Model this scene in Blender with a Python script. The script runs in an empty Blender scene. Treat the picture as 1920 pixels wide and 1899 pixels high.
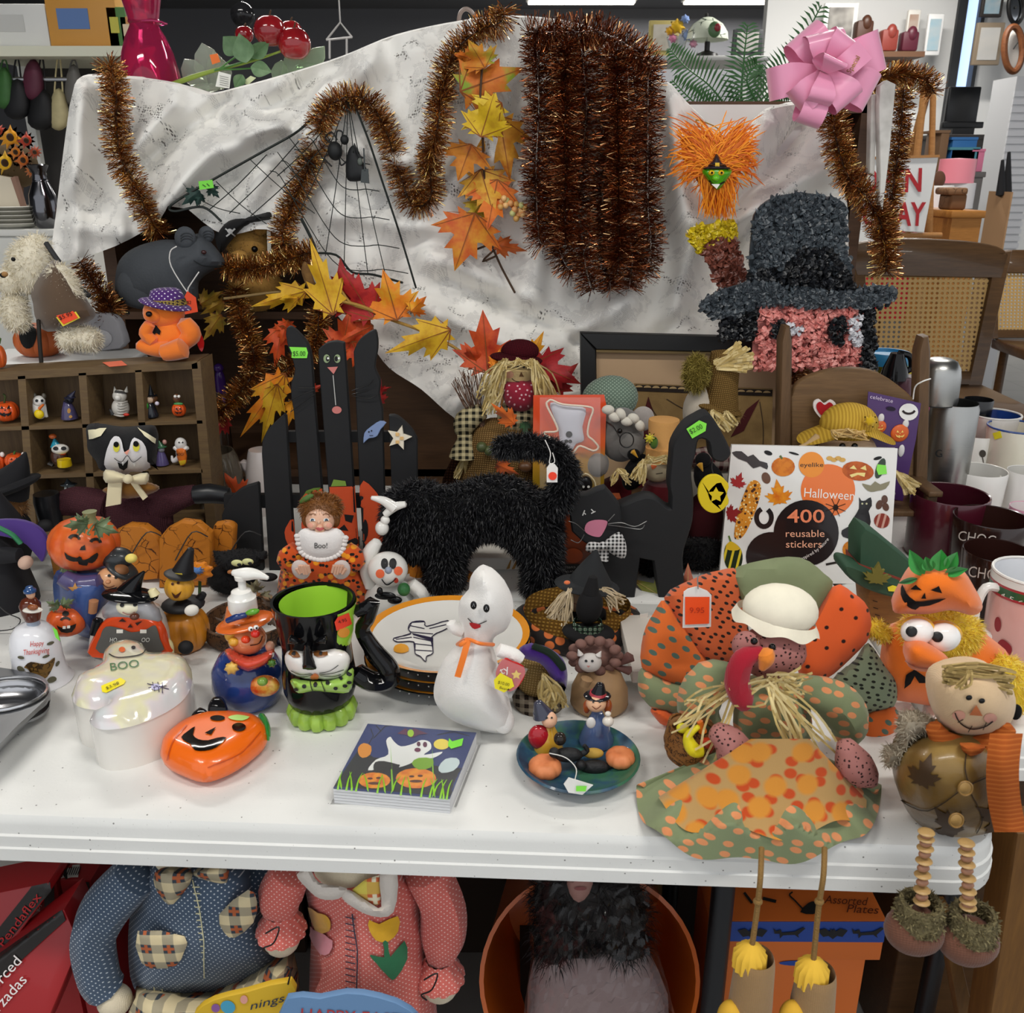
import bpy,bmesh,math,random
import numpy as np
from mathutils import Vector,Matrix
from mathutils.bvhtree import BVHTree
from mathutils.geometry import delaunay_2d_cdt
SC=bpy.context.scene
COL=SC.collection
rnd=random.Random(7)
rng=np.random.default_rng(7)
# camera, world, lights, exposure
F,CX,CY=1732.0,960.0,949.5
PITCH=math.radians(20.0)
CAMZ=1.46
cam_d=bpy.data.cameras.new('camera')
cam_d.sensor_width=36.0
cam_d.lens=F/1920.0*36.0
cam_d.clip_end=60
cam_d.dof.use_dof=True
cam_d.dof.focus_distance=1.7
cam_d.dof.aperture_fstop=14
cam=bpy.data.objects.new('camera',cam_d)
COL.objects.link(cam)
cam.location=(0,0,CAMZ)
cam.rotation_euler=(math.pi/2-PITCH,0,0)
SC.camera=cam
W=bpy.data.worlds.new('world')
SC.world=W
W.use_nodes=True
W.node_tree.nodes['Background'].inputs[0].default_value=(0.93,0.96,1.0,1)
W.node_tree.nodes['Background'].inputs[1].default_value=0.75
def area(name,loc,rot,sx,sy,power,col=(1,.97,.92)):
 d=bpy.data.lights.new(name,'AREA');d.shape='RECTANGLE';d.size=sx;d.size_y=sy
 d.energy=power;d.color=col
 o=bpy.data.objects.new(name,d);COL.objects.link(o);o.location=loc;o.rotation_euler=rot
 return o
FIXT=[(-1.5,.1),(0.9,.1),(-1.5,3.6),(1.6,3.6),(-1.2,7.0),(2.6,7.0),(.8,12.0),(2.6,12.0)]
CEIL=3.36
for i,(fx,fy)in enumerate(FIXT):
 area('fluorescent_light',(fx,fy,CEIL-.10),(0,0,0),1.25,.16,[24,24,34,34,44,56,40,56][i])
SC.view_settings.view_transform='Standard'
SC.view_settings.look='None'
SC.view_settings.exposure=0.42
SC.view_settings.gamma=1.0
SC.view_settings.use_curve_mapping=False
# projection helpers: photo pixel + distance -> place in the shop
_c,_s=math.cos(PITCH),math.sin(PITCH)
def ray(px,py):
 dx=(px-CX)/F;dy=-(py-CY)/F
 return Vector((dx,_c+dy*_s,-_s+dy*_c))
def P(px,py,Y):
 if callable(Y):Y=Y(px,py)
 d=ray(px,py);t=Y/d.y
 return Vector((t*d.x,Y,CAMZ+t*d.z))
def on(px,py,z):
 d=ray(px,py);t=(z-CAMZ)/d.z
 return Vector((t*d.x,t*d.y,z))
def mpp(px,py,Y):
 if callable(Y):Y=Y(px,py)
 return Y/ray(px,py).y/F
TZ=0.74
def ty(py,z=TZ):
 return on(CX,py,z).y
def lean(Y0,z0,k):
 def f(px,py):
  d=ray(px,py)
  return(Y0+k*(CAMZ-z0))/(d.y-k*d.z)*d.y
 return f
 # 2-D shapes in photo pixels
def sm(pts,n=5,closed=True):
 out=[];m=len(pts)
 rngi=range(m)if closed else range(m-1)
 for i in rngi:
  if closed:p0,p1,p2,p3=pts[i-1],pts[i],pts[(i+1)%m],pts[(i+2)%m]
  else:p0,p1,p2,p3=pts[max(i-1,0)],pts[i],pts[i+1],pts[min(i+2,m-1)]
  for k in range(n):
   t=k/n
   out.append(tuple(.5*(2*b+(c-a)*t+(2*a-5*b+4*c-d)*t*t+(3*b-a-3*c+d)*t**3)for a,b,c,d in zip(p0,p1,p2,p3)))
 if not closed:out.append(tuple(pts[-1]))
 return out
def circ(cx,cy,r,ry=None,rot=0,n=18,a0=0,a1=360):
 ry=r if ry is None else ry;q=math.radians(rot);o=[]
 full=abs(a1-a0)>=360
 for i in range(n if full else n+1):
  a=math.radians(a0+(a1-a0)*i/n)
  x,y=r*math.cos(a),ry*math.sin(a)
  o.append((cx+x*math.cos(q)-y*math.sin(q),cy+x*math.sin(q)+y*math.cos(q)))
 return o
def stroke(pts,w,w1=None):
 w1=w if w1 is None else w1;n=len(pts);L=[];R=[]
 for i,p in enumerate(pts):
  a=pts[max(i-1,0)];b=pts[min(i+1,n-1)]
  tx,ty_=b[0]-a[0],b[1]-a[1];l=math.hypot(tx,ty_)or 1
  ww=(w+(w1-w)*i/max(n-1,1))/2
  L.append((p[0]-ty_/l*ww,p[1]+tx/l*ww));R.append((p[0]+ty_/l*ww,p[1]-tx/l*ww))
 return L+R[::-1]
def rect(x0,y0,x1,y1):return[(x0,y0),(x1,y0),(x1,y1),(x0,y1)]
def xf(pts,cx,cy,s=1,rot=0,sy=None):
 q=math.radians(rot);sy=s if sy is None else sy
 return[(cx+x*s*math.cos(q)-y*sy*math.sin(q),cy+x*s*math.sin(q)+y*sy*math.cos(q))for x,y in pts]
def star(n,r1,r0,a0=-90):
 return[((r1 if i%2==0 else r0)*math.cos(math.radians(a0+180*i/n)),(r1 if i%2==0 else r0)*math.sin(math.radians(a0+180*i/n)))for i in range(2*n)]
def _np_inside(pts,poly):
 x,y=pts[:,0],pts[:,1];ins=np.zeros(len(pts),bool);n=len(poly)
 for i in range(n):
  x1,y1=poly[i];x2,y2=poly[(i+1)%n]
  if y1==y2:continue
  c=((y1>y)!=(y2>y))&(x<(x2-x1)*(y-y1)/(y2-y1)+x1)
  ins^=c
 return ins
def _np_dist(pts,poly):
 d=np.full(len(pts),1e9);n=len(poly)
 for i in range(n):
  a=np.array(poly[i],float);b=np.array(poly[(i+1)%n],float);ab=b-a;l2=ab@ab
  if l2<1e-12:continue
  t=np.clip(((pts-a)@ab)/l2,0,1)
  d=np.minimum(d,np.hypot(*(pts-a-t[:,None]*ab).T))
 return d
def tri2d(poly,sp=None):
 if sp is None:
  xs=[p[0]for p in poly];ys=[p[1]for p in poly]
  sp=max(min(max(xs)-min(xs),max(ys)-min(ys))/3.0,2.0)
 b=[]
 for i in range(len(poly)):
  p,q=poly[i],poly[(i+1)%len(poly)]
  k=max(1,int(math.hypot(q[0]-p[0],q[1]-p[1])/(sp*1.3)))
  for j in range(k):b.append((p[0]+(q[0]-p[0])*j/k,p[1]+(q[1]-p[1])*j/k))
 bb=np.array(b)
 lo,hi=bb.min(0),bb.max(0)
 gx,gy=np.meshgrid(np.arange(lo[0]+sp*.5,hi[0],sp),np.arange(lo[1]+sp*.5,hi[1],sp))
 g=np.stack([gx.ravel(),gy.ravel()],1)
 if len(g):
  g[:,0]+=(np.round((g[:,1]-lo[1])/sp)%2)*sp*.5
  g=g[_np_inside(g,b)]
  if len(g):g=g[_np_dist(g,b)>sp*.45]
 V=[Vector(p)for p in b]+[Vector((float(p[0]),float(p[1])))for p in g]
 r=delaunay_2d_cdt(V,[],[list(range(len(b)))],1,1e-5)
 return[(v.x,v.y)for v in r[0]],[list(f)for f in r[2]]
 # geometry collector
class G:
 def __init__(s):s.v=[];s.f=[];s.m=[]
 def add(s,v,f,m=0):
  o=len(s.v);s.v+=[Vector(p)for p in v];s.f+=[[i+o for i in q]for q in f];s.m+=[m]*len(f);return s
 def __iadd__(s,g):
  o=len(s.v);s.v+=g.v;s.f+=[[i+o for i in q]for q in g.f];s.m+=g.m;return s
 def mi(s,k):s.m=[k]*len(s.f);return s
 def move(s,d):s.v=[p+Vector(d)for p in s.v];return s
 def rot(s,c,axis,deg):
  R=Matrix.Rotation(math.radians(deg),3,axis);c=Vector(c);s.v=[c+R@(p-c)for p in s.v];return s
def join(*gs):
 g=G()
 for a in gs:g+=a
 return g
def ell(c,r,seg=20,rings=12,rot=0,axis='Y'):
 c=Vector(c);v=[];f=[]
 if not hasattr(r,'__len__'):r=(r,r,r)
 R=Matrix.Rotation(math.radians(rot),3,axis)
 for i in range(rings+1):
  a=math.pi*i/rings
  for j in range(seg):
   b=2*math.pi*j/seg
   v.append(c+R@Vector((r[0]*math.sin(a)*math.cos(b),r[1]*math.sin(a)*math.sin(b),r[2]*math.cos(a))))
 for i in range(rings):
  for j in range(seg):
   f.append([i*seg+j,(i+1)*seg+j,(i+1)*seg+(j+1)%seg,i*seg+(j+1)%seg])
 return _weld(G().add(v,f))
def _weld(g,e=1e-6):
 key={};mp=[];nv=[]
 for p in g.v:
  k=(round(p.x/e),round(p.y/e),round(p.z/e))
  if k not in key:key[k]=len(nv);nv.append(p)
  mp.append(key[k])
 nf=[];nm=[]
 for q,m in zip(g.f,g.m):
  r=[]
  for i in q:
   j=mp[i]
   if j not in r:r.append(j)
  if len(r)>2:nf.append(r);nm.append(m)
 g.v,g.f,g.m=nv,nf,nm
 return g
def E(px,py,rx,ry,Y,d=None,rot=0,seg=20,rings=12):
 """ellipsoid seen at a pixel with pixel radii, at distance Y; d = depth radius in pixels"""
 m=mpp(px,py,Y);d=min(rx,ry)if d is None else d
 return ell(P(px,py,Y),(rx*m,d*m,ry*m),seg,rings,rot)
def lathe(c,prof,seg=28,ex=1.0,ey=1.0,lobes=0,la=0.0):
 """prof: (radius, z) from bottom to top around vertical axis at c"""
 c=Vector(c);v=[];f=[]
 for r,z in prof:
  for j in range(seg):
   b=2*math.pi*j/seg
   k=1-la*abs(math.cos(b*lobes/2))**6 if lobes else 1
   v.append(c+Vector((r*k*ex*math.cos(b),r*k*ey*math.sin(b),z)))
 for i in range(len(prof)-1):
  for j in range(seg):
   f.append([i*seg+j,i*seg+(j+1)%seg,(i+1)*seg+(j+1)%seg,(i+1)*seg+j])
 return _weld(G().add(v,f),1e-5)
def L(px,prof,Y,seg=28,ex=1,ey=1,lobes=0,la=0.0):
 """lathe from photo: prof = [(py, radius_px)...] bottom to top, axis at px, distance Y (any order of py allowed)"""
 y0=prof[0][0];c=P(px,y0,Y);m=mpp(px,prof[0][0],Y)
 return lathe(c,[(max(r,0)*m,P(px,y,Y).z-c.z)for y,r in prof],seg,ex,ey,lobes,la)
def tube(pts,r,seg=8,cap=True):
 pts=[Vector(p)for p in pts];n=len(pts)
 rs=r if hasattr(r,'__len__')else[r]*n
 v=[];f=[];T0=(pts[1]-pts[0]).normalized()
 N=T0.orthogonal().normalized()
 for i in range(n):
  T=(pts[min(i+1,n-1)]-pts[max(i-1,0)])
  T=T.normalized()if T.length>1e-9 else T0
  N=(N-T*N.dot(T));N=N.normalized()if N.length>1e-6 else T.orthogonal().normalized()
  B=T.cross(N);T0=T
  for j in range(seg):
   a=2*math.pi*j/seg
   v.append(pts[i]+(N*math.cos(a)+B*math.sin(a))*rs[i])
 for i in range(n-1):
  for j in range(seg):
   f.append([i*seg+j,i*seg+(j+1)%seg,(i+1)*seg+(j+1)%seg,(i+1)*seg+j])
 if cap:
  a=len(v);v.append(pts[0]-(pts[1]-pts[0]).normalized()*rs[0]*.5)
  b=len(v);v.append(pts[-1]+(pts[-1]-pts[-2]).normalized()*rs[-1]*.5)
  for j in range(seg):
   f.append([a,(j+1)%seg,j]);o=(n-1)*seg;f.append([b,o+j,o+(j+1)%seg])
 return G().add(v,f)
def TB(pp,r,Y=None,seg=8,smooth=4,closed=False):
 """tube through pixels; pp = [(px,py[,Y])], r in pixels (number or list)"""
 n0=len(pp)
 rr=list(r)if hasattr(r,'__len__')else[r]*n0
 q=[(p[0],p[1],p[2]if len(p)>2 else Y,rr[i])for i,p in enumerate(pp)]
 q=[(a,b,y(a,b)if callable(y)else y,r_)for a,b,y,r_ in q]
 if smooth>1:q=sm(q,smooth,closed)
 if closed:q=q+[q[0]]
 return tube([P(a,b,y)for a,b,y,_ in q],[k*mpp(a,b,y)for a,b,y,k in q],seg)
def pillow(poly,Y,T,sp=None,R=None,back=.8,pw=.5):
 """cushion shape: outline in pixels, at distance Y, T = half thickness in metres"""
 xs=[p[0]for p in poly];ys=[p[1]for p in poly]
 if sp is None:sp=max(min(max(xs)-min(xs),max(ys)-min(ys))/11.0,1.2)
 v2,f2=tri2d(poly,sp)
 a=np.array(v2);d=_np_dist(a,poly);d[d<sp*.05]=0
 R=d.max()if R is None else R
 h=np.power(np.clip(1-(1-np.minimum(d,R)/R)**2,0,1),pw)
 yf=Y if callable(Y)else(lambda x,y:Y)
 fr=[P(x,y,yf(x,y)-T*hh)for(x,y),hh in zip(v2,h)]
 bk=[P(x,y,yf(x,y))+Vector((0,T*back*hh,0))for(x,y),hh in zip(v2,h)]
 n=len(v2)
 g=G().add(fr+bk,[q[::-1]for q in f2]+[[i+n for i in q]for q in f2])
 return _fixn(_weld(g))
def _fixn(g):
 return g
def plate(poly,Y,th,bev=0):
 """board: outline in pixels on the (leaning) plane at distance Y, thickness th backwards"""
 fr=[P(x,y,Y)for x,y in poly]
 A=sum(poly[i-1][0]*poly[i][1]-poly[i][0]*poly[i-1][1]for i in range(len(poly)))
 if A>0:fr=fr[::-1]
 n=len(fr);off=Vector((0,th,0))
 if bev:
  c=sum(fr,Vector())/n
  ins=_inset(fr,bev)
  v=ins+[p+Vector((0,bev,0))for p in fr]+[p+off for p in fr]
  f=[list(range(n))]
  for i in range(n):
   j=(i+1)%n
   f.append([i,i+n,j+n,j]);f.append([i+n,i+2*n,j+2*n,j+n])
  f.append(list(range(3*n-1,2*n-1,-1)))
  return G().add(v,f)
 v=fr+[p+off for p in fr]
 f=[list(range(n)),list(range(2*n-1,n-1,-1))]
 for i in range(n):
  j=(i+1)%n;f.append([i,i+n,j+n,j])
 return G().add(v,f)
def _inset(pts,d):
 n=len(pts);out=[]
 for i in range(n):
  a,b,c=pts[i-1],pts[i],pts[(i+1)%n]
  e1=(b-a);e2=(c-b)
  n1=Vector((e1.z,0,-e1.x));n2=Vector((e2.z,0,-e2.x))
  n1=n1.normalized()if n1.length>1e-9 else n1;n2=n2.normalized()if n2.length>1e-9 else n2
  k=n1+n2
  k=k.normalized()if k.length>1e-6 else n1
  out.append(b-k*d*-1 if False else b+k*d*_insgn(pts))
 return out
def _insgn(pts):
 A=sum(pts[i-1].x*pts[i].z-pts[i].x*pts[i-1].z for i in range(len(pts)))
 return-1 if A>0 else 1
def hplate(poly,z,th,ztop=True):
 """slab lying flat: outline in pixels seen on the plane z (top face), thickness th downwards"""
 tp=[on(x,y,z)for x,y in poly]
 return hslab(tp,th)
def hslab(tp,th,inset=0):
 A=sum(tp[i-1].x*tp[i].y-tp[i].x*tp[i-1].y for i in range(len(tp)))
 if A<0:tp=tp[::-1]
 n=len(tp);v=tp+[p-Vector((0,0,th))for p in tp]
 f=[list(range(n)),list(range(2*n-1,n-1,-1))]
 for i in range(n):
  j=(i+1)%n;f.append([i,i+n,j+n,j])
 return G().add(v,f)
def hpillow(poly,z,T,sp=None,R=None,pw=.5,below=.25):
 xs=[p[0]for p in poly];ys=[p[1]for p in poly]
 if sp is None:sp=max(min(max(xs)-min(xs),max(ys)-min(ys))/11.0,1.2)
 v2,f2=tri2d(poly,sp);a=np.array(v2);d=_np_dist(a,poly);d[d<sp*.05]=0
 R=d.max()if R is None else R
 h=np.power(np.clip(1-(1-np.minimum(d,R)/R)**2,0,1),pw)
 up=[on(x,y,z)+Vector((0,0,T*k))for(x,y),k in zip(v2,h)]
 dn=[on(x,y,z)-Vector((0,0,T*below*k))for(x,y),k in zip(v2,h)]
 n=len(v2)
 return _weld(G().add(up+dn,[q for q in f2]+[[i+n for i in q[::-1]]for q in f2]))
def box(lo,hi,bev=0.0,rotz=0,c=None):
 x0,y0,z0=lo;x1,y1,z1=hi
 if bev<=0:
  v=[(x0,y0,z0),(x1,y0,z0),(x1,y1,z0),(x0,y1,z0),(x0,y0,z1),(x1,y0,z1),(x1,y1,z1),(x0,y1,z1)]
  g=G().add(v,[[3,2,1,0],[4,5,6,7],[0,1,5,4],[1,2,6,5],[2,3,7,6],[3,0,4,7]])
 else:
  bm=bmesh.new();bmesh.ops.create_cube(bm,size=1)
  for q in bm.verts:q.co=Vector(((x0+x1)/2+q.co.x*(x1-x0),(y0+y1)/2+q.co.y*(y1-y0),(z0+z1)/2+q.co.z*(z1-z0)))
  bmesh.ops.bevel(bm,geom=bm.edges[:],offset=bev,segments=2,profile=.5,affect='EDGES')
  bm.verts.index_update()
  g=G().add([q.co.copy()for q in bm.verts],[[w.index for w in q.verts]for q in bm.faces]);bm.free()
 if rotz:g.rot(c or((x0+x1)/2,(y0+y1)/2,z0),'Z',rotz)
 return g
def pbox(x0,y0,x1,y1,Y,th,bev=0.0):
 """box from a pixel rectangle on the vertical plane Y, thickness th away from the camera"""
 a=P(x0,y1,Y);b=P(x1,y0,Y)
 return box((a.x,Y,a.z),(b.x,Y+th,b.z),bev)
def ribbon(pts,nrm,w):
 pts=[Vector(p)for p in pts];v=[];f=[];n=len(pts)
 for i in range(n):
  T=(pts[min(i+1,n-1)]-pts[max(i-1,0)]).normalized()
  ww=w[i]if hasattr(w,'__len__')else w
  s=T.cross(Vector(nrm[i]if hasattr(nrm[0],'__len__')else nrm)).normalized()*ww/2
  v+=[pts[i]-s,pts[i]+s]
 for i in range(n-1):f.append([2*i,2*i+1,2*i+3,2*i+2])
 return G().add(v,f)
def grid(fn,nu,nv,closeu=False):
 v=[fn(i/(nu if closeu else nu-1),j/(nv-1))for j in range(nv)for i in range(nu)];f=[]
 for j in range(nv-1):
  for i in range(nu if closeu else nu-1):
   k=(i+1)%nu
   f.append([j*nu+i,j*nu+k,(j+1)*nu+k,(j+1)*nu+i])
 return G().add(v,f)
 # materials
def lin(h):
 if isinstance(h,str):h=tuple(int(h[i:i+2],16)/255 for i in(0,2,4))
 return tuple(c/12.92 if c<=.04045 else((c+.055)/1.055)**2.4 for c in h)+(1,)
MATS={}
class NT:
 def __init__(s,name):
  s.m=bpy.data.materials.new(name);s.m.use_nodes=True
  s.t=s.m.node_tree;s.b=s.t.nodes['Principled BSDF']
 def n(s,typ,**kw):
  o=s.t.nodes.new(typ)
  for k,v in kw.items():
   if k.startswith('i_'):
    key=k[2:];key=int(key)if key.isdigit()else key.replace('_',' ')
    o.inputs[key].default_value=v
   else:setattr(o,k,v)
  return o
 def l(s,a,b):s.t.links.new(a,b)
 def coord(s,scale=(1,1,1),rot=(0,0,0),kind='Object',loc=(0,0,0)):
  c=s.n('ShaderNodeTexCoord');mp=s.n('ShaderNodeMapping')
  mp.inputs['Scale'].default_value=scale;mp.inputs['Rotation'].default_value=rot;mp.inputs['Location'].default_value=loc
  s.l(c.outputs[kind],mp.inputs[0]);return mp.outputs[0]
 def xz(s,scale=1,rot=0):
  """front view coordinates (x,z) as a flat pattern plane"""
  c=s.n('ShaderNodeTexCoord');sp=s.n('ShaderNodeSeparateXYZ');cb=s.n('ShaderNodeCombineXYZ')
  s.l(c.outputs['Object'],sp.inputs[0]);s.l(sp.outputs[0],cb.inputs[0])
  mx=s.math('ADD',sp.outputs[2],s.math('MULTIPLY',sp.outputs[1],.45));s.l(mx,cb.inputs[1])
  mp=s.n('ShaderNodeMapping');mp.inputs['Scale'].default_value=(scale,scale,1);mp.inputs['Rotation'].default_value=(0,0,math.radians(rot))
  s.l(cb.outputs[0],mp.inputs[0]);return mp.outputs[0]
 def math(s,op,a,b=None,clamp=False):
  o=s.n('ShaderNodeMath',operation=op);o.use_clamp=clamp
  for i,x in enumerate((a,b)):
   if x is None:continue
   if hasattr(x,'links'):s.l(x,o.inputs[i])
   else:o.inputs[i].default_value=x
  return o.outputs[0]
 def mix(s,f,a,b):
  o=s.n('ShaderNodeMix',data_type='RGBA')
  for x,k in((f,0),(a,6),(b,7)):
   if hasattr(x,'links'):s.l(x,o.inputs[k])
   else:o.inputs[k].default_value=lin(x)if isinstance(x,str)else x
  return o.outputs[2]
 def noise(s,vec,scale=10,detail=3,rough=.5,dim='3D'):
  o=s.n('ShaderNodeTexNoise');o.noise_dimensions=dim
  o.inputs['Scale'].default_value=scale;o.inputs['Detail'].default_value=detail;o.inputs['Roughness'].default_value=rough
  s.l(vec,o.inputs['Vector']);return o.outputs[0]
 def vor(s,vec,scale=10,feat='F1',rand=1,dim='3D',out=0):
  o=s.n('ShaderNodeTexVoronoi',feature=feat,voronoi_dimensions=dim)
  o.inputs['Scale'].default_value=scale;o.inputs['Randomness'].default_value=rand
  s.l(vec,o.inputs['Vector']);return o.outputs[out]
 def ramp(s,f,stops,interp='LINEAR'):
  o=s.n('ShaderNodeValToRGB');o.color_ramp.interpolation=interp;e=o.color_ramp.elements
  while len(e)<len(stops):e.new(.5)
  for i,(p,c)in enumerate(stops):e[i].position=p;e[i].color=lin(c)if isinstance(c,str)else c
  s.l(f,o.inputs[0]);return o.outputs[0]
 def lt(s,a,th,soft=.02):
  return s.math('MULTIPLY',s.math('SUBTRACT',th,a),1.0/soft,True)
 def bump(s,h,strength=.3,dist=.002):
  o=s.n('ShaderNodeBump');o.inputs['Strength'].default_value=strength;o.inputs['Distance'].default_value=dist
  s.l(h,o.inputs['Height']);s.l(o.outputs[0],s.b.inputs['Normal'])
 def col(s,c):
  if hasattr(c,'links'):s.l(c,s.b.inputs['Base Color'])
  else:s.b.inputs['Base Color'].default_value=lin(c)if isinstance(c,str)else c
 def set(s,rough=.6,metal=0,coat=0,sheen=0,trans=0,ior=1.45,spec=.5,alpha=1):
  b=s.b.inputs
  b['Roughness'].default_value=rough;b['Metallic'].default_value=metal;b['Coat Weight'].default_value=coat;b['Coat Roughness'].default_value=.06
  b['Sheen Weight'].default_value=sheen;b['Transmission Weight'].default_value=trans;b['IOR'].default_value=ior
  b['Specular IOR Level'].default_value=spec;b['Alpha'].default_value=alpha
  return s
def cached(fn):
 def w(*a,**k):
  key=(fn.__name__,repr(a),repr(sorted(k.items())))
  if key not in MATS:MATS[key]=fn(*a,**k)
  return MATS[key]
 return w
@cached
def K(h,rough=.75,metal=0,coat=0,sheen=0,bs=0,bst=.3,var=0,vs=40,spec=.5,bd=.002):
 """plain colour with optional noise bump and slight colour variation"""
 if sum(lin(h)[:3])<.06:sheen*=.12
 t=NT('paint_'+str(h));t.set(rough,metal,coat,sheen,spec=spec);t.col(h)
 if bs or var:v=t.coord()
 if var:
  a=lin(h);d=tuple(x*(1-var)for x in a[:3])+(1,);u=tuple(min(1,x*(1+var*.6))for x in a[:3])+(1,)
  t.col(t.mix(t.noise(v,vs,4),d,u))
 if bs:t.bump(t.noise(v,bs,3),bst,bd)
 return t.m
def gloss(h,var=0):
 dark=sum(lin(h)[:3])<.06
 return K(h,.1 if dark else.2,coat=.0 if dark else.45,var=var,vs=60,spec=.35)
def felt(h,var=.12):return K(h,.9,sheen=.3,bs=900,bst=.25,var=var,vs=120,spec=.2)
@cached
def cloth(h,weave=1400,strength=.35,var=.08,sheen=.2):
 t=NT('cloth_'+h);t.set(.9,sheen=sheen,spec=.2);v=t.coord()
 a=lin(h);t.col(t.mix(t.noise(v,60,4),tuple(x*(1-var)for x in a[:3])+(1,),tuple(min(1,x*(1+var))for x in a[:3])+(1,)))
 p=t.xz(1)
 w1=t.n('ShaderNodeTexWave',wave_type='BANDS',bands_direction='X');w1.inputs['Scale'].default_value=weave/6
 w2=t.n('ShaderNodeTexWave',wave_type='BANDS',bands_direction='Y');w2.inputs['Scale'].default_value=weave/6
 t.l(p,w1.inputs[0]);t.l(p,w2.inputs[0])
 t.bump(t.math('ADD',w1.outputs[1],w2.outputs[1]),strength,.0008)
 return t.m
@cached
def dots(base,dot,per_m,r,rot=45,rand=0,soft=.06,rough=.85,asym=1,jit2=None):
 """dotted cotton print: dots per metre, r = radius as fraction of the cell"""
 t=NT('dotted_'+base);t.set(rough,sheen=.15,spec=.25)
 p=t.xz(per_m,rot)
 if asym!=1:
  mp=t.n('ShaderNodeMapping');mp.inputs['Scale'].default_value=(1,asym,1);t.l(p,mp.inputs[0]);p=mp.outputs[0]
 d=t.vor(p,1,'F1',rand,'2D')
 c=t.mix(t.lt(d,r,soft),base,dot)
 if jit2:c=t.mix(t.lt(t.vor(t.xz(per_m*.6,rot+20),1,'F1',1,'2D'),r,soft),c,jit2)
 t.col(c);t.bump(t.noise(t.coord(),900,2),.2,.001)
 return t.m
@cached
def plaid(a,b,c,d,per_m,rot=0,w=.5):
 """checked cloth: field a, bands b, crossings c, fine line d"""
 t=NT('plaid_'+a);t.set(.88,spec=.25);p=t.xz(per_m,rot);s=t.n('ShaderNodeSeparateXYZ');t.l(p,s.inputs[0])
 fx=t.math('FRACT',s.outputs[0]);fy=t.math('FRACT',s.outputs[1])
 bx=t.lt(fx,w,.04);by=t.lt(fy,w,.04)
 col=t.mix(t.math('MULTIPLY',t.math('ADD',bx,by),.5),a,b)
 col=t.mix(t.math('MULTIPLY',bx,by),col,c)
 lx=t.lt(t.math('ABSOLUTE',t.math('SUBTRACT',fx,w*.5)),.09,.03);ly=t.lt(t.math('ABSOLUTE',t.math('SUBTRACT',fy,w*.5)),.09,.03)
 both=t.math('MULTIPLY',bx,by)
 col=t.mix(t.math('MULTIPLY',t.math('MAXIMUM',lx,ly),both),col,d)
 t.col(col);t.bump(t.noise(t.coord(),900,2),.2,.001)
 return t.m
@cached
def stripes(a,b,per_m,rot=0,w=.5,rough=.8,soft=.05):
 t=NT('striped_'+a);t.set(rough,spec=.3);p=t.xz(per_m,rot);s=t.n('ShaderNodeSeparateXYZ');t.l(p,s.inputs[0])
 t.col(t.mix(t.lt(t.math('FRACT',s.outputs[0]),w,soft),a,b));return t.m
@cached
def wood(a,b,sc=6,axis='x',rough=.55,coat=0,var=1):
 t=NT('wood_'+a);t.set(rough,coat=coat,spec=.4)
 s={'x':(1.2,14,14),'y':(14,1.2,14),'z':(14,14,1.2)}[axis]
 v=t.coord(s);n=t.noise(v,sc,6,.65);n2=t.noise(t.coord(tuple(q*4 for q in s)),sc,4,.6)
 f=t.math('ADD',t.math('MULTIPLY',n,.7),t.math('MULTIPLY',n2,.3))
 t.col(t.ramp(f,[(.3,a),(.7,b)]));t.bump(f,.15,.002);return t.m
@cached
def speckle(base,sp,per_m,r,sp2=None,rough=.5,bump=0,coat=0):
 t=NT('speckled_'+base);t.set(rough,coat=coat,spec=.4);v=t.coord()
 c=t.mix(t.lt(t.vor(v,per_m,'F1',1),r,.05),base,sp)
 if sp2:c=t.mix(t.lt(t.vor(t.coord(loc=(3,1,2)),per_m*.7,'F1',1),r,.05),c,sp2)
 t.col(c)
 if bump:t.bump(t.noise(v,bump,2),.15,.001)
 return t.m
@cached
def blend(stops,scale=20,rough=.6,coat=0,bs=0,detail=3,kind='Object',bst=.3):
 """several colours mingled by noise, e.g. painted resin or autumn leaves"""
 t=NT('blend_'+stops[0][1]);t.set(rough,coat=coat,spec=.4);v=t.coord()
 t.col(t.ramp(t.noise(v,scale,detail,.6),list(stops)))
 if bs:t.bump(t.noise(v,bs,3),bst,.002)
 return t.m
@cached
def crackle(base,line,scale=40,rough=.5,w=.035):
 t=NT('crackle_'+base);t.set(rough,spec=.4)
 v=t.coord();nv=t.n('ShaderNodeTexNoise');nv.inputs['Scale'].default_value=60;t.l(v,nv.inputs[0])
 mv=t.n('ShaderNodeMix',data_type='VECTOR');mv.inputs[0].default_value=.012;t.l(v,mv.inputs[4]);t.l(nv.outputs['Color'],mv.inputs[5])
 d=t.vor(mv.outputs[1],scale,'DISTANCE_TO_EDGE')
 brk=t.lt(t.noise(t.coord(loc=(5,2,1)),scale*.5,2),.56,.1)
 t.col(t.mix(t.math('MULTIPLY',t.lt(d,w,.02),brk),t.mix(t.noise(v,25,3),base,tuple(x*.8 for x in lin(base)[:3])+(1,)),line));return t.m
@cached
def glassm(h,rough=.03,ior=1.45,trans=1.0,alpha=1):
 t=NT('glass_'+h);t.set(rough,trans=trans,ior=ior,alpha=alpha);t.col(h);return t.m
@cached
def film(h='ffffff',alpha=.09,rough=.08):
 t=NT('clear_film');t.set(rough,alpha=alpha,coat=1,spec=.8);t.col(h);return t.m
@cached
def emit(h,s):
 t=NT('glow_'+h);t.col(h);t.b.inputs['Emission Color'].default_value=lin(h);t.b.inputs['Emission Strength'].default_value=s;return t.m
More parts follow.
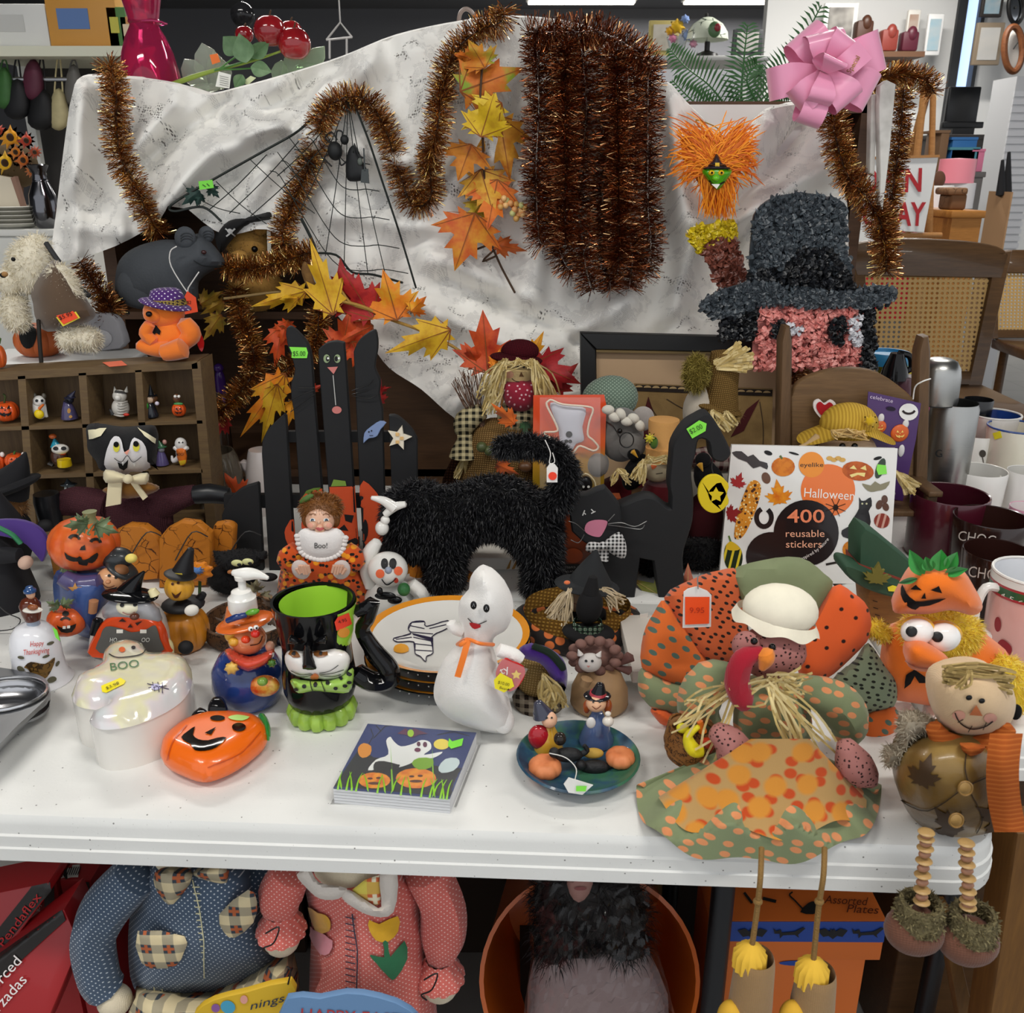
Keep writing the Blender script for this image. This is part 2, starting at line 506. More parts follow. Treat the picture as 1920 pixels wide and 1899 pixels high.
@cached
def burlap(a,b,sc=500,st=.8):
 t=NT('burlap_'+a);t.set(.95,spec=.1);p=t.xz(1,8)
 w1=t.n('ShaderNodeTexWave',wave_type='BANDS',bands_direction='X');w2=t.n('ShaderNodeTexWave',wave_type='BANDS',bands_direction='Y')
 for w in(w1,w2):
  w.inputs['Scale'].default_value=sc/6;w.inputs['Distortion'].default_value=2;w.inputs['Detail'].default_value=2;w.inputs['Detail Scale'].default_value=.5;t.l(p,w.inputs[0])
 h=t.math('MULTIPLY',w1.outputs[1],w2.outputs[1])
 t.col(t.mix(h,b,a));t.bump(h,st,.0015);return t.m
@cached
def metalm(h,rough=.25,brushed=0):
 t=NT('metal_'+h);t.set(rough,metal=1);t.col(h)
 if brushed:
  v=t.coord((3,3,160));n=t.noise(v,brushed,3)
  t.l(t.math('ADD',t.math('MULTIPLY',n,.25),rough-.1),t.b.inputs['Roughness'])
 return t.m
 # things and parts
GEO={}
def mkmesh(name,g,mats,off,ang=40):
 me=bpy.data.meshes.new(name)
 v=np.array([(p[0]-off[0],p[1]-off[1],p[2]-off[2])for p in g.v],dtype=float)
 me.from_pydata(v.tolist(),[],g.f)
 for m in mats:me.materials.append(m)
 if len(mats)>1:me.polygons.foreach_set('material_index',np.array(g.m,dtype=np.int32))
 if ang is not None:
  me.polygons.foreach_set('use_smooth',np.ones(len(me.polygons),bool))
  if ang<180:me.set_sharp_from_angle(angle=math.radians(ang))
 me.update()
 return me
class Thing:
 """an Empty at the base of a thing; its parts are children"""
 def __init__(s,name,label,cat,loc,group=None,kind=None):
  s.o=bpy.data.objects.new(name,None);COL.objects.link(s.o);s.o.empty_display_size=.03
  s.loc=Vector(loc);s.o.location=s.loc;s.parts=[]
  if label:s.o['label']=label
  if cat:s.o['category']=cat
  if group:s.o['group']=group
  if kind:s.o['kind']=kind
 def p(s,name,g,mat,parent=None,label=None,ang=45,kind=None):
  mats=mat if isinstance(mat,(list,tuple))else[mat]
  o=bpy.data.objects.new(name,mkmesh(name,g,mats,s.loc,ang));COL.objects.link(o)
  o.parent=parent or s.o
  if label:o['label']=label
  if kind:o['kind']=kind
  GEO[o.name]=g;s.parts.append(o)
  return o
 def settle(s,z,lim=.2):
  """stand the thing on height z: small gaps move it, larger ones lengthen (or trim) what reaches down"""
  if z<-1:return s
  ps=[o for o in s.parts if o.get('kind')!='stuff'];los=[min(p[2]for p in GEO[o.name].v)for o in ps];lo=min(los);gap=lo-z
  if abs(gap)<=.012:s.o.location.z-=gap
  elif gap>0:
   for o,l in zip(ps,los):
    if l<lo+.012 and o.parent==s.o:
     g=GEO[o.name];mid=(l+max(p[2]for p in g.v))/2
     for i,p in enumerate(g.v):
      if p[2]<mid:o.data.vertices[i].co.z-=(l-z)*(mid-p[2])/max(mid-l,1e-6)
  else:
   top=max(p[2]for o in ps for p in GEO[o.name].v);k=(top-z)/(top-lo)
   for o in s.parts:
    n=len(o.data.vertices);c=np.empty(n*3);o.data.vertices.foreach_get('co',c);c=c.reshape(-1,3)
    c[:,2]=top-(top-s.loc.z-c[:,2])*k-s.loc.z;o.data.vertices.foreach_set('co',c.ravel());o.data.update()
  return s
 def d(s,name,shapes,onto,mat,off=.0016,sp=None,parent=None,kind=None,label=None):
  """paint/print/applique laid on the surface of parts `onto`, outlines given in photo pixels"""
  onto=onto if isinstance(onto,(list,tuple))else[onto]
  vs=[];fs=[]
  for o in onto:
   g=GEO[o.name];k=len(vs);vs+=g.v;fs+=[[i+k for i in q]for q in g.f]
  key=tuple(o.name for o in onto)
  if key not in BV:BV[key]=BVHTree.FromPolygons(vs,fs)
  bv=BV[key];g=G()
  if isinstance(shapes,tuple):ms=[shapes]
  elif isinstance(shapes[0],tuple)and not isinstance(shapes[0][0],list):ms=[tri2d(shapes,sp or _dsp(shapes))]
  else:ms=[q if isinstance(q,tuple)else tri2d(q,sp or _dsp(q))for q in shapes]
  origin=Vector((0,0,CAMZ))
  for v2,f2 in ms:
   v=[];last=None
   for x,y in v2:
    d=ray(x,y).normalized();h=bv.ray_cast(origin,d)
    if h[0]is None:
     if last is None:last=(bv.find_nearest(origin+d*1.5)[0]-origin).length
     q=bv.find_nearest(origin+d*last);pt,nr=q[0],q[1]
     pt=origin+d*last if pt is None else pt
    else:pt,nr=h[0],h[1];last=h[3]
    if nr.dot(d)>0:nr=-nr
    v.append(pt+nr*off)
   g.add(v,f2)
  return s.p(name,_face_cam(g),mat,parent or onto[0],label,60,kind)
BV={}
def _dsp(q):
 xs=[p[0]for p in q];ys=[p[1]for p in q]
 return min(max(min(max(xs)-min(xs),max(ys)-min(ys))/4.0,1.5),4.5)
def _face_cam(g):
 o=Vector((0,0,CAMZ))
 for i,q in enumerate(g.f):
  a,b,c=g.v[q[0]],g.v[q[1]],g.v[q[2]]
  if(b-a).cross(c-a).dot(a-o)>0:g.f[i]=q[::-1]
 return g
def single(name,g,mat,label,cat,loc=None,group=None,kind=None,ang=45):
 mats=mat if isinstance(mat,(list,tuple))else[mat]
 if loc is None:
  a=np.array([tuple(p)for p in g.v]);loc=((a[:,0].min()+a[:,0].max())/2,(a[:,1].min()+a[:,1].max())/2,a[:,2].min())
 o=bpy.data.objects.new(name,mkmesh(name,g,mats,loc,ang));COL.objects.link(o);o.location=loc
 if label:o['label']=label
 if cat:o['category']=cat
 if group:o['group']=group
 if kind:o['kind']=kind
 GEO[o.name]=g
 return o
_TXT={}
def text2d(s,shear=0,space=1.0,bold=0):
 key=(s,shear,space,bold)
 if key not in _TXT:
  cu=bpy.data.curves.new('lettering','FONT');cu.body=s;cu.size=1;cu.shear=shear;cu.offset=bold;cu.space_character=space;cu.resolution_u=3
  ob=bpy.data.objects.new('lettering',cu);COL.objects.link(ob)
  dg=bpy.context.evaluated_depsgraph_get();me=bpy.data.meshes.new_from_object(ob.evaluated_get(dg))
  _TXT[key]=([(v.co.x,v.co.y)for v in me.vertices],[list(p.vertices)for p in me.polygons])
  bpy.data.objects.remove(ob);bpy.data.curves.remove(cu);bpy.data.meshes.remove(me)
 return _TXT[key]
def txt(s,x,y,h,w=None,ang=0,shear=0,bend=0,skew=0,flip=False,bold=0):
 """lettering as 2-D mesh in pixels: baseline start x,y, cap height h, optional total width w, angle in degrees"""
 v,f=text2d(s,shear,1.0,bold);xs=[p[0]for p in v];k=h/.69
 wid=max(xs);sx=(w/wid)if w else k;q=math.radians(ang);o=[]
 for a,b in v:
  X=a*sx;Yy=-b*k+bend*(X/(wid*sx)-.5)**2*4+skew*X
  if flip:X,Yy=-X,-Yy
  o.append((x+X*math.cos(q)-Yy*math.sin(q),y+X*math.sin(q)+Yy*math.cos(q)))
 return(o,[list(t)for t in f])
 # fluff: tinsel, fur, straw
def tinsel_geo(path,R,per_m,wid,seed,fwd=.35,gold=.3):
 r=np.random.default_rng(seed);pts=np.array([tuple(p)for p in path])
 seg=np.diff(pts,axis=0);ln=np.linalg.norm(seg,axis=1);cum=np.concatenate([[0],np.cumsum(ln)]);tot=cum[-1]
 n=int(tot*per_m);s=r.random(n)*tot;k=np.clip(np.searchsorted(cum,s)-1,0,len(ln)-1)
 t=(s-cum[k])/np.maximum(ln[k],1e-9);base=pts[k]+seg[k]*t[:,None];T=seg[k]/np.maximum(ln[k],1e-9)[:,None]
 d=r.normal(size=(n,3));d-=(d*T).sum(1)[:,None]*T;d/=np.linalg.norm(d,axis=1)[:,None]
 d=d+T*(r.normal(size=n)*fwd)[:,None];d/=np.linalg.norm(d,axis=1)[:,None]
 le=R*r.uniform(.75,1.12,n);side=np.cross(d,r.normal(size=(n,3)));side/=np.linalg.norm(side,axis=1)[:,None]
 side2=side*np.cos(1.2)+np.cross(d,side)*np.sin(1.2)
 a=base+d*.002;b=base+d*le[:,None];w=wid/2
 V=np.stack([a-side*w,a+side*w,b+side2*w,b-side2*w],1).reshape(-1,3)
 Fc=(np.arange(n*4).reshape(-1,4)).tolist()
 g=G();g.v=[tuple(p)for p in V];g.f=Fc
 g.m=np.where(r.random(n)<gold,np.where(r.random(n)<.5,1,2),0).tolist()
 return g
def fur_geo(g,n,ln,wid,seed,droop=.3,rand=.45,bend=.4,nm=1,bias=(0,0,-1),keep=None):
 r=np.random.default_rng(seed);v=np.array([tuple(p)for p in g.v]);tr=[]
 for q in g.f:
  for i in range(1,len(q)-1):tr.append((q[0],q[i],q[i+1]))
 tr=np.array(tr);A,B,C=v[tr[:,0]],v[tr[:,1]],v[tr[:,2]]
 cr=np.cross(B-A,C-A);ar=np.linalg.norm(cr,axis=1);ok=ar>1e-12;tr,A,B,C,cr,ar=tr[ok],A[ok],B[ok],C[ok],cr[ok],ar[ok]
 N=cr/ar[:,None];cen=v.mean(0)
 k=r.choice(len(ar),n,p=ar/ar.sum());u,w=r.random(n),r.random(n);fl=u+w>1;u[fl],w[fl]=1-u[fl],1-w[fl]
 p=A[k]+(B[k]-A[k])*u[:,None]+(C[k]-A[k])*w[:,None]
 d=N[k]+r.normal(size=(n,3))*rand+np.array(bias)*droop;d/=np.linalg.norm(d,axis=1)[:,None]
 le=ln*r.uniform(.6,1.15,n)[:,None];side=np.cross(d,r.normal(size=(n,3)));side/=np.linalg.norm(side,axis=1)[:,None];side*=wid/2
 d2=d+np.array(bias)*bend;d2/=np.linalg.norm(d2,axis=1)[:,None]
 m_=p+d*le*.55;e=m_+d2*le*.45
 V=np.stack([p-side,p+side,m_+side*.8,m_-side*.8,e],1).reshape(-1,3);Fc=[]
 for i in range(n):
  o=5*i;Fc.append([o,o+1,o+2,o+3]);Fc.append([o+3,o+2,o+4])
 q=G();q.v=[tuple(x)for x in V];q.f=Fc;mi=r.integers(0,nm,n);q.m=np.repeat(mi,2).tolist()
 return q
def straws(starts,ends,n,r,seed,spread=.006,sag=.0,seg=4,flat=True):
 """bundle of raffia strands between two point lists/points"""
 q=random.Random(seed);g=G()
 for i in range(n):
  a=Vector(q.choice(starts))+Vector([q.uniform(-1,1)*spread*.4 for _ in range(3)]);b=Vector(q.choice(ends))+Vector([q.uniform(-1,1)*spread for _ in range(3)])
  mid=(a+b)/2+Vector([q.uniform(-1,1)*spread for _ in range(3)])+Vector((0,0,-sag))
  pts=[Vector(sm([tuple(a),tuple(mid),tuple(b)],3,False)[k])for k in range(7)]
  if flat:g+=ribbon(pts,(q.uniform(-.4,.4),-1,q.uniform(-.4,.4)),r*2)
  else:g+=tube(pts,r,4)
 g.m=[q.randrange(2)for _ in g.f]
 return g
MAPLE=[(0,0),(.06,.04),(.28,-.02),(.22,.10),(.46,.14),(.36,.22),(.56,.42),(.40,.40),(.42,.50),(.24,.42),(.18,.44),(.26,.70),(.14,.66),(0,1.0)]
MAPLE=MAPLE+[(-x,y)for x,y in MAPLE[-2:0:-1]]
def leaf_geo(bx,by,tx,ty_,Y,wr=1.0,dY=0.0,curl=.012,shear=0.0):
 """maple leaf from stalk pixel (bx,by) to tip pixel; wr = width ratio, dY = how much further away the tip is"""
 ux,uy=tx-bx,ty_-by;ln=math.hypot(ux,uy);v2,f2=tri2d([(x*100,y*100)for x,y in MAPLE],9)
 yy=Y if not callable(Y)else Y(bx,by);g=G()
 def mp(a,b,o=0):
  a,b=a/100,b/100
  px=bx+ux*b+(-uy)*a*wr+shear*a*ux;py=by+uy*b+ux*a*wr+shear*a*uy
  return P(px,py,yy+dY*b+curl*(abs(a)*2.2-.3)+curl*.35*math.sin(b*7+a*5)-o)
 g.add([mp(a,b)for a,b in v2],f2,0)
 for e in((0,.97),(.5,.4),(-.5,.4),(.4,.13),(-.4,.13)):
  w=.55
  l=[(e[0]*100*k/6,e[1]*100*k/6)for k in range(7)]
  st=stroke(l,2.2,.6);n=len(l)
  vv=[mp(a,b,.0006)for a,b in st]
  g.add(vv,[[i,i+1,2*n-2-i,2*n-1-i]for i in range(n-1)],1)
 return g
 # the shop: floor, walls, ceiling
@cached
def floor_mat():
 t=NT('grey_vinyl_floor');t.set(.28,spec=.5);v=t.coord()
 br=t.n('ShaderNodeTexBrick');br.offset=0;br.inputs['Scale'].default_value=1.0;br.inputs['Mortar Size'].default_value=.004
 br.inputs['Brick Width'].default_value=.305;br.inputs['Row Height'].default_value=.305
 br.inputs['Color1'].default_value=lin('8b8986');br.inputs['Color2'].default_value=lin('95938f');br.inputs['Mortar'].default_value=lin('6e6c6a');t.l(v,br.inputs[0])
 t.col(t.mix(t.math('MULTIPLY',t.noise(v,6,5),.5),br.outputs[0],'77746f'));return t.m
def struct(name,g,mat,ang=30):
 return single(name,g,mat,None,None,(0,0,0),kind='structure',ang=ang)
struct('floor',box((-8,-3.5,-.06),(9,13.2,0)),floor_mat())
struct('ceiling',box((-8,-1.0,CEIL),(9,13.2,CEIL+.1)),K('5d5e61',.9,var=.1,vs=2))
struct('wall_back',box((-8,13.0,0),(9,13.2,CEIL)),K('6b6c70',.8,var=.06,vs=1.5))
struct('wall_left',box((-8.1,-3.5,0),(-7.95,13.2,CEIL)),K('77787a',.8))
wx0=P(1432,100,8.5).x;wx1=P(1782,100,8.5).x;wx2=P(1832,100,8.5).x
struct('wall_partition',box((wx0,8.5,0),(wx1,8.62,CEIL)),K('d6d6d4',.8,var=.04,vs=2))
struct('wall_right',join(box((wx2,8.5,0),(9,8.62,CEIL)),box((wx1,8.5,0),(wx2,8.62,1.15)),box((wx1,8.5,3.1),(wx2,8.62,CEIL))),K('dcdcda',.8))
w1=struct('window_1',join(box((wx1,8.46,1.15),(wx1+.07,8.6,3.1)),box((wx2-.03,8.46,1.15),(wx2,8.6,3.1)),box((wx1,8.46,1.1),(wx2,8.6,1.17))),K('26282b',.5))
pn=single('window_pane',box((wx1+.06,8.55,1.16),(wx2-.02,8.56,3.1)),emit('a9c4f2',1.1),None,None,(0,0,0));pn.parent=w1
for i,(fx,fy)in enumerate(FIXT):
 pos=['above the front of the sale table on the left side','above the front of the sale table on the right side','over the aisle behind the lace display, left row','over the aisle behind the lace display, right row','in the far left ceiling row, second from the back','in the far right ceiling row, second from the back','nearest the dark back wall in the left row','nearest the back wall in the right row'][i]
 t=Thing('ceiling_light','white fluorescent ceiling fixture '+pos,'ceiling light',(fx,fy,CEIL-.09),'fluorescent fixtures in rows')
 t.p('housing',box((fx-.64,fy-.1,CEIL-.07),(fx+.64,fy+.1,CEIL),.01),K('e8e8e6',.5))
 for s in(-1,1):
  t.p('tube',tube([(fx-.61,fy+s*.05,CEIL-.085),(fx+.61,fy+s*.05,CEIL-.085)],.013,8),emit('fff6e6',4))
  # folding tables
@cached
def plastic_top():
 t=NT('white_speckled_plastic');t.set(.42,spec=.4);v=t.coord()
 s1=t.lt(t.vor(v,120,'F1',1),.07,.02);s2=t.lt(t.vor(t.coord(loc=(2,3,1)),62,'F1',1),.075,.02)
 c=t.mix(t.noise(v,9,4),'d9d9d5','e6e6e2')
 c=t.mix(t.math('MULTIPLY',s1,.45),c,'8a8884');t.col(t.mix(t.math('MULTIPLY',s2,.85),c,'5a5854'))
 t.bump(t.noise(v,260,2),.12,.001);return t.m
def table_geo(A,B,dep,r=.06,th=.062):
 """folding table slab from front corners A (left) to B (right), rounded corners and stepped lip"""
 A,B=Vector(A),Vector(B);u=(B-A).normalized();w=Vector((-u.y,u.x,0));ln=(B-A).length
 def ring(ins,z):
  o=[];rr=max(r-ins,.004)
  for(cx,cy,a0)in((ln-r,r,-90),(ln-r,dep-r,0),(r,dep-r,90),(r,r,180)):
   for k in range(9):
    a=math.radians(a0+90*k/8);o.append(A+u*(cx+rr*math.cos(a))+w*(cy+rr*math.sin(a))+Vector((0,0,z-A.z)))
  return o
 z=A.z;prof=[(.012,z),(.0045,z-.0025),(.001,z-.008),(0,z-.014),(-.001,z-.026),(-.0035,z-.028),(-.0035,z-.043),(-.0055,z-.045),(-.0055,z-th),(.012,z-th)]
 rs=[ring(i,zz)for i,zz in prof];n=len(rs[0]);v=[p for q in rs for p in q];f=[list(range(n))]
 for k in range(len(rs)-1):
  for i in range(n):j=(i+1)%n;f.append([k*n+j,k*n+i,(k+1)*n+i,(k+1)*n+j])
 f.append([(len(rs)-1)*n+i for i in range(n-1,-1,-1)])
 return G().add(v,f)
FA=on(0,1528,TZ);FB=on(1878,1592,TZ);fu=(FB-FA).normalized()
FA=FA-fu*.62;FB=FB+fu*.012
fw=Vector((-fu.y,fu.x,0))
t=Thing('folding_table','white speckled plastic folding table with rounded corner carrying the front row of decorations','table',FA+Vector((.9,.3,-TZ)))
t.p('tabletop',table_geo(FA,FB,.62),plastic_top(),ang=30)
for sx in(.14,1.5):
 for sy in(.1,.52):
  b=FA+fu*sx+fw*sy
  t.p('leg',tube([(b.x,b.y,0),(b.x,b.y,TZ-.06)],.0155,10),metalm('4a4c50',.4))
 b=FA+fu*sx
 t.p('crossbar',tube([b+fw*.1+Vector((0,0,-TZ+.12)),b+fw*.52+Vector((0,0,-TZ+.12))],.012,8),metalm('4a4c50',.4))
RA=FA+fw*.625+fu*.0;RB=FB+fw*.625
t=Thing('folding_table','rear white folding table under the picket fence and tall dolls, mostly covered','table',RA+Vector((.9,.3,-TZ)))
t.p('tabletop',table_geo(RA,RB,.62),plastic_top(),ang=30)
for sx in(.14,1.6):
 for sy in(.1,.52):
  b=RA+fu*sx+fw*sy
  t.p('leg',tube([(b.x,b.y,0),(b.x,b.y,TZ-.06)],.0155,10),metalm('4a4c50',.4))
MA=FB+fu*.008+fw*.22;MB=MA+fu*.8
t=Thing('folding_table','white folding table at the end that holds the mugs and the steel flask','table',MA+Vector((.4,.3,-TZ)))
t.p('tabletop',table_geo(MA,MB,1.22),plastic_top(),ang=30)
for sx in(.1,.7):
 for sy in(.1,1.1):
  b=MA+fu*sx+fw*sy
  t.p('leg',tube([(b.x,b.y,0),(b.x,b.y,TZ-.06)],.0155,10),metalm('4a4c50',.4))
  # brown hutch behind the display
HY=2.32
hx0=P(212,600,HY).x;hx1=P(1592,600,HY).x;hz=P(400,583,HY).z
dk=wood('4a3322','5f4430',5,'x',.5)
t=Thing('wooden_hutch','dark brown wooden hutch behind the tables, draped with white lace','hutch',((hx0+hx1)/2,HY+.2,0))
ztop=P(500,190,HY).z
t.p('back_panel',box((hx0,HY+.36,0),(hx1,HY+.375,ztop)),dk)
for s,x in enumerate((hx0,hx1-.03)):
 t.p('side_panel',box((x,HY,0),(x+.03,HY+.36,ztop)),dk)
t.p('shelf',box((hx0+.03,HY-.015,hz-.018),(P(640,600,HY).x,HY+.36,hz)),dk)
t.p('upright',box((P(640,600,HY).x-.02,HY,0),(P(640,600,HY).x,HY+.36,ztop)),dk)
t.p('shelf',box((hx0+.03,HY,.70),(hx1-.03,HY+.36,.72)),dk)
t.p('front_board',plate([(640,600),(1592,600),(1592,1020),(640,1020)],HY,.018),wood('4f3826','65482f',5,'x',.5))
t.p('white_panel',plate([(1245,196),(1565,196),(1565,420),(1245,420)],HY-.012,.01),K('dcdcda',.6));t.p('top_board',box((hx0,HY,ztop-.025),(hx1,HY+.38,ztop)),dk)
# lace cloth
@cached
def lace_mat():
 t=NT('white_floral_lace');t.set(.85,sheen=.3,spec=.2);t.b.inputs['Subsurface Weight'].default_value=0
 c=t.n('ShaderNodeTexCoord');v=t.coord()
 p=t.xz(1,15)
 nz=t.noise(p,11,3,.6,'2D')
 dv=t.vor(p,21,'F1',.85,'2D');petals=t.vor(p,95,'F1',1,'2D')
 motif=t.lt(t.math('ADD',dv,t.math('MULTIPLY',petals,.25)),.52,.08)
 vine=t.lt(t.math('ABSOLUTE',t.math('SUBTRACT',t.noise(p,34,2,.5,'2D'),.5)),.035,.03)
 solid=t.math('MAXIMUM',t.math('MAXIMUM',motif,vine),t.lt(nz,.5,.05))
 net=t.lt(t.vor(p,330,'F1',.15,'2D'),.40,.08)
 patch=t.lt(t.math('ABSOLUTE',t.math('SUBTRACT',t.noise(p,8,2,.5,'2D'),.58)),.028,.03)
 big=t.math('MULTIPLY',t.math('MULTIPLY',t.lt(t.vor(p,165,'F1',.6,'2D'),.36,.05),patch),t.math('SUBTRACT',1.0,motif))
 hole=t.math('MULTIPLY',t.math('MULTIPLY',net,t.math('SUBTRACT',1.0,solid)),.24)
 hole=t.math('MAXIMUM',hole,t.math('MULTIPLY',big,.9))
 t.l(t.math('SUBTRACT',1.0,hole),t.b.inputs['Alpha'])
 t.col(t.mix(solid,'edebe6','f4f2ec'))
 h=t.math('ADD',t.math('MULTIPLY',solid,.6),t.math('MULTIPLY',petals,.5))
 t.bump(h,.25,.002);return t.m
LACE=sm([(140,158),(160,143),(250,148),(330,160),(385,178),(450,165),(540,140),(640,108),(740,68),(860,42),(960,32),(1080,45),(1180,85),(1240,150)],4,False)+sm([(1262,162),(1300,205),(1350,245),(1405,240),(1440,208),(1500,196),(1540,208),(1548,260),(1576,348),(1590,400),(1590,640)],4,False)+sm([(1500,790),(1200,800),(900,800),(850,782),(790,730),(730,690),(690,640),(640,600),(600,545),(560,480),(500,430),(420,440),(352,392)],4,False)+sm([(315,386),(290,420),(215,462),(130,488),(98,476),(105,400),(118,290),(130,200)],3,False)
folds=[((150,170),(140,480),22,.05),((185,180),(250,450),16,-.03),((215,160),(235,440),18,.025),((330,190),(240,300),22,.05),((430,185),(250,320),18,-.045),((520,160),(300,390),26,.06),((640,130),(420,240),24,-.05),((700,110),(430,290),26,.04),((560,230),(330,400),14,-.03),((420,210),(600,260),16,.03),((560,270),(760,300),20,.03),((600,330),(820,360),18,-.03),((620,400),(880,440),22,.03),((800,480),(1000,560),26,.04),((840,520),(1080,640),16,-.04),((760,560),(1050,690),22,.05),((720,640),(1000,720),18,-.03),((850,760),(1180,560),26,.05),((960,800),(1300,590),18,-.04),((1040,780),(1330,640),22,.04),((1260,180),(1290,420),22,.05),((1290,230),(1330,430),14,-.04),((1320,420),(1440,230),22,.06),((1330,440),(1500,240),14,-.04),((1350,440),(1560,300),22,.06),((1400,430),(1580,350),14,-.04),((1300,440),(1250,640),18,.03),((1380,440),(1300,640),16,-.03),((900,80),(930,300),26,.03),((800,90),(820,260),30,.03),((960,200),(930,560),22,-.025),((460,250),(640,230),14,.025),((120,420),(260,440),18,.02)]
def lace_depth(a):
 x,y=a[:,0],a[:,1]
 Y=2.235+0*x
 r2=np.random.default_rng(3)
 for k in range(16):
  ang=r2.uniform(-.5,.9);wl=r2.uniform(55,190);ph=r2.uniform(0,6.3);am=.0045*wl/100
  Y+=am*np.sin((x*np.cos(ang)+y*np.sin(ang))/wl*6.28+ph+.6*np.sin(y/90+k))
 for(p,q,w,am)in folds:
  p=np.array(p,float);q=np.array(q,float);d=q-p;l2=d@d;t_=((a-p)@d)/l2
  tc=np.clip(t_,0,1);c=p+tc[:,None]*d;ds=np.hypot(*(a-c).T)
  Y-=1.25*am*np.exp(-(ds/w)**2)*np.exp(-np.maximum(0,np.abs(t_-.5)-.45)**2*40)
 Y-=.06*np.exp(-((x-880)/260)**2-((y-250)/260)**2)
 Y+=.05*np.exp(-((x-1400)/90)**2-((y-260)/80)**2)
 Y-=.05*np.clip((y-560)/220,0,1)
 return Y
v2,f2=tri2d(LACE,8.0)
arr=np.array(v2);dep=lace_depth(arr)
g=G();g.add([P(x,y,float(d))for(x,y),d in zip(v2,dep)],[q[::-1]for q in f2])
top=[(x,y)for x,y in LACE if y<260 and 130<x<1545 and not(1262<x<1262)]
td=lace_depth(np.array(top));nt=len(top);rows=[]
for k,(dy,dz)in enumerate(((0,0),(.02,.006),(.06,.004),(.14,-.006),(.24,-.02),(.33,-.05))):
 rows+=[P(x,y,float(d))+Vector((0,dy,dz+(.006*math.sin(x*.05+k)if k>1 else 0)))for(x,y),d in zip(top,td)]
g.add(rows,[[k*nt+i,k*nt+i+1,(k+1)*nt+i+1,(k+1)*nt+i]for k in range(5)for i in range(nt-1)])
lace=single('lace_tablecloth',g,lace_mat(),'white floral lace cloth draped in folds over the brown hutch','cloth',ang=180)
def lace_y(px,py):return float(lace_depth(np.array([[px,py]],float))[0])
# tinsel garlands
TINS=[metalm('8a5630',.32),metalm('ffe49a',.25),metalm('dca468',.26)]
def garland(pp,rpx,label,seed,dens=5200,gold=.45,group='brown and gold tinsel garlands',name='tinsel_garland',off=.035,Y=None,mats=TINS):
 q=sm([(p[0],p[1],(p[2]if len(p)>2 else(Y if Y else lace_y(p[0],p[1])-off)))for p in pp],6,False)
 path=[P(*p)for p in q];m=mpp(q[0][0],q[0][1],q[0][2])
 t=Thing(name,label,'garland',path[-1],group)
 t.p('core_string',tube(path,.0016,5),K('3a2214',.5))
 t.p('tinsel_strands',tinsel_geo(path,rpx*m,dens,.0017,seed,gold=gold),mats,kind='stuff',ang=None)
 return t
garland([(205,118),(218,180),(218,240),(228,300),(255,350),(275,400),(300,440)],32,'tinsel garland hanging down the lace beside the magenta vase',1,6200)
garland([(560,500),(530,450),(545,390),(580,310),(605,220),(640,185),(690,190),(725,250),(750,330),(775,385),(808,370),(805,300),(820,240),(830,160),(852,100),(890,62),(940,40),(945,15)],28,'long tinsel garland looping over the spider web and up to the top of the lace',2,6000)
garland([(590,470,2.16),(530,490,2.16),(470,505,2.16),(420,500,2.16)],27,'short tinsel garland lying across the pirate bear on the shelf',3,6500)
garland([(440,540,2.2),(450,590,2.19),(470,640,2.16),(478,690,2.14),(450,735,2.12),(400,780,2.1)],28,'tinsel garland hanging below the shelf left of the cat fence',4,6000)
garland([(598,580,2.17),(592,640,2.15),(560,680,2.14),(520,700,2.14)],26,'short tinsel tuft behind the ears of the wooden cat fence',5,6000)
garland([(150,490,2.12),(175,530,2.12),(210,580,2.1),(190,600,2.1),(215,560,2.16)],28,'tinsel garland curled behind the cream bear and the rat',6,6000,gold=.22)
garland([(68,655,2.05),(110,662,2.05)],16,'small tinsel wisp behind the cream bear at the orange pot',6,6000,gold=.22)
garland([(1560,205,2.12),(1570,270,2.1),(1590,330,2.09),(1625,370,2.08),(1655,430,2.08),(1662,510,2.08)],33,'tinsel garland hanging beside the white slat, reaching to the pilgrim hat',7,6800,gold=.4)
garland([(1752,175,2.2),(1735,150,2.2),(1690,140,2.18),(1640,150,2.15),(1600,180,2.12)],26,'tinsel garland over the top of the white slat under the pink bow',8,6500,gold=.4)
garland([(1695,160,2.25),(1690,230,2.25),(1682,300,2.25),(1668,400,2.24),(1655,480,2.22)],24,'tinsel garland hanging behind the white slat towards the sign',9,6500,gold=.4)
garland([(1510,625,1.98),(1500,670,1.97),(1485,720,1.96)],25,'small tinsel tuft behind the post of the little wooden seat',10,6000,gold=.15)
t=Thing('tinsel_bundle','thick bundle of folded copper tinsel garland hanging on the lace','garland',P(1120,560,2.1))
cols=[[(1005,60),(1010,200),(1005,330),(1010,440),(1020,460)],[(1040,55),(1050,180),(1040,320),(1050,470),(1075,510)],[(1085,60),(1100,200),(1085,350),(1095,480),(1110,545)],[(1130,70),(1145,220),(1130,360),(1140,480),(1145,545)],[(1175,95),(1180,240),(1175,380),(1185,480),(1180,540)],[(1215,115),(1215,260),(1215,380),(1220,470),(1205,520)],[(1060,75),(1060,300),(1060,460)],[(1155,95),(1160,300),(1160,500)],[(990,60),(1060,60),(1130,62),(1200,100),(1225,130)]]
for i,c in enumerate(cols):
 yy=2.10+(.03 if i in(1,3,5)else 0)-(.02 if i>5 else 0)
 path=[P(x,y,yy)for x,y in sm(c,6,False)];m=mpp(1100,300,yy)
 t.p('loop',tinsel_geo(path,33*m,5200,.0017,40+i,gold=.35),[metalm('6e3a22',.32),metalm('f2c088',.25),metalm('c07446',.26)],kind='stuff',ang=None)
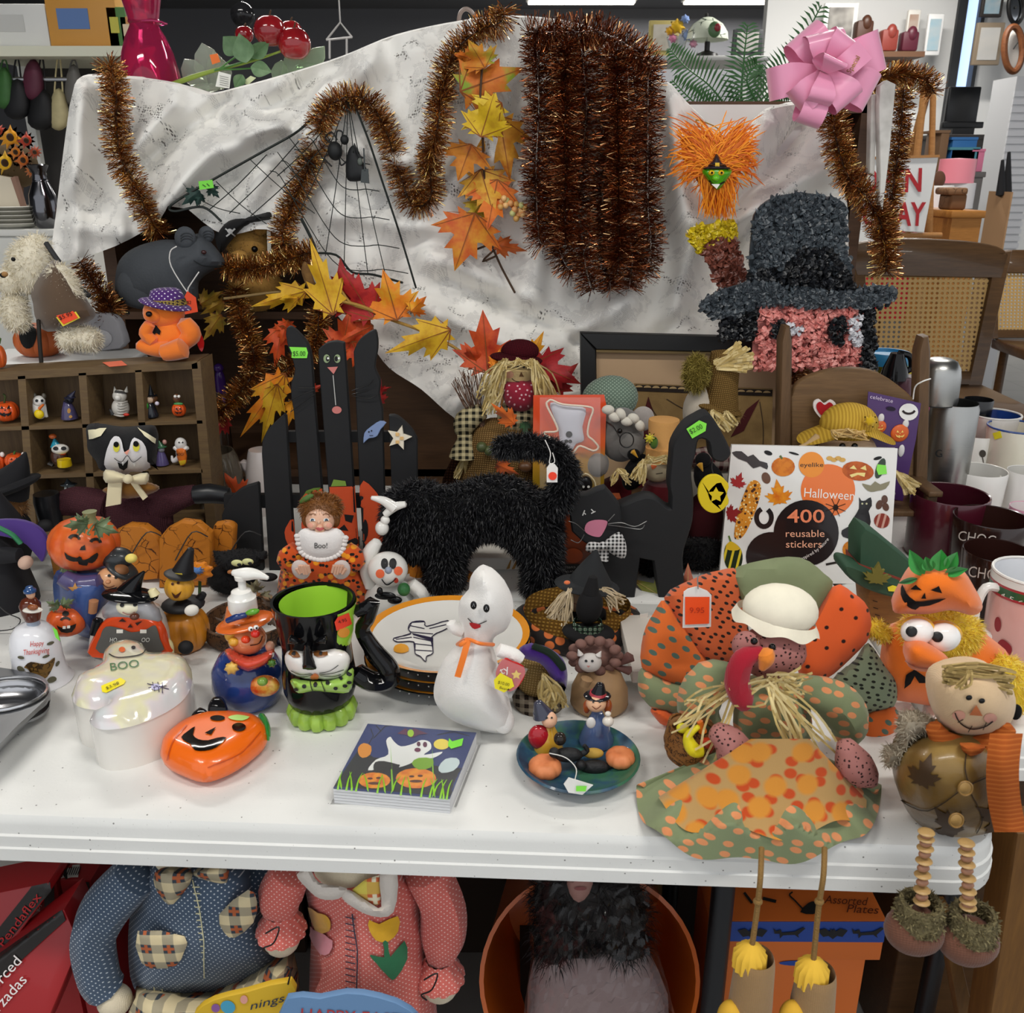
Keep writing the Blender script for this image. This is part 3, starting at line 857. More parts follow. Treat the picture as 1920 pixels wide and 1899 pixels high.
 # spider web hanging
wb=K('1d2421',.6)
t=Thing('spider_web_decoration','black wire spider web with a witch and a spider, pinned on the lace','decoration',P(640,520,2.12))
def WY(x,y):return min(lace_y(x,y)-.018,2.16)
def wire(nm,pts,r,mat=wb,sub=5,parent=None):
 q=[(a,b,WY(a,b))for a,b in sm(pts,sub,False)]
 return t.p(nm,tube([P(*k)for k in q],r,6),mat,parent)
wire('frame_wire',[(600,205),(560,245),(500,280),(420,325),(350,365),(318,388),(330,396),(380,388),(415,415)],.0028)
wire('frame_wire',[(660,185),(690,260),(720,350),(750,440),(780,540)],.0026)
wire('frame_wire',[(565,410),(585,450),(595,480)],.004)
wire('frame_wire',[(580,475),(630,478),(660,510),(700,515),(755,530)],.0028)
apex=(652,185)
ends=[(520,330),(560,400),(610,480),(645,510),(690,515),(722,512)]
for e in ends:wire('web_strand',[(apex[0]+(e[0]-apex[0])*k,apex[1]+(e[1]-apex[1])*k+10*math.sin(k*3.14))for k in(0,.35,.7,1)],.0011)
for k in(.35,.5,.66,.82,.96):
 pts=[(apex[0]+(e[0]-apex[0])*k,apex[1]+(e[1]-apex[1])*k+6)for e in[(500,320)]+ends+[(770,520)]]
 wire('web_strand',pts,.0011,sub=3)
for a,b in(((405,340),(500,420)),((470,300),(590,400)),((540,255),(600,320)),((430,400),(560,265)),((370,372),(450,400)),((470,405),(620,260)),((390,395),(500,290)),((520,285),(570,340))):
 wire('web_strand',[a,((a[0]+b[0])/2,(a[1]+b[1])/2+5),b],.0011,sub=3)
y=WY(640,300)-.015
sp=t.p('spider',join(E(628,283,14,17,y),E(646,262,8,9,y)),K('17191a',.6))
for i,q in enumerate(([(622,270),(610,258),(622,248),(632,262)],[(630,266),(632,246),(642,248),(640,262)],[(618,288),(608,296),(622,312)],[(636,296),(640,310),(652,300)])):
 t.p('spider_leg',TB(q,1.6,y),K('17191a',.6),sp)
w=t.p('witch_body',pillow(sm([(652,285),(664,272),(674,292),(690,322),(688,336),(656,340),(648,322)],3),y,.012),K('16181a',.6))
t.p('witch_hat',join(plate([(655,296),(664,268),(676,292),(684,296),(660,303)],y-.004,.006)),K('101112',.6),w)
t.p('witch_face',E(675,303,5,7,y-.01),K('5f665f',.6),w)
t.p('broom',join(TB([(682,278),(684,320)],1.5,y-.012),plate([(678,318),(690,316),(692,344),(676,342)],y-.012,.005)),K('4a4f50',.8),w)
for c in((375,358,340,385),(392,350,412,372),(378,365,368,388)):
 t.p('green_leaf',leaf_geo(c[0],c[1],c[2],c[3],WY(380,360)-.004,.9),[K('1f3a34',.6),K('17302a',.6)])
tg=t.p('price_sticker',plate([(372,340),(398,337),(401,352),(374,356)],WY(385,345)-.02,.0008),K('7ee04a',.6))
t.d('price_writing',[stroke([(380,346),(386,350)],1.5),stroke([(388,344),(393,349)],1.5)],tg,K('33502a'))
# autumn leaf garland with berries
def leafmat(a,b,c):return[blend(((.3,a),(.5,b),(.68,c)),22,.55,0,260,3,'Object',.25),K('8a4a1c',.7)]
t=Thing('leaf_garland','yellow and orange silk maple leaf garland with peach berries hanging on the lace','garland',P(905,550,2.16))
def LY(x,y):return lace_y(x,y)-.03
sp_=[(905,110),(900,200),(905,260),(908,330),(918,400),(920,450),(935,490),(950,520),(965,548)]
t.p('stem',TB([(a,b,LY(a,b))for a,b in sp_],2.2),K('4a3626',.8))
t.p('stem',TB([(a,b,LY(a,b))for a,b in[(925,455),(900,465),(885,470)]],2,smooth=3),K('4a3626',.8))
t.p('stem',TB([(a,b,LY(a,b))for a,b in[(930,480),(905,490),(925,470),(950,450)]],2,smooth=3),K('4a3626',.8))
for(bx,by,tx,ty_,wr,cs,dd,cu)in[(*[(lambda a,b:a-(b-a)*.18)(q[0],q[2]),(lambda a,b:a-(b-a)*.18)(q[1],q[3]),(lambda a,b:b+(b-a)*.1)(q[0],q[2]),(lambda a,b:b+(b-a)*.1)(q[1],q[3])],q[4]*1.1,*q[5:])for q in[(880,165,975,130,.9,('b8571c','cc7428','86a032'),.03,.02),(905,120,880,78,1.1,('86a032','c98a2a','c9671c'),0,.02),(905,245,925,180,.95,('c9a21c','dcb722','b98a1c'),-.02,.015),(930,200,870,240,.8,('d9b62a','e0c23a','c99a1c'),0,.02),(915,240,955,232,.7,('dcae22','d0a020','caa01a'),0,.02),(880,280,860,335,1.15,('c06a1e','d08428','b45a1a'),-.01,.015),(940,235,955,330,.7,('b8741e','c98e2c','a8581a'),.02,.025),(905,330,925,400,1.0,('c9761e','dca83a','c25a1a'),-.03,.015),(900,385,875,420,.9,('a89a2c','c2a030','8f8a28'),0,.02),(930,350,915,425,.9,('d2601c','e07a28','c8501a'),-.035,.015),(885,415,855,500,1.0,('d9a02c','cf7424','c24a1e'),-.01,.02),(935,460,985,470,.55,('b8501c','c9662a','a8401a'),0,.02),(880,110,850,100,.9,('d98a2a','d06a20','a8a038'),0,.015)]]:
 t.p('leaf',leaf_geo(bx,by,tx,ty_,LY((bx+tx)/2,(by+ty_)/2)-.015,wr,dd,cu),leafmat(*cs))
for i,(bx,by)in enumerate([(940,378),(948,385),(938,388),(950,376),(957,381),(945,372),(968,383),(978,385),(965,393),(975,396),(985,390),(961,400),(971,404),(980,402),(968,410)]):
 t.p('berry',E(bx,by,6,6,LY(940,385)-.02-.004*(i%3),seg=10,rings=7),K(['e8a86a','f0c080','d8a45a','cfd08a'][i%4],.4))
 # orange haired witch ornament
y=2.10
t=Thing('witch_ornament','green-faced witch head ornament with wild orange hair hanging on the lace','ornament',P(1345,430,y))
HAIR=sm([(1262,240),(1300,262),(1345,255),(1390,268),(1420,255),(1424,290),(1400,325),(1375,360),(1362,400),(1345,412),(1330,385),(1300,350),(1275,310),(1262,275)],4)
hg=pillow(xf([(a-1343,b-320)for a,b in HAIR],1343,318,.8),y+.01,.03,9)
hb=t.p('hair_base',hg,K('e8780c',.9))
r_=random.Random(5);hs=G()
for i in range(1100):
 a=r_.uniform(0,6.28);rr=r_.uniform(.0,.35);cx,cy=1343+40*rr*math.cos(a)*2,310+40*rr*math.sin(a)*2
 if r_.random()<.35:ex,ey=1348+r_.gauss(0,15)+(cx-1343)*.3,r_.uniform(345,415)
 else:
  ex,ey=cx+r_.choice((-1,1))*r_.uniform(25,76),cy+r_.uniform(-82,30)
 mx,my=(cx+ex)/2+r_.gauss(0,9),(cy+ey)/2-12+r_.gauss(0,6);yy=y-.022-r_.random()*.012
 pts=[P(*q)for q in sm([(cx,cy,yy),(mx,my,yy-.008),(ex,ey,yy+.01)],4,False)]
 k=ribbon(pts,(r_.uniform(-.5,.5),-1,r_.uniform(-.3,.3)),[.0022]*(len(pts)-1)+[.0005]);k.m=[i%3]*len(k.f);hs+=k
t.p('hair',hs,[K('f58a12',.6),K('ff9d1e',.6),K('d9660a',.6)],hb,kind='stuff',ang=180)
t.p('hanging_loop',TB([(1352,262),(1345,240),(1305,225),(1320,245),(1350,258)],1.2,y-.03),metalm('c9a85a',.3))
fy=y-.045
fa=t.p('face',pillow(sm([(1318,325),(1320,316),(1344,308),(1366,316),(1372,322),(1362,338),(1346,356),(1330,342)],3),fy,.018),gloss('55a818'))
t.p('nose',E(1342,334,7,6,fy-.018),gloss('6cc420'),fa)
for x in(1334,1352):t.p('eye',E(x,324,6,5,fy-.017),gloss('e8c020'),fa)
for x in(1334,1352):t.p('pupil',E(x+1,324,2.2,2.2,fy-.022),gloss('201008'),fa)
t.d('mouth',stroke(sm([(1328,340),(1342,347),(1358,340)],4,False),2.6),fa,K('201010'))
t.p('tooth',plate([(1334,345),(1350,345),(1344,354)],fy-.016,.003),K('f2efe6'),fa)
h=t.p('hat',join(pillow(sm([(1328,312),(1336,302),(1344,288),(1352,304),(1362,312)],3),fy,.016),pillow(sm([(1317,316),(1344,309),(1371,316),(1344,319)],4),fy-.006,.016)),K('241c26',.6))
t.d('hat_band',[stroke([(1331,310),(1360,310)],4)],h,K('7a4a20'))
t.p('hat_buckle',plate(rect(1341,305,1349,312),fy-.02,.003),metalm('d9b040'),h)
# popcorn-plastic wall art
def popcorn(poly,Y,colr,n,seed,sz=13):
 """curly chips of melted plastic all over a flat shape"""
 r=random.Random(seed);xs=[p[0]for p in poly];ys=[p[1]for p in poly];pts=[]
 tries=np.array([(r.uniform(min(xs),max(xs)),r.uniform(min(ys),max(ys)))for _ in range(n*8)])
 ok=_np_inside(tries,poly);pts=tries[ok][:n];g=G();m=mpp(1450,500,Y)
 for x,yy in pts:
  a=r.uniform(0,6.28);le=sz*r.uniform(.7,1.2);c=P(x,yy,Y-.004);u=Vector((math.cos(a),0,math.sin(a)));w_=Vector((-math.sin(a),0,math.cos(a)))
  bl=le*m;q=[]
  for k in range(5):
   f=k/4-.5;lift=.011*(1-(2*f)**2)+.002+r.uniform(0,.003)
   q.append(c+u*bl*f+w_*bl*.32*math.sin(f*4+r.uniform(-.3,.3))+Vector((0,-lift,0)))
  k=ribbon(q,[(w_*.5+Vector((0,-1,0)))[:]]*5,[bl*.3,bl*.62,bl*.7,bl*.55,bl*.2]);k.m=[r.randrange(len(colr)if isinstance(colr,list)else 1)]*len(k.f);g+=k
 return g
def pc_part(t,nm,poly,Y,cols,n,seed,sz=13):
 mats=[K(c,.38,spec=.6)for c in cols]
 b=t.p(nm,plate(poly,Y,.006),mats[0]);t.p('plastic_chips',popcorn(poly,Y,mats,n,seed,sz),mats,b,kind='stuff',ang=60);return b
y=1.96
t=Thing('pilgrim_wall_art','popcorn plastic pilgrim head in a grey hat, propped beside the chair','wall art',P(1500,690,y))
pc_part(t,'hat_crown',sm([(1412,520),(1410,430),(1418,395),(1450,370),(1500,362),(1550,368),(1580,390),(1584,450),(1590,520),(1500,490)],3),y,['41484e','4a5258','343a40'],900,1)
pc_part(t,'hat_band',sm([(1408,530),(1412,508),(1480,490),(1500,465),(1560,470),(1592,520),(1600,560),(1500,545)],3),y-.003,['14161a','1c1f24','0d0e10'],420,2)
pc_part(t,'hat_brim',sm([(1310,575),(1350,545),(1420,528),(1500,540),(1590,545),(1640,535),(1682,545),(1640,575),(1500,572),(1420,572),(1360,598)],3),y-.008,['41484e','4c545a','353b41'],720,3)
pc_part(t,'hair',[(1352,600),(1420,570),(1412,635),(1348,635)],y-.003,['14161a','1c1f24','0d0e10'],170,4)
pc_part(t,'hair',[(1610,565),(1636,570),(1640,690),(1612,690)],y-.003,['14161a','1c1f24','0d0e10'],150,5)
pc_part(t,'face',[(1418,572),(1610,572),(1612,690),(1408,690)],y,['e08a82','ea9a90','d27a72'],720,6)
pc_part(t,'eye_white',[(1592,598),(1612,588),(1612,648),(1590,645)],y-.006,['d6d6da','e4e4e8','c4c4ca'],50,7,11)
pc_part(t,'eye_white',[(1470,604),(1500,606),(1505,625),(1470,625)],y-.006,['d6d6da','e4e4e8','c4c4ca'],26,8,11)
pc_part(t,'pupil',circ(1570,618,17,26),y-.008,['14161a','1c1f24','0d0e10'],60,9,11)
pc_part(t,'pupil',circ(1459,618,15,18),y-.008,['14161a','1c1f24','0d0e10'],40,10,11)
y=2.1
t=Thing('torch_wall_art','small yellow and brown popcorn plastic decoration under the orange witch hair','wall art',P(1360,540,y))
pc_part(t,'yellow_top',sm([(1292,430),(1330,420),(1372,415),(1376,445),(1330,460),(1312,475),(1296,455)],3),y,['d0b616','e2cc26','b89c10'],170,11)
pc_part(t,'brown_handle',[(1316,470),(1330,450),(1376,442),(1401,525),(1350,545)],y-.003,['7c4436','8f5242','683628'],230,12)
# pink bow
y=2.05
pk=K('f3a0c2',.28,sheen=.4,coat=.15);pk.name='pink_satin'
t=Thing('pink_bow','pink satin ribbon bow clipped above the lace and tinsel','bow',P(1545,240,y))
def loop(pts,w,nm='ribbon_loop',nx=(0,-.5,.9),parent=None):
 q=sm(pts,6,False);pp=[P(*k)for k in q];n=len(pp)
 return t.p(nm,ribbon(pp,[Vector(nx)]*n if not callable(nx)else[nx(i/(n-1))for i in range(n)],w),pk,parent,ang=180)
def loopb(c,tip,wid,Y,lift=.05,nm='ribbon_loop',ww=1.0):
 """one bow loop: from centre pixel out to tip pixel and back, ribbon band wid metres wide"""
 C_,T_=P(c[0],c[1],Y),P(tip[0],tip[1],Y-.01);u=(T_-C_);le=u.length;u.normalize();n=Vector((0,-1,0));s=u.cross(n).normalized();v=[];f=[];N=20
 for i in range(N+1):
  a=2*math.pi*i/N;rr=le*.5;x=rr-rr*math.cos(a);z=math.sin(a)*lift*(.35+.65*x/le)
  w_=wid*(.35+.65*min(1,x/(le*.6)))*.5*ww
  b=C_+u*x+n*z
  v+=[b-s*w_,b+s*w_]
 for i in range(N):f.append([2*i,2*i+1,2*i+3,2*i+2])
 return t.p(nm,G().add(v,f),pk,ang=180)
for(tip,w_,dy,lf)in[((1440,160),.085,.0,.05),((1490,195),.08,-.03,.045),((1500,62),.1,.03,.05),((1540,60),.1,0,.05),((1592,72),.105,-.01,.055),((1652,92),.105,.02,.05),((1632,178),.1,0,.05),((1590,195),.085,-.04,.04),((1530,195),.07,-.05,.04),((1510,235),.07,-.03,.04),((1560,110),.07,-.06,.05)]:
 loopb((1545,135),tip,w_*.72,y+dy,lf)
t.p('knot',E(1546,138,16,14,y-.03),pk)
tail=t.p('ribbon_tail',ribbon([P(*k)for k in sm([(1560,145,y-.03),(1590,120,y-.07),(1622,92,y-.06)],6,False)],(0,-1,.2),.045),pk,ang=180)
t.d('gold_writing',txt('Special',1595,138,9,34,-60),tail,metalm('9c7a20',.4),off=.002)
# fern
t=Thing('fern','green plastic fern behind the lace, left of the pink bow','plant',P(1400,230,2.42))
def frond(pts,wl,Y,nm='frond'):
 q=sm([(a,b,Y)for a,b in pts],8,False);pp=[P(*k)for k in q];g=tube(pp,[.003*(1-.8*i/len(pp))+.0006 for i in range(len(pp))],5);n=len(pp)
 for i in range(1,n-1):
  T=(pp[i+1]-pp[i-1]).normalized();s=T.cross(Vector((0,-1,0))).normalized()
  for sg in(-1,1):
   for half in(0,):
    le=wl*math.sin(math.pi*min(1,(i+half)/n*.86+.12))**.8
    b=pp[i]+T*(pp[i+1]-pp[i]).length*half;e=b+s*sg*le+T*le*.3+Vector((0,-.012,0));m_=(b+e)/2+T*.001+Vector((0,-.005,.002))
    g.add([b-T*.0012,b+T*.0012,m_+T*.003,e,m_-T*.003],[[0,1,2,3,4]],0)
 return t.p(nm,g,K('3d6b3c',.4,var=.2,vs=15),ang=60)
frond([(1400,235),(1370,210),(1330,160),(1285,125),(1255,90)],.05,2.44);frond([(1395,240),(1390,180),(1395,110),(1402,45)],.055,2.46);frond([(1410,235),(1440,180),(1470,130),(1510,80)],.06,2.5)
frond([(1380,240),(1340,215),(1300,190),(1260,150)],.045,2.42);frond([(1420,240),(1450,215),(1480,190)],.045,2.42);frond([(1440,220),(1500,90),(1540,10)],.045,2.55);frond([(1405,240),(1420,200),(1400,150),(1420,120)],.05,2.4)
t.p('pot',L(1400,[(330,36),(250,52),(235,56),(235,46),(300,30)],2.45),K('2b2a28',.5))
# slats on the right
t=Thing('weathered_fence_slats','pair of weathered white wooden slats standing in the tinsel beside the sign','slat',P(1660,400,2.16))
t.p('board',plate([(1647,200),(1650,160),(1663,150),(1680,158),(1668,290),(1655,395),(1648,380),(1650,330)],2.06,.02,.002),blend(((.3,'b4b2ac'),(.5,'d2d0ca'),(.7,'dcdad4')),14,.8,0,120))
t.p('board',plate([(1633,178),(1646,175),(1640,330),(1630,325)],2.08,.02,.002),blend(((.3,'b4b2ac'),(.5,'d2d0ca'),(.7,'dcdad4')),14,.8,0,120))
# on top of the hutch
HT=ztop
y=2.42
vz=P(285,168,y).z
t=Thing('glass_vase','magenta pink glass vase with a pinched neck standing on the lace','vase',P(285,168,y))
t.p('body',L(285,[(168,40),(163,56),(140,54),(100,46),(70,36),(52,27),(46,25),(42,28),(36,27),(20,30),(-20,38),(-60,44),(-60,41),(-20,35),(20,27),(40,23),(60,26),(100,42),(158,50),(160,0)],y,36),glassm('e0457f',.04,1.4,.8))
m_=mpp(285,46,y)
t.p('neck_ring',tube([P(285,44,y)+Vector((.0262*m_/m_*math.cos(a/10*3.1416*2)*1.32,.0262*1.32*math.sin(a/10*3.1416*2),.002*math.sin(a)))for a in range(11)],.002,6),glassm('d9508c',.04,1.4,.6))
t.settle(vz)
y=2.38
t=Thing('apple_pick','spray of red artificial apples with green leaves and a stem on the lace','artificial fruit',P(440,150,y))
for(a,b,r)in((506,58,30),(552,82,31),(458,65,17),(545,60,22)):
 g=E(a,b,r,r*.95,y+(.06 if r<25 else 0),seg=24,rings=14);c=P(a,b,y+(.06 if r<25 else 0));rad=r*mpp(a,b,y)
 g.v=[c+(p-c)*(1-.18*math.exp(-((p-c).x**2+(p-c).y**2)/(rad*.3)**2)*(1 if(p-c).z>0 else.5))for p in g.v]
 ap=t.p('apple',g,blend(((.3,'7c1018'),(.55,'9c1a20'),(.75,'b0402c')),14,.16,.8))
 t.p('apple_stem',tube([c+Vector((0,0,rad*.75)),c+Vector((.006,0,rad*1.15))],.002,5),K('4a3018'),ap)
t.p('stem',TB([(318,160),(360,145),(402,132),(470,115),(530,95)],[4.5,4.5,3.5,2.5,2],y),K('8aa040',.6))
for a in([(402,132),(450,118),(480,108)],[(405,130),(440,130),(470,128)],[(410,130),(430,115),(445,105)]):t.p('twig',TB(a,1.6,y-.005),K('4a7a3a',.6))
def oval_leaf(t,b,tip,w,Y,mat,dY=0,nm='leaf'):
 ux,uy=tip[0]-b[0],tip[1]-b[1];ol=[]
 for i in range(21):
  k=i/20
  ol.append((k,math.sin(math.pi*k**.8)*(1-.15*k)))
 g=G();v=[];n=21
 for k,ww in ol:
  for s in(-1,0,1):v.append(P(b[0]+ux*k-uy*s*ww*w*.5,b[1]+uy*k+ux*s*ww*w*.5,Y+dY*k+(abs(s)*-.012*ww)))
 f=[]
 for i in range(n-1):
  for j in range(2):f.append([3*i+j,3*i+j+1,3*i+4+j,3*i+3+j])
 return t.p(nm,g.add(v,f),mat,ang=60)
lm=blend(((.3,'4c6a44'),(.55,'688760'),(.72,'86a07c')),18,.5,.1,200)
oval_leaf(t,(450,100),(418,68),1.0,y,lm);oval_leaf(t,(462,118),(448,62),.75,y-.03,lm);oval_leaf(t,(470,108),(505,78),.75,y-.02,lm);oval_leaf(t,(470,125),(510,135),.8,y-.02,lm);oval_leaf(t,(455,140),(440,165),.9,y-.03,lm)
tag=t.p('paper_tag',plate([(410,134),(433,140),(430,166),(404,162)],y-.03,.0008),K('e9e9e2',.7))
t.d('tag_print',[stroke([(412,142+i*4),(429,146+i*4)],1)for i in range(5)],tag,K('8a8a86'))
t.p('paper_tag',plate([(455,153),(470,142),(480,146),(464,160)],y-.03,.0008),K('d6dfb0',.7))
for(nm,lab,petals,Y)in(('crystal_bowl','clear cut-glass leaf bowl behind the apple stem',[((380,165),(345,110),.7),((400,165),(378,80),.6),((420,165),(415,110),.6),((390,170),(350,140),.6),((410,168),(400,95),.5)],2.45),('crystal_bowl','pale green glass leaf bowl beside the red apples',[((530,155),(500,165),.7),((535,155),(570,82),.55),((555,152),(608,86),.5),((520,158),(528,112),.7),((540,155),(590,120),.6)],2.43)):
 t=Thing(nm,lab,'bowl',P((380 if Y>2.44 else 540),172,Y),'glass leaf bowls on the lace')
 gm=glassm('dfe8da' if Y>2.44 else 'cfe6c8',.05,1.4,.75)
 for(b,e,w_)in petals:
  ux,uy=e[0]-b[0],e[1]-b[1]
  pl=[(b[0]+ux*k-uy*s*w_*.5,b[1]+uy*k+ux*s*w_*.5)for k,s in((0,-.5),(.5,-1),(.8,-.7),(1,0),(.8,.7),(.5,1),(0,.5))]
  t.p('glass_leaf',plate(pl,lean(Y,P(b[0],b[1],Y).z,-.3),.006,.0015),gm)
 if Y>2.44:
  stk=t.p('price_sticker',plate([(393,103),(408,100),(413,116),(398,121)],Y-.05,.0008),K('f07a3a'))
 t.p('base',E(385 if Y>2.44 else 540,165,28,8,Y),gm)
t=Thing('cane_hook','bent grey cane hook poking up behind the lace beside the tinsel','hook',P(862,70,2.32));t.p('hook',TB([(862,120),(860,60),(862,28),(872,17),(884,22),(892,38)],4,2.32),K('8a7a72',.4));t.p('tip',E(892,39,5,5,2.32),K('6a5a54',.4));t.settle(HT)
# helpers for figurines
def pump(px,py,rx,ry,Y,lobes=9,dep=None,seg=54):
 c=P(px,py,Y);m=mpp(px,py,Y);dep=rx if dep is None else dep;v=[];f=[];R=14
 for i in range(R+1):
  a=math.pi*i/R
  for j in range(seg):
   b=2*math.pi*j/seg;k=1-.10*(1-abs(math.sin(b*lobes/2)))**2*math.sin(a)
   z=math.cos(a)*(1-.22*math.exp(-(math.sin(a)/.35)**2))
   v.append(c+Vector((rx*m*k*math.sin(a)**.85*math.cos(b),dep*m*k*math.sin(a)**.85*math.sin(b),ry*m*z)))
 for i in range(R):
  for j in range(seg):f.append([i*seg+j,(i+1)*seg+j,(i+1)*seg+(j+1)%seg,i*seg+(j+1)%seg])
 return _weld(G().add(v,f))
def jack(cx,cy,s,sy=None,rot=0,grin=True):
 """jack-o-lantern features in pixels: two eyes, nose, toothed mouth"""
 sy=s if sy is None else sy;R_=lambda q:xf(q,cx,cy,s,rot,sy)
 e1=R_([(-.55,-.15),(-.38,-.5),(-.15,-.12)]);e2=R_([(.15,-.12),(.38,-.5),(.55,-.15)]);n=R_([(-.09,.08),(0,-.12),(.09,.08)])
 mth=R_([(-.7,.12),(-.45,.32),(-.2,.38),(-.18,.27),(-.02,.28),(0,.4),(.2,.38),(.45,.32),(.7,.12),(.55,.5),(.25,.66),(.2,.52),(.05,.54),(.04,.7),(-.25,.66),(-.55,.5)])
 return[e1,e2,n,mth]
def coneg(bx,by,tx,ty_,r,Y,r1=.6,bend=0,dY=0,seg=16):
 """pointed hat cone from base-centre pixel to tip pixel, r base radius px"""
 n=7;pts=[];rr=[]
 for i in range(n):
  k=i/(n-1);x=bx+(tx-bx)*k+bend*k*k;y=by+(ty_-by)*k
  pts.append(P(x,y,Y+dY*k));rr.append(max(r*(1-k)+r1*k,.3)*mpp(x,y,Y))
 return tube(pts,rr,seg)
def brim(px,py,rx,ry,Y,rot=0,th=2,d=None):
 return E(px,py,rx,th,Y,d if d else rx*.9,rot,24,8)
blk=lambda:K('141416',.6)
ORG='d9541e'
# printer's tray with miniatures
TY=1.80
wdt=wood('5a4632','76603f',5,'x',.6)
t=Thing('printers_tray','brown wooden printer tray with compartments full of tiny figurines','shelf',P(190,1010,TY))
def TZL(px,py):return P(px,py,TY).z
fr=[(-60,694),(372,672),(384,700),(-60,726)]
def bd(nm,poly,dep=.075):return t.p(nm,plate(poly,TY,dep,.0015),wdt)
bd('top_rail',[(-70,700),(370,676),(372,692),(-70,718)]);bd('side_rail',[(358,682),(376,676),(408,1010),(388,1010)]);bd('bottom_rail',[(-70,998),(400,996),(402,1012),(-70,1014)])
t.p('back_panel',plate([(-70,700),(372,678),(404,1012),(-70,1012)],TY+.075,.006),wood('54402c','6c573a',5,'z',.6))
for a,b,c,d in((32,48,54,70),(146,162,168,184),(252,266,272,288)):bd('divider',[(a,706-a*.05),(b,705-a*.05),(d,1002),(c,1002)],.07)
for y0,y1 in((799,787),(891,879),(985,976)):bd('shelf_board',[(-70,y0+3),(380,y1),(381,y1+8),(-70,y0+12)],.07)
st=t.p('price_sticker',hplate([(192,679),(228,676),(238,684),(205,687)],TZL(210,684)+.0012,.0008),K('f0704a',.6))
MY=TY+.03
def shz(x,y):return P(x,y,TY).z
def mini(name,label,x,yb,cat='figurine'):
 return Thing(name,label,cat,P(x,yb,MY),'miniature figurines in the printer tray')
SH1=lambda x:P(x,799-(x+70)*12/450,TY).z+.0025
SH2=lambda x:P(x,891-(x+70)*12/450,TY).z+.0025
SH3=lambda x:P(x,985-(x+70)*9/450,TY).z+.0025
t=mini('pumpkin_figurine','tiny orange jack-o-lantern in the top row of the printer tray',12,792)
b=t.p('body',pump(12,772,23,20,MY),gloss(ORG));t.p('stem',TB([(8,756),(10,745),(6,740)],2,MY),K('3c4a20'))
t.d('face',jack(10,770,17),b,blk());t.settle(SH1(12))
t=mini('ghost_dog_figurine','white ghost dog figurine with a yellow candy bag',74,790)
b=t.p('body',join(E(74,768,13,22,MY),E(74,756,11,11,MY-.004)),gloss('e4e2dc'));t.p('bag',join(E(74,780,9,9,MY-.018,6)),gloss('e8c818'));t.p('carrot',TB([(74,770),(82,762)],[3,2],MY-.02,smooth=2),gloss('d86a20'))
for x in(66,83):t.p('ear',E(x,746,4,6,MY),gloss('5a544a'))
for x in(70,79):t.d('eye',circ(x,755,2.6,n=8),b,blk())
for x in(60,88):t.p('arm',TB([(x+(5 if x<70 else-5),765),(x,785)],[4,3],MY,smooth=2),gloss('e4e2dc'))
t.settle(SH1(74))
t=mini('crow_figurine','small dark purple crow figurine in a witch hat',132,789)
b=t.p('body',L(132,[(789,15),(786,15),(770,11),(756,6),(752,0)],MY),gloss('4a4468'));t.p('head',E(131,754,8,8,MY-.002),gloss('20222c'));t.p('hat',join(coneg(133,750,142,737,7,MY),brim(132,750,11,2,MY)),gloss('2c2c40'));t.p('beak',coneg(128,756,120,758,3,MY-.01),gloss('1a1a20'))
t.d('patch',[circ(130,775,3,5,n=8),circ(133,786,3,3,n=8)],b,K('b88848'));t.settle(SH1(132))
t=mini('raccoon_mummy_figurine','raccoon figurine wrapped as a grey mummy',226,779)
b=t.p('body',join(E(226,762,16,18,MY),E(224,740,13,12,MY-.003)),gloss('c9c5bc'));
for i in range(6):t.p('bandage',TB([(211+abs(i-3),750+i*5,MY),(226,753+i*5,MY-.021),(241-abs(i-3),750+i*5,MY)],1.5),gloss('d8d4cc'))
for x in(216,236):t.p('ear',coneg(x,732,x+(-2 if x<226 else 2),722,4,MY),gloss('a8a49a'))
t.d('mask',[stroke([(215,732),(238,735)],4)],b,K('3a3836'));t.p('muzzle',E(221,743,6,6,MY-.014),gloss('e0dcd4'));t.p('tail',TB([(212,775),(207,765)],4,MY,smooth=2),gloss('3a3a3a'));t.p('candy',E(236,775,6,3,MY-.014),gloss('c83020'));t.settle(SH1(226))
t=mini('witch_girl_figurine','tiny witch girl figurine in a black robe with a green doll',283,777)
b=t.p('robe',L(283,[(777,14),(774,14),(760,10),(750,6),(746,0)],MY),gloss('22262e'));t.p('head',E(280,745,8,8,MY-.003),gloss('e8c8a8'));t.p('hair',E(284,743,11,10,MY+.003),gloss('6a4a30'));t.p('hat',join(coneg(282,738,281,718,7,MY),brim(283,738,12,2,MY)),gloss('16181c'))
t.p('doll',E(273,757,5,8,MY-.014),gloss('3a9a3a'));t.p('hand',E(294,753,4,4,MY-.01),gloss('d8d0e0'));t.settle(SH1(283))
t=mini('pumpkin_owl_figurine','tiny brown owl peeking out of an orange pumpkin',335,777)
b=t.p('pumpkin',pump(335,765,13,13,MY),gloss(ORG));t.p('head',E(331,744,7,9,MY),gloss('6e4a34'));t.p('leaves',E(334,754,9,3,MY-.004),gloss('3f8a4a'))
for x in(328,335):t.p('eye',E(x,740,3,3,MY-.009,seg=8,rings=6),gloss('f0efe8'))
t.d('face',jack(334,766,9),b,blk());t.settle(SH1(335))
t=mini('party_raccoon_figurine','raccoon figurine in a blue party hat holding a yellow pot',115,888)
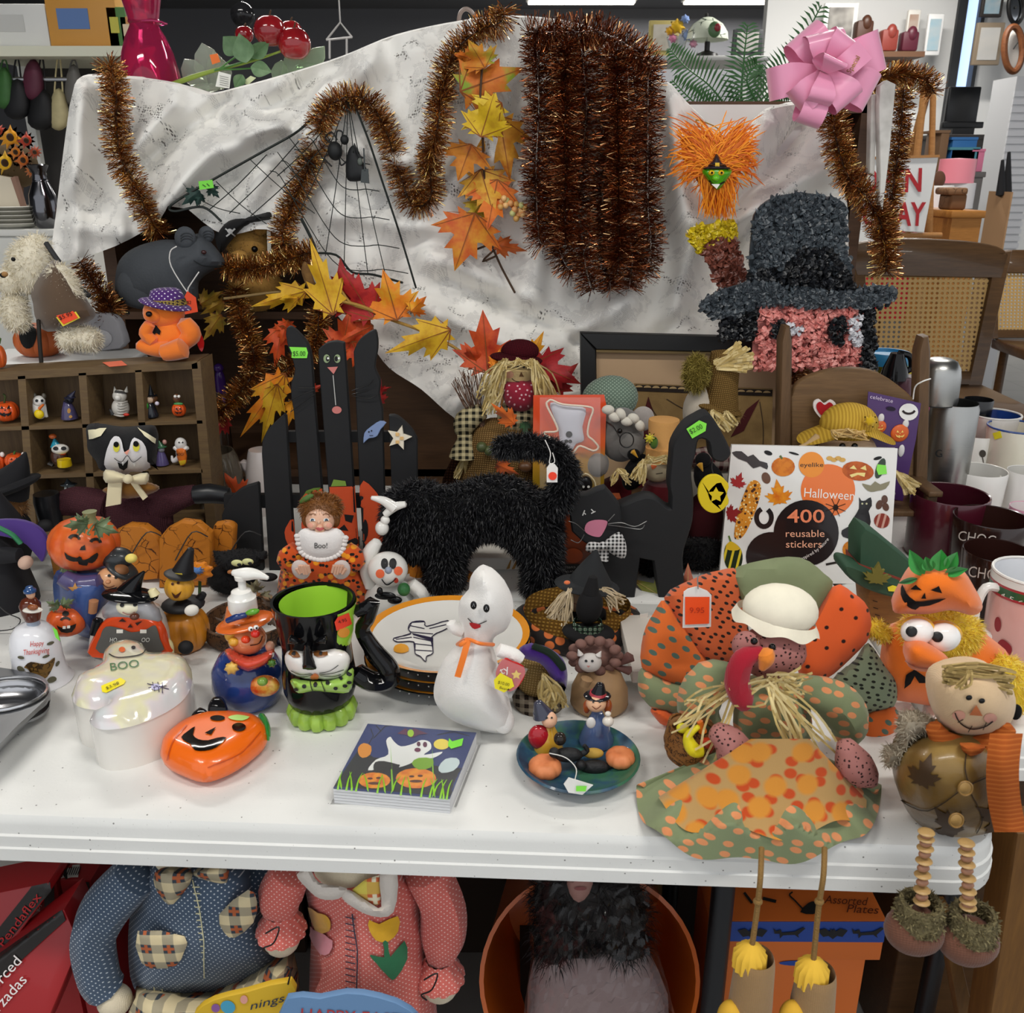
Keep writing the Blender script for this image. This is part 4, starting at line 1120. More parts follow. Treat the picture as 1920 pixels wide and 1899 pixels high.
b=t.p('body',E(113,866,15,22,MY),gloss('4a2e24'));hd=t.p('head',E(114,848,16,12,MY-.005),gloss('e6e2da'));t.p('hat',coneg(106,842,102,822,10,MY),gloss('2a8fa8'));t.p('pompom',E(99,819,7,6,MY),gloss('d86a30'));t.p('pot',L(124,[(886,12),(884,13),(870,12),(870,9),(872,0)],MY-.02),gloss('e6c41a'))
t.d('mask',[circ(106,846,5,4,n=8),circ(120,846,5,4,n=8)],hd,blk());t.p('collar',E(112,858,13,4,MY-.008),gloss('b8432a'));t.p('tail',TB([(102,885),(93,880)],5,MY,smooth=2),gloss('2e2a28'));t.settle(SH2(115))
t=mini('mouse_pumpkin_figurine','pair of little orange pumpkins with peeking mice, beside the brown-furred hat',20,877)
b=t.p('pumpkin',pump(28,862,18,15,MY),gloss(ORG));t.p('pumpkin',pump(-3,864,12,16,MY),gloss(ORG));t.p('stem',TB([(26,850),(28,845)],2,MY,smooth=2),K('3f6a2c'))
for x in(4,44):t.p('mouse',E(x,851,4,5,MY-.005),gloss('efe4de'))
t.d('face',jack(26,863,12),b,blk());t.settle(SH2(20))
t=mini('mouse_witch_figurine','tiny purple mouse in a green witch hat half behind the cat doll',305,873)
b=t.p('dress',L(305,[(873,12),(871,12),(855,8),(845,4),(844,0)],MY),gloss('5c5280'));t.p('hat',join(coneg(303,840,298,828,6,MY),brim(302,840,11,2,MY)),gloss('3c6a4a'));t.p('ear',E(309,831,4,5,MY),gloss('c8948a'));t.p('head',E(303,845,6,6,MY-.002),gloss('8a8a92'));t.settle(SH2(305))
t=mini('ghost_figurine','small white ghost figurine holding candy corn',338,871)
b=t.p('body',join(E(340,850,10,15,MY),E(339,832,11,13,MY-.003)),gloss('e9e6e2'));cc=t.p('candy_corn',pillow(sm([(330,842),(348,842),(350,866),(338,872)],2),MY-.012,.006),gloss('e0742a'));t.p('tail',TB([(335,858),(325,864),(322,854)],[6,4,2],MY),gloss('e4e0de'))
for x in(326,352):t.p('arm',TB([(x+(6 if x<338 else-6),842),(x,838)],[4,4],MY-.008,smooth=2),gloss('e9e6e2'))
t.d('print',[txt('BOO!',331,853,5,14)],cc,K('202020'));t.d('candy_tip',[[(336,863),(348,861),(347,868),(339,871)]],cc,gloss('e8c030'));t.d('eye',circ(336,829,1.5,n=6),b,blk());t.d('eye',circ(342,829,1.5,n=6),b,blk());t.settle(SH2(338))
t=mini('skeleton_figurine','tiny skull figurine in a grey striped hat on the lowest tray shelf',130,930)
b=t.p('head',E(131,916,10,10,MY-.01),gloss('b0b4b0'));t.p('hat',join(coneg(128,908,126,897,9,MY-.008),brim(129,908,15,3,MY-.008)),gloss('3a4044'));t.p('body',E(132,935,14,14,MY),gloss('4c6a78'))
for x in(127,136):t.d('eye',circ(x,915,2,n=6),b,blk())
t.settle(SH3(130))
# things around and on the tray
y=1.96;bz=P(60,676,y).z
t=Thing('storage_box','white ribbed plastic box under the cream bear','box',(P(40,676,y).x,y+.1,TZ))
a,b=P(-80,676,y-.06).x,P(232,676,y).x
t.p('body',box((a,y-.06,TZ),(b,y+.14,bz-.012),.006),K('d8d9d8',.5));t.p('lid',box((a-.004,y-.064,bz-.012),(b+.004,y+.144,bz),.004),K('dfe0de',.5))
cream=K('d9cfb2',.9,sheen=.3)
t=Thing('teddy_bear','cream furry teddy bear in a brown suede waistcoat with an orange price tag','teddy bear',P(90,676,y))
def furry(t,nm,g,n,ln,cols,seed,parent=None,base=None,wid=.0011,**kw):
 o=t.p(nm,g,K(base or cols[0],.9),parent);t.p('fur',fur_geo(g,n,ln,wid,seed,nm=len(cols),**kw),[K(c,.75,sheen=.2)for c in cols],o,kind='stuff',ang=None);return o
CR=['e2dac4','efe8d6','cfc4a8']
hd=furry(t,'head',join(E(58,500,40,52,y-.03,36,12),E(18,528,22,26,y-.05,20,15),E(70,460,22,20,y,14)),2600,.014,CR,1)
furry(t,'arm',TB([(105,505),(125,545),(128,575),(102,590)],[20,25,22,18],y-.07),1500,.012,CR,2);furry(t,'arm',TB([(30,560),(28,590),(42,610)],[20,24,20],y-.05),1300,.012,CR,3)
furry(t,'leg',TB([(120,640),(150,632),(180,640)],[20,22,20],y-.06),1300,.012,CR,4)
t.p('waistcoat',pillow(sm([(60,540),(95,490),(120,500),(160,560),(180,590),(150,610),(90,622),(68,600),(62,570)],3),y-.055,.05),K('5b4632',.8,sheen=.4,var=.2,vs=25))
t.p('nose',E(6,516,6,5,y-.1),blk(),hd);t.p('nose',E(9,514,6,5,y-.11),K('a07848'),hd);t.p('eye',E(25,486,4,4,y-.085),gloss('0c0c0c'),hd)
t.p('strap',TB([(86,455),(110,490),(150,540),(168,555)],5,y-.04),K('2f2f30',.7));t.p('stick',TB([(72,600),(76,675)],4,y-.08,smooth=2),K('241f1a',.6))
tg=t.p('price_tag',plate([(100,588),(136,575),(150,596),(118,612)],y-.1,.001),K('e8d840',.6));ts=t.p('tag_face',plate([(104,590),(134,579),(146,596),(119,608)],y-.1015,.001),K('f5502a',.6),tg);t.d('tag_writing',txt('$5.95',112,600,8,26,-20),ts,K('2a1010'));t.settle(bz)
t=Thing('pumpkin_pot','hollow orange pumpkin pot behind the cream bear','pot',P(70,668,y+.04));t.p('body',pump(72,632,44,34,y+.06),K('b85c28',.5));t.d('opening',[circ(52,622,16,26)],t.parts[0],K('0c0d0e',.9));t.settle(bz)
t=Thing('gravestone_decoration','grey gravestone decoration with a white ghost and a black bat','decoration',P(180,676,2.06))
gs=t.p('stone',plate(sm([(128,680),(130,620),(150,595),(190,588),(215,600),(228,630),(230,680)],3),2.07,.03,.003),K('9b9ba0',.7,var=.1));t.p('ghost',pillow(circ(185,655,28,26),2.068,.008),K('b4b4b8',.7),gs);t.d('bat',[[(168,638),(180,643),(186,636),(190,646),(180,650),(172,646)]],gs,blk());t.settle(bz)
y=2.16
t=Thing('rubber_rat','dark grey rubber rat with a white string price tag on the hutch shelf','rat',P(310,575,y))
rat=K('43474c',.75,bs=180,bst=.35,var=.1)
body=pillow(sm([(214,520),(222,480),(250,455),(300,440),(345,440),(370,428),(395,445),(420,478),(418,492),(395,500),(372,520),(365,560),(300,572),(240,565),(218,545)],4),y,.06,7)
b=t.p('body',body,rat)
for(ax,ay,rx)in((346,436,20),(386,430,15)):
 e=t.p('ear',pillow(circ(ax,ay,rx,rx*1.1,-20),y-.035 if rx>16 else y-.0,.008),rat);t.d('ear_fold',[stroke(circ(ax+3,ay+k,rx*.6,rx*.45,0,10,200,340),1.6)for k in(0,5,10)],e,K('2a2d30'))
t.p('eye',E(381,463,5,4,y-.053),gloss('3a1c1c'));t.d('mouth',stroke(sm([(362,478),(380,488),(405,490)],4,False),1.6),b,K('25282a'));t.p('haunch',E(262,530,44,40,y-.025,24),rat);t.p('foreleg',TB([(350,530),(352,560),(362,568)],[14,9,8],y-.045),rat);t.p('tail',TB([(225,560),(215,572,2.2),(240,578,2.26)],[6,4,3],y),rat)
t.p('string',TB([(330,452),(318,462),(320,490),(350,538),(352,530),(372,500)],1.2,y-.075),K('e6e4e0'));tg=t.p('price_tag',plate([(342,552),(350,536),(366,548),(370,575),(346,580)],y-.078,.001),K('f4532c',.6));t.d('tag_writing',[txt('$2',349,560,6),txt('95',350,572,6)],tg,K('2a1010'));t.settle(hz)
y=2.3
t=Thing('pirate_bear','golden brown teddy bear in a black pirate hat with skull badge, behind the tinsel','teddy bear',P(475,575,y))
GB=['b08440','c29a54','94702e']
hd=furry(t,'head',join(E(470,470,42,40,y,36),E(450,490,18,14,y-.06)),1500,.007,GB,11);furry(t,'ear',E(488,432,16,16,y-.03,8),300,.006,GB,12);furry(t,'body',E(480,545,50,45,y+.01,40),700,.008,GB,13)
t.p('eye',E(478,474,6,6,y-.058),gloss('0d0a08'),hd)
ht=t.p('hat',join(pillow(sm([(408,470),(405,445),(430,420),(470,410),(508,403),(512,420),(480,425),(450,440),(425,470),(415,480)],3),y-.062,.03)),K('121214',.85,sheen=.3));t.d('skull_badge',[circ(432,440,5,4),stroke([(424,436),(441,449)],2.5),stroke([(441,435),(425,450)],2.5)],ht,K('c8c8c6'));lb=t.p('paper_label',plate([(501,435),(508,433),(509,480),(502,482)],y-.06,.001),K('d8d4c8'));t.settle(hz)
y=1.845
t=Thing('beanie_bear','small orange plush bear with a black cat badge and purple plaid hat on the tray','plush toy',P(315,683,y))
ob=K('f07a1c',.85,sheen=.5,bs=700,bst=.3,var=.06,vs=60)
bd_=t.p('body',E(320,640,46,42,y,34,0),ob);hd=t.p('head',join(E(308,592,38,34,y-.005,32),E(288,597,18,16,y-.03)),ob);t.p('arm',TB([(345,610),(360,635),(345,655)],[16,19,16],y-.02),ob);t.p('arm',TB([(282,615),(274,635),(290,652)],[11,13,12],y-.035),ob)
t.p('leg',TB([(320,668),(285,666),(262,658)],[20,16,12],y-.03),ob);t.p('leg',TB([(345,665),(325,672),(308,676)],[22,20,17],y-.05),ob)
t.p('nose',E(280,594,6,6,y-.052),gloss('141010'),hd);t.p('eye',E(294,578,4,5,y-.045),gloss('141010'),hd);t.p('eye',E(283,575,3,4,y-.038),gloss('141010'),hd)
t.d('cat_badge',[[(281,612),(286,610),(290,616),(296,620),(304,630),(302,638),(296,634),(288,640),(286,628),(281,622)]],bd_,felt('141416'),off=.003)
t.p('hat_crown',L(314,[(572,34),(560,32),(545,27),(541,20),(540,0)],y),dots('4e2a70','e8e0ee',130,.2));t.p('hat_brim',E(310,574,48,8,y-.01,44,14),dots('4e2a70','e8e0ee',130,.2));t.p('hat_band',L(314,[(574,36),(562,33.5),(562,32)],y),plaid('2a2030','b89a3a','e0c860','2a2030',160))
tg=t.p('heart_tag',plate(sm([(370,640),(376,634),(384,655),(380,674),(372,660)],2),y+.01,.002),gloss('c81e20'));t.settle(P(315,676,TY).z)
t=Thing('pumpkin_ornament','small orange pumpkin ornament with green stem on the tray corner','ornament',P(-4,685,1.83));b=t.p('body',pump(-6,660,15,24,1.83),gloss('d4602a'));t.p('stem',TB([(-4,636),(-2,626)],3,1.83,smooth=2),K('4a6a2c'));t.settle(P(0,694,TY).z)
t=Thing('purple_figurine','shiny purple figurine inside the dark hutch','figurine',P(412,740,2.4));t.p('body',join(E(410,690,9,9,2.4),E(413,715,10,24,2.4)),gloss('4a2a78'));t.p('base',L(413,[(745,14),(735,11),(733,0)],2.4),gloss('3a2a20'));t.settle(.72,1)
t=Thing('glass_jar','smoky clear glass jar behind the end of the tray','jar',P(420,965,1.92));t.p('body',L(415,[(960,40),(955,46),(880,46),(850,40),(838,34),(838,32),(852,38),(880,43),(950,43),(953,0)],1.92),glassm('b0a490',.05,1.4,.8));t.settle(TZ)
t=Thing('white_jug','white ceramic jug with a pink spout behind the fence pickets','jug',P(480,965,1.95));t.p('body',L(500,[(960,34),(940,38),(880,30),(850,24),(845,22),(845,0)],1.95),gloss('d8cfcb'));t.p('spout',TB([(478,900),(462,880),(458,868)],[9,8,10],1.95),gloss('ddd2ce'));t.settle(TZ)
# autumn leaf sprays
YL=('d29a1e','e2b42a','c98a1c');OR=('d86a18','ea8a20','e0b030');RD=('8e1a1e','a82024','7a1418');RO=('b83a1a','cf5220','a82c18');GY=('7a7030','a8842a','8a6424');RED2=('a01c20','b82c28','8a1420')
t=Thing('leaf_spray','long spray of red, orange and yellow maple leaves along the edge of the lace','artificial leaves',P(700,640,2.08))
t.p('stem',TB([(620,560,2.08),(680,575,2.08),(730,598,2.08),(790,620,2.06),(850,650,2.04),(890,680,2.02)],[3.5,3.5,3,3,3,2.5]),K('a8823a',.7));t.p('stem',TB([(640,545),(660,570),(690,580)],2.6,2.08),K('a8823a',.7));t.p('stem',TB([(720,595),(750,590),(790,565)],2,2.08),K('a8823a',.7))
for(a,b,c,d,w_,cs,yy,dy)in[(625,590,588,470,.42,YL,2.06,.03),(652,590,640,500,.7,RD,2.1,.02),(700,598,645,510,.6,RED2,2.08,0),(745,600,722,520,.85,OR,2.06,.02),(770,585,795,560,.9,OR,2.06,0),(845,618,742,655,.5,YL,2.04,-.02),(640,660,655,590,.8,RO,2.1,0),(660,640,680,690,.9,RO,2.1,0),(615,640,640,680,.7,RO,2.1,0),(700,610,640,640,.6,RO,2.1,0)]:
 t.p('leaf',leaf_geo(a,b,a+(c-a)*1.2,b+(d-b)*1.2,yy,w_*1.15,dy,.02),leafmat(*cs))
t=Thing('leaf_spray','big red and orange maple leaves standing behind the straw-haired scarecrow girl','artificial leaves',P(960,700,1.98))
for(a,b,c,d,w_,cs,yy,dy)in[(915,700,905,580,.95,RO,1.96,.03),(985,690,1020,620,.7,('d88a1a','e2a022','d07018'),1.96,.02),(1000,680,1090,720,.9,RD,1.95,.02),(1030,730,1085,680,.8,RD,1.97,0),(900,690,870,640,.8,RO,1.97,0),(925,690,940,650,.7,OR,1.95,0)]:
 t.p('leaf',leaf_geo(a,b,c,d,yy,w_,dy,.02),leafmat(*cs))
t.p('stem',TB([(940,760),(945,720),(920,690)],2.5,1.97),K('8a5a2a'))
t=Thing('leaf_spray','yellow and orange leaves hanging from the hutch shelf beside the tinsel','artificial leaves',P(480,740,2.1))
for(a,b,c,d,w_,cs,yy,dy)in[(575,545,470,575,.5,YL,2.16,0),(560,560,520,560,.8,YL,2.16,0),(375,570,420,545,.8,GY,2.2,0),(420,565,375,590,.7,GY,2.2,0),(415,590,380,640,.7,GY,2.19,0),(520,720,490,830,.45,YL,2.05,0),(535,700,450,820,.45,OR,2.06,0),(550,750,540,800,.7,('d08018','e09a22','c87018'),2.07,0),(530,610,515,690,.7,RO,2.14,0),(540,600,525,650,.8,RO,2.14,0),(425,780,390,830,.7,RED2,2.1,0),(560,740,610,720,.6,RO,2.1,0),(705,760,715,710,.7,RED2,2.12,0),(700,735,735,725,.6,RED2,2.12,0)]:
 t.p('leaf',leaf_geo(a,b,c,d,yy,w_,dy,.02),leafmat(*cs))
t.p('stem',TB([(560,690),(575,640),(590,590),(580,545),(420,560)],2.6,2.17),K('8a7248'));t.p('dried_husk',pillow(sm([(570,490),(580,500),(592,540),(580,545),(565,510)],3),2.14,.01),blend(((.3,'6a4a2c'),(.6,'94703f')),30,.9))
t=Thing('maple_leaf','single red maple leaf tucked beside the tray behind the fence','artificial leaf',P(440,930,1.88));t.p('blade',leaf_geo(450,935,420,885,1.88,1.0),leafmat(*RO));t.p('stem',TB([(450,935),(462,950),(470,965)],2,1.88),K('8a3a1c'));t.settle(TZ)
t=Thing('maple_leaf','large green and red maple leaf lying beside the turkey tail','artificial leaf',P(1240,1130,1.5));t.p('blade',leaf_geo(1285,1145,1185,1085,1.5,.85,.05,.02),[blend(((.3,'6e8a3a'),(.5,'9a9a4a'),(.62,'b06048')),14,.5,0,200),K('c8b070',.7)]);t.p('blade',leaf_geo(1290,1145,1290,1055,1.52,.8,0,.02),[blend(((.3,'a85a44'),(.6,'b87058')),14,.5,0,200),K('c8b070',.7)]);t.p('stem',TB([(1285,1145),(1292,1160)],2,1.5,smooth=2),K('7a5a2c'))
t=Thing('silk_leaf_cluster','orange and yellow silk leaves lying behind the ceramic snowman','artificial leaves',P(770,1090,1.56))
for(a,b,c,d,w_,yy)in[(770,1110,790,1050,1.0,1.58),(760,1080,800,1060,.9,1.6),(880,1070,865,1130,.9,1.56),(830,1050,880,1050,.7,1.66)]:t.p('leaf',leaf_geo(a,b,c,d,yy,w_,.02,.015),leafmat('c8721a','d88a22','b85e18'))
# cat doll in front of the tray
y=1.69
t=Thing('cat_doll','scarecrow cat doll with black hat-like head, white face and cream bow, arms spread','doll',P(250,1000,y))
burg=burlap('7a4a50','3a2228',700,.7)
t.p('body',pillow(sm([(185,930),(250,915),(310,930),(325,975),(300,1010),(200,1010),(180,975)],3),y+.02,.05),burg);t.p('arm',TB([(200,950),(150,940),(118,945)],[32,30,24],y),burg);t.p('arm',TB([(290,950),(330,935),(368,925)],[32,24,18],y),burg)
t.p('hand',TB([(366,928),(395,925),(428,930)],[18,20,17],y-.01,seg=8,smooth=2),K('191b1e',.35));t.p('hand',L(97,[(985,20),(940,24),(925,22),(925,0)],y-.02),K('191b1e',.35))
t.p('ruff',pillow(sm([(196,915),(250,900),(298,912),(285,925),(240,935),(200,925)],3),y-.055,.02),felt('9a6a2e'))
hd=t.p('head',pillow(sm([(162,800),(180,793),(230,800),(270,797),(290,800),(296,830),(292,870),(298,882),(282,872),(270,880),(230,885),(190,882),(180,865),(165,845),(163,825)],3),y-.03,.05),K('121214',.85,sheen=.4,bs=300,bst=.4))
fc=t.d('face_patch',sm([(206,832),(215,820),(228,824),(234,845),(242,845),(250,824),(262,824),(272,836),(275,862),(282,872),(270,885),(246,892),(222,888),(200,875),(200,855)],3),hd,felt('dfdcdc',.04),off=.004,sp=3.5)
for q in([(168,806),(200,805),(190,818),(170,824)],[(258,803),(290,822),(288,832),(272,818)]):t.d('ear_lining',[q],hd,felt('e8e0bc',.04),off=.003)
for(ex,ey)in((219,838),(256,837)):
 e=t.d('eye',circ(ex,ey,6,9),fc,felt('d8d048',.02),off=.002);t.d('pupil',circ(ex,ey-5,5,5),fc,felt('101010',.02),off=.003,parent=e)
t.d('nose',[[(233,845),(243,845),(239,852)]],fc,felt('e8a08c'),off=.003);t.d('mouth',[[(221,865),(232,870),(241,860),(239,875),(232,880),(224,876)]],fc,felt('101010'),off=.002);t.d('whisker_line',[stroke(sm([(215,858),(228,865),(239,853),(250,865),(265,855)],4,False),1.2)],fc,K('303030'),off=.002)
for q in([(229,864),(233,864),(231,871)],[(250,866),(255,866),(252,873)]):t.d('fang',[q],fc,felt('f0f0f0'),off=.003)
cb=K('e2d6b0',.75,sheen=.3)
t.p('bow_loop',pillow(sm([(240,893),(198,880),(198,905),(238,902)],3),y-.085,.014),cb);t.p('bow_loop',pillow(sm([(240,895),(276,886),(274,908),(242,904)],3),y-.085,.014),cb);t.p('bow_tail',plate([(203,900),(228,905),(226,945),(198,950)],y-.085,.004),cb);t.p('bow_tail',plate([(242,902),(252,900),(276,932),(268,938)],y-.085,.004),cb);t.p('bow_knot',E(240,898,9,9,y-.1),cb);t.settle(TZ)
y=1.62
t=Thing('witch_bear','brown furry bear toy under a floppy black witch hat at the tray','plush toy',P(20,1000,y))
furry(t,'head',E(14,945,34,32,y,28),700,.012,['8a6238','a87c4a','6a4826'],21);t.p('body',E(10,990,48,40,y),K('1a1a1c',.9));t.p('hat',join(coneg(15,915,62,848,40,y-.01,2,-14),E(20,912,58,12,y-.01,50,-18)),K('121216',.9,sheen=.3));t.p('hand',E(85,985,14,12,y),K('1c1c1e'));t.settle(TZ)
y=1.48
t=Thing('witch_figure','black-robed witch figure with a wide purple-lined hat cut by the picture edge','figure',P(30,1150,y))
t.p('robe',L(10,[(1165,66),(1150,66),(1090,55),(1040,40),(1010,20),(1008,0)],y),K('17171b',.85,sheen=.3));t.p('hat_brim',plate(sm([(-30,990),(30,985),(70,1000),(90,1030),(84,1075),(70,1060),(40,1030),(-30,1010)],3),lean(y,1.0,.1),.008,.001),K('3f1f74',.7,sheen=.3));t.p('hat_crown',coneg(5,1005,-20,900,45,y+.04,2),K('15151a',.85));t.p('ribbon',TB([(0,1000),(25,1015),(42,1035)],5,y-.03),K('2e7a50',.6));t.p('hand',E(52,1075,13,16,y-.05,rot=25),K('caa894',.6));t.p('sleeve',TB([(10,1060),(40,1060)],[20,16],y-.04,smooth=2),K('17171b',.85));t.p('wire_stand',TB([(-10,1150),(20,1180),(45,1195),(30,1215),(-10,1220)],1.2,y-.12),K('303030',.4));t.settle(TZ)
# pumpkin cookie jar
y=1.345;po=blend(((.3,'c44a1a'),(.5,'d65c22'),(.7,'dc7034')),25,.35,.3)
gl_=blend(((.3,'4a5a3a'),(.6,'6a7a56')),30,.5,.2)
t=Thing('pumpkin_cookie_jar','ceramic jar of a big grinning pumpkin held by a scarecrow in blue overalls','jar',P(160,1225,y))
big=t.p('big_pumpkin',pump(160,1030,64,58,y,10),po);t.p('stem',L(172,[(985,12),(975,9),(962,13),(960,0)],y),K('7d8058',.6));t.d('grin',sm([(124,1045),(130,1052),(145,1058),(150,1055),(156,1057),(158,1063),(168,1060),(172,1056),(184,1048),(184,1060),(175,1070),(168,1068),(166,1075),(150,1072),(148,1066),(140,1066),(128,1060)],2),big,K('15100c',.5))
for(cx,cy)in((141,1020),(180,1028)):t.d('eye',[stroke(circ(cx,cy,9,8,10,8,185,350),6)],big,K('15100c',.5))
t.d('nose',[[(155,1035),(161,1031),(163,1042),(152,1042)]],big,K('15100c',.5))
for(a,b,c,d)in((165,985,118,990),(178,988,225,1005),(120,1075,150,1095),(165,985,140,970)):t.p('vine_leaf',leaf_geo(a,b,c,d,y-.06 if b<1000 else y-.03,1.0,0,.01),[gl_,K('3a4a2c')])
t.p('vine',TB([(180,985,y-.02),(172,992,y-.06),(165,1005,y-.068),(170,1008,y-.068)],2),gl_)
t.p('body',pillow(sm([(110,1090),(160,1085),(205,1095),(215,1140),(190,1230),(150,1225),(120,1200),(105,1140)],3),y,.07),blend(((.3,'2a3f78'),(.6,'3c568f')),18,.35,.3));t.p('sleeve',TB([(120,1100),(150,1115),(190,1110)],[16,20,16],y-.05),K('4c4470',.35,coat=.3));t.d('star_patch',[xf(star(5,14,6),145,1125)],t.parts[-1],K('c08a4a',.5))
sh=t.p('scarecrow_head',E(212,1105,26,26,y-.03),K('d8a074',.4,coat=.3));t.p('hair',join(E(228,1088,16,14,y-.03),E(200,1118,12,8,y-.02)),K('8a5a34',.6));t.p('hat',join(E(222,1062,30,24,y-.01),E(232,1085,34,10,y-.02,30,40)),K('2a2e30',.4,coat=.3));t.p('flower',E(248,1060,11,10,y-.05),K('e8d26a',.5))
for p_ in((208,1098),(220,1102)):t.d('eye',circ(p_[0],p_[1],3,n=8),sh,blk())
t.p('nose',E(206,1110,5,5,y-.062),K('c88a60',.4),sh);t.d('smile',stroke(sm([(196,1113),(206,1122),(218,1118)],4,False),1.6),sh,K('5a2a1a'))
sp_=t.p('small_pumpkin',pump(132,1192,36,34,y-.06,8),po);t.d('face',[circ(128,1178,6,5),stroke(circ(128,1192,8,6,0,6,190,350),4),sm([(112,1200),(125,1207),(148,1198),(140,1215),(122,1215)],2)],sp_,K('15100c',.5));t.d('teeth',[rect(124,1202,129,1208),rect(131,1201,136,1207)],sp_,K('f2efe6'),off=.0025)
for(a,b,c,d)in((115,1165,90,1150),(120,1160,145,1145)):t.p('vine_leaf',leaf_geo(a,b,c,d,y-.08,1,0,.01),[gl_,K('3a4a2c')])
t.p('hand',TB([(180,1150),(178,1175)],[9,8],y-.07,smooth=2),K('b07a54',.5));t.settle(TZ)
y=1.56;ck=crackle('c77a24','4a2408',42)
for(lab,poly,yy)in(('flat orange crackle-painted wooden pumpkin behind the big-pumpkin jar',[(215,1120),(208,1040),(215,1000),(240,985),(270,988),(295,1010),(308,1050),(300,1110)],y),('flat orange crackle-painted wooden pumpkin in the middle of the three',[(300,1120),(298,1015),(312,995),(340,978),(370,982),(395,1005),(398,1060),(390,1115)],y-.02),('narrow rounded orange crackle-painted wooden slat beside the cat fence',sm([(400,1110),(398,1000),(408,984),(425,982),(438,990),(440,1010),(434,1110)],2),y+.01)):
 t=Thing('wooden_pumpkin',lab,'decoration',P(poly[0][0]+40,1118,yy),'crackle painted wooden pumpkins');t.p('board',plate(poly,yy,.02,.003),ck);t.p('wire_handle',TB([(poly[0][0]+30,1060,yy-.003),(poly[0][0]+60,1000,yy-.02),(poly[0][0]+90,1010,yy-.004)],1.3),K('3a3a3a',.4));t.settle(TZ)
t=Thing('wooden_board_box','orange-edged dark wooden box standing behind the pumpkin jar','box',P(95,1110,1.57));t.p('panel',plate([(86,1010),(120,1000),(140,1130),(112,1140)],1.57,.02,.002),wood('8a5a24','a87030'));t.settle(TZ)
# witch photo frame
y=1.26
t=Thing('witch_photo_frame','glossy ceramic witch holding a jack-o-lantern photo frame','photo frame',P(245,1262,y))
t.p('body',pillow(sm([(175,1255),(178,1190),(195,1150),(245,1120),(300,1150),(318,1190),(322,1255),(245,1262)],4),y+.02,.04),gloss('cfc9c2'));t.p('hair',pillow(sm([(195,1170),(205,1135),(245,1120),(290,1140),(305,1185),(245,1190)],3),y-.015,.022),K('9a9a9e',.35,coat=.5,var=.2));fc=t.p('face',E(243,1147,24,20,y-.03,14),gloss('e8e2c6'));ht=t.p('hat',join(coneg(240,1122,262,1072,26,y-.005,3,8),E(245,1122,52,9,y-.015,34,8)),gloss('0f1012'))
for x in(231,254):t.d('eye',circ(x,1142 if x<240 else 1141,4,n=10),fc,blk())
t.d('smile',stroke(sm([(232,1156),(243,1161),(254,1156)],4,False),1.6),fc,K('b06a6a'));t.p('hat_hand',TB([(285,1110),(292,1122)],[8,10],y-.02,smooth=2),gloss('e4d8a8'))
fr_=t.p('pumpkin_frame',plate(sm([(176,1258),(176,1215),(190,1185),(220,1168),(250,1166),(285,1175),(303,1195),(312,1225),(312,1258)],3),y-.035,.015,.003),gloss('d2481e'));ph=t.d('photo_opening',sm([(192,1245),(192,1210),(202,1188),(230,1192),(250,1200),(275,1195),(293,1186),(303,1215),(303,1245)],3),fr_,K('55534f',.6));t.d('lettering',[txt('HO',209,1221,9,14,0,.15),txt('OO',268,1221,9,16,0,.15)],ph,K('d8d8d0'))
t.d('pumpkin_face',[[(225,1177),(232,1170),(240,1178)],[(256,1180),(270,1176),(260,1186)],[(242,1190),(247,1182),(252,1190)]],fr_,K('301008'));t.p('pumpkin_stem',E(254,1166,9,8,y-.045),gloss('5a3020'))
for x in(228,272):t.d('tooth',rect(x-6,1194,x+6,1202),fr_,gloss('e8e4d8'),off=.002)
t.p('sleeve',TB([(186,1175),(178,1205)],[10,8],y-.03,smooth=2),gloss('111214'));t.p('braid',TB([(305,1215),(318,1230),(322,1250)],[9,10,8],y-.02),gloss('dccf9a'));t.settle(TZ)
y=1.315
t=Thing('pumpkin_witch_candle','yellow pumpkin candle with a pumpkin-headed witch climbing out','candle',P(345,1238,y));yo=K('cf8420',.4,coat=.2,var=.12)
t.p('pot',pump(347,1190,46,48,y,9),yo);hd=t.p('head',pump(338,1113,27,26,y-.02,8),K('dca030',.4,coat=.2,var=.1));t.p('hat',join(coneg(345,1085,357,1042,20,y-.01,6,3),brim(340,1090,30,5,y-.02,12,4)),K('131315',.5));t.p('hat_band',L(343,[(1088,21),(1080,19),(1080,17)],y-.01),K('b8a020',.5));t.p('robe',join(E(345,1145,40,12,y-.01,36),TB([(372,1140),(384,1125)],[10,6],y,smooth=2)),K('151518',.6));t.p('hand',E(361,1157,14,11,y-.06,8,-20),K('e8e4da',.5));t.d('face',[circ(326,1108,2.5),circ(336,1106,2.5),sm([(324,1122),(332,1128),(342,1120),(336,1132),(328,1132)],2)],hd,K('4a2008'));t.p('foot',E(350,1226,14,13,y-.06),K('17171a'));t.settle(TZ)
t=Thing('flower_clip','orange flower clip with a fuzzy blue centre behind the pumpkin candle','ornament',P(375,1110,1.46));f_=t.p('petals',pillow(sm(xf([(math.cos(a*.3927)*(30 if a%2 else 22),math.sin(a*.3927)*(36 if a%2 else 28))for a in range(16)],375,1085),3),1.46,.01),felt('e88a22'));t.p('centre',pillow(xf(star(12,17,11),370,1080),1.452,.008),felt('5a86c8'));t.p('stalk',TB([(378,1110),(380,1160),(382,1190)],3,1.47),K('3a5a2a'));t.settle(TZ)
y=1.5
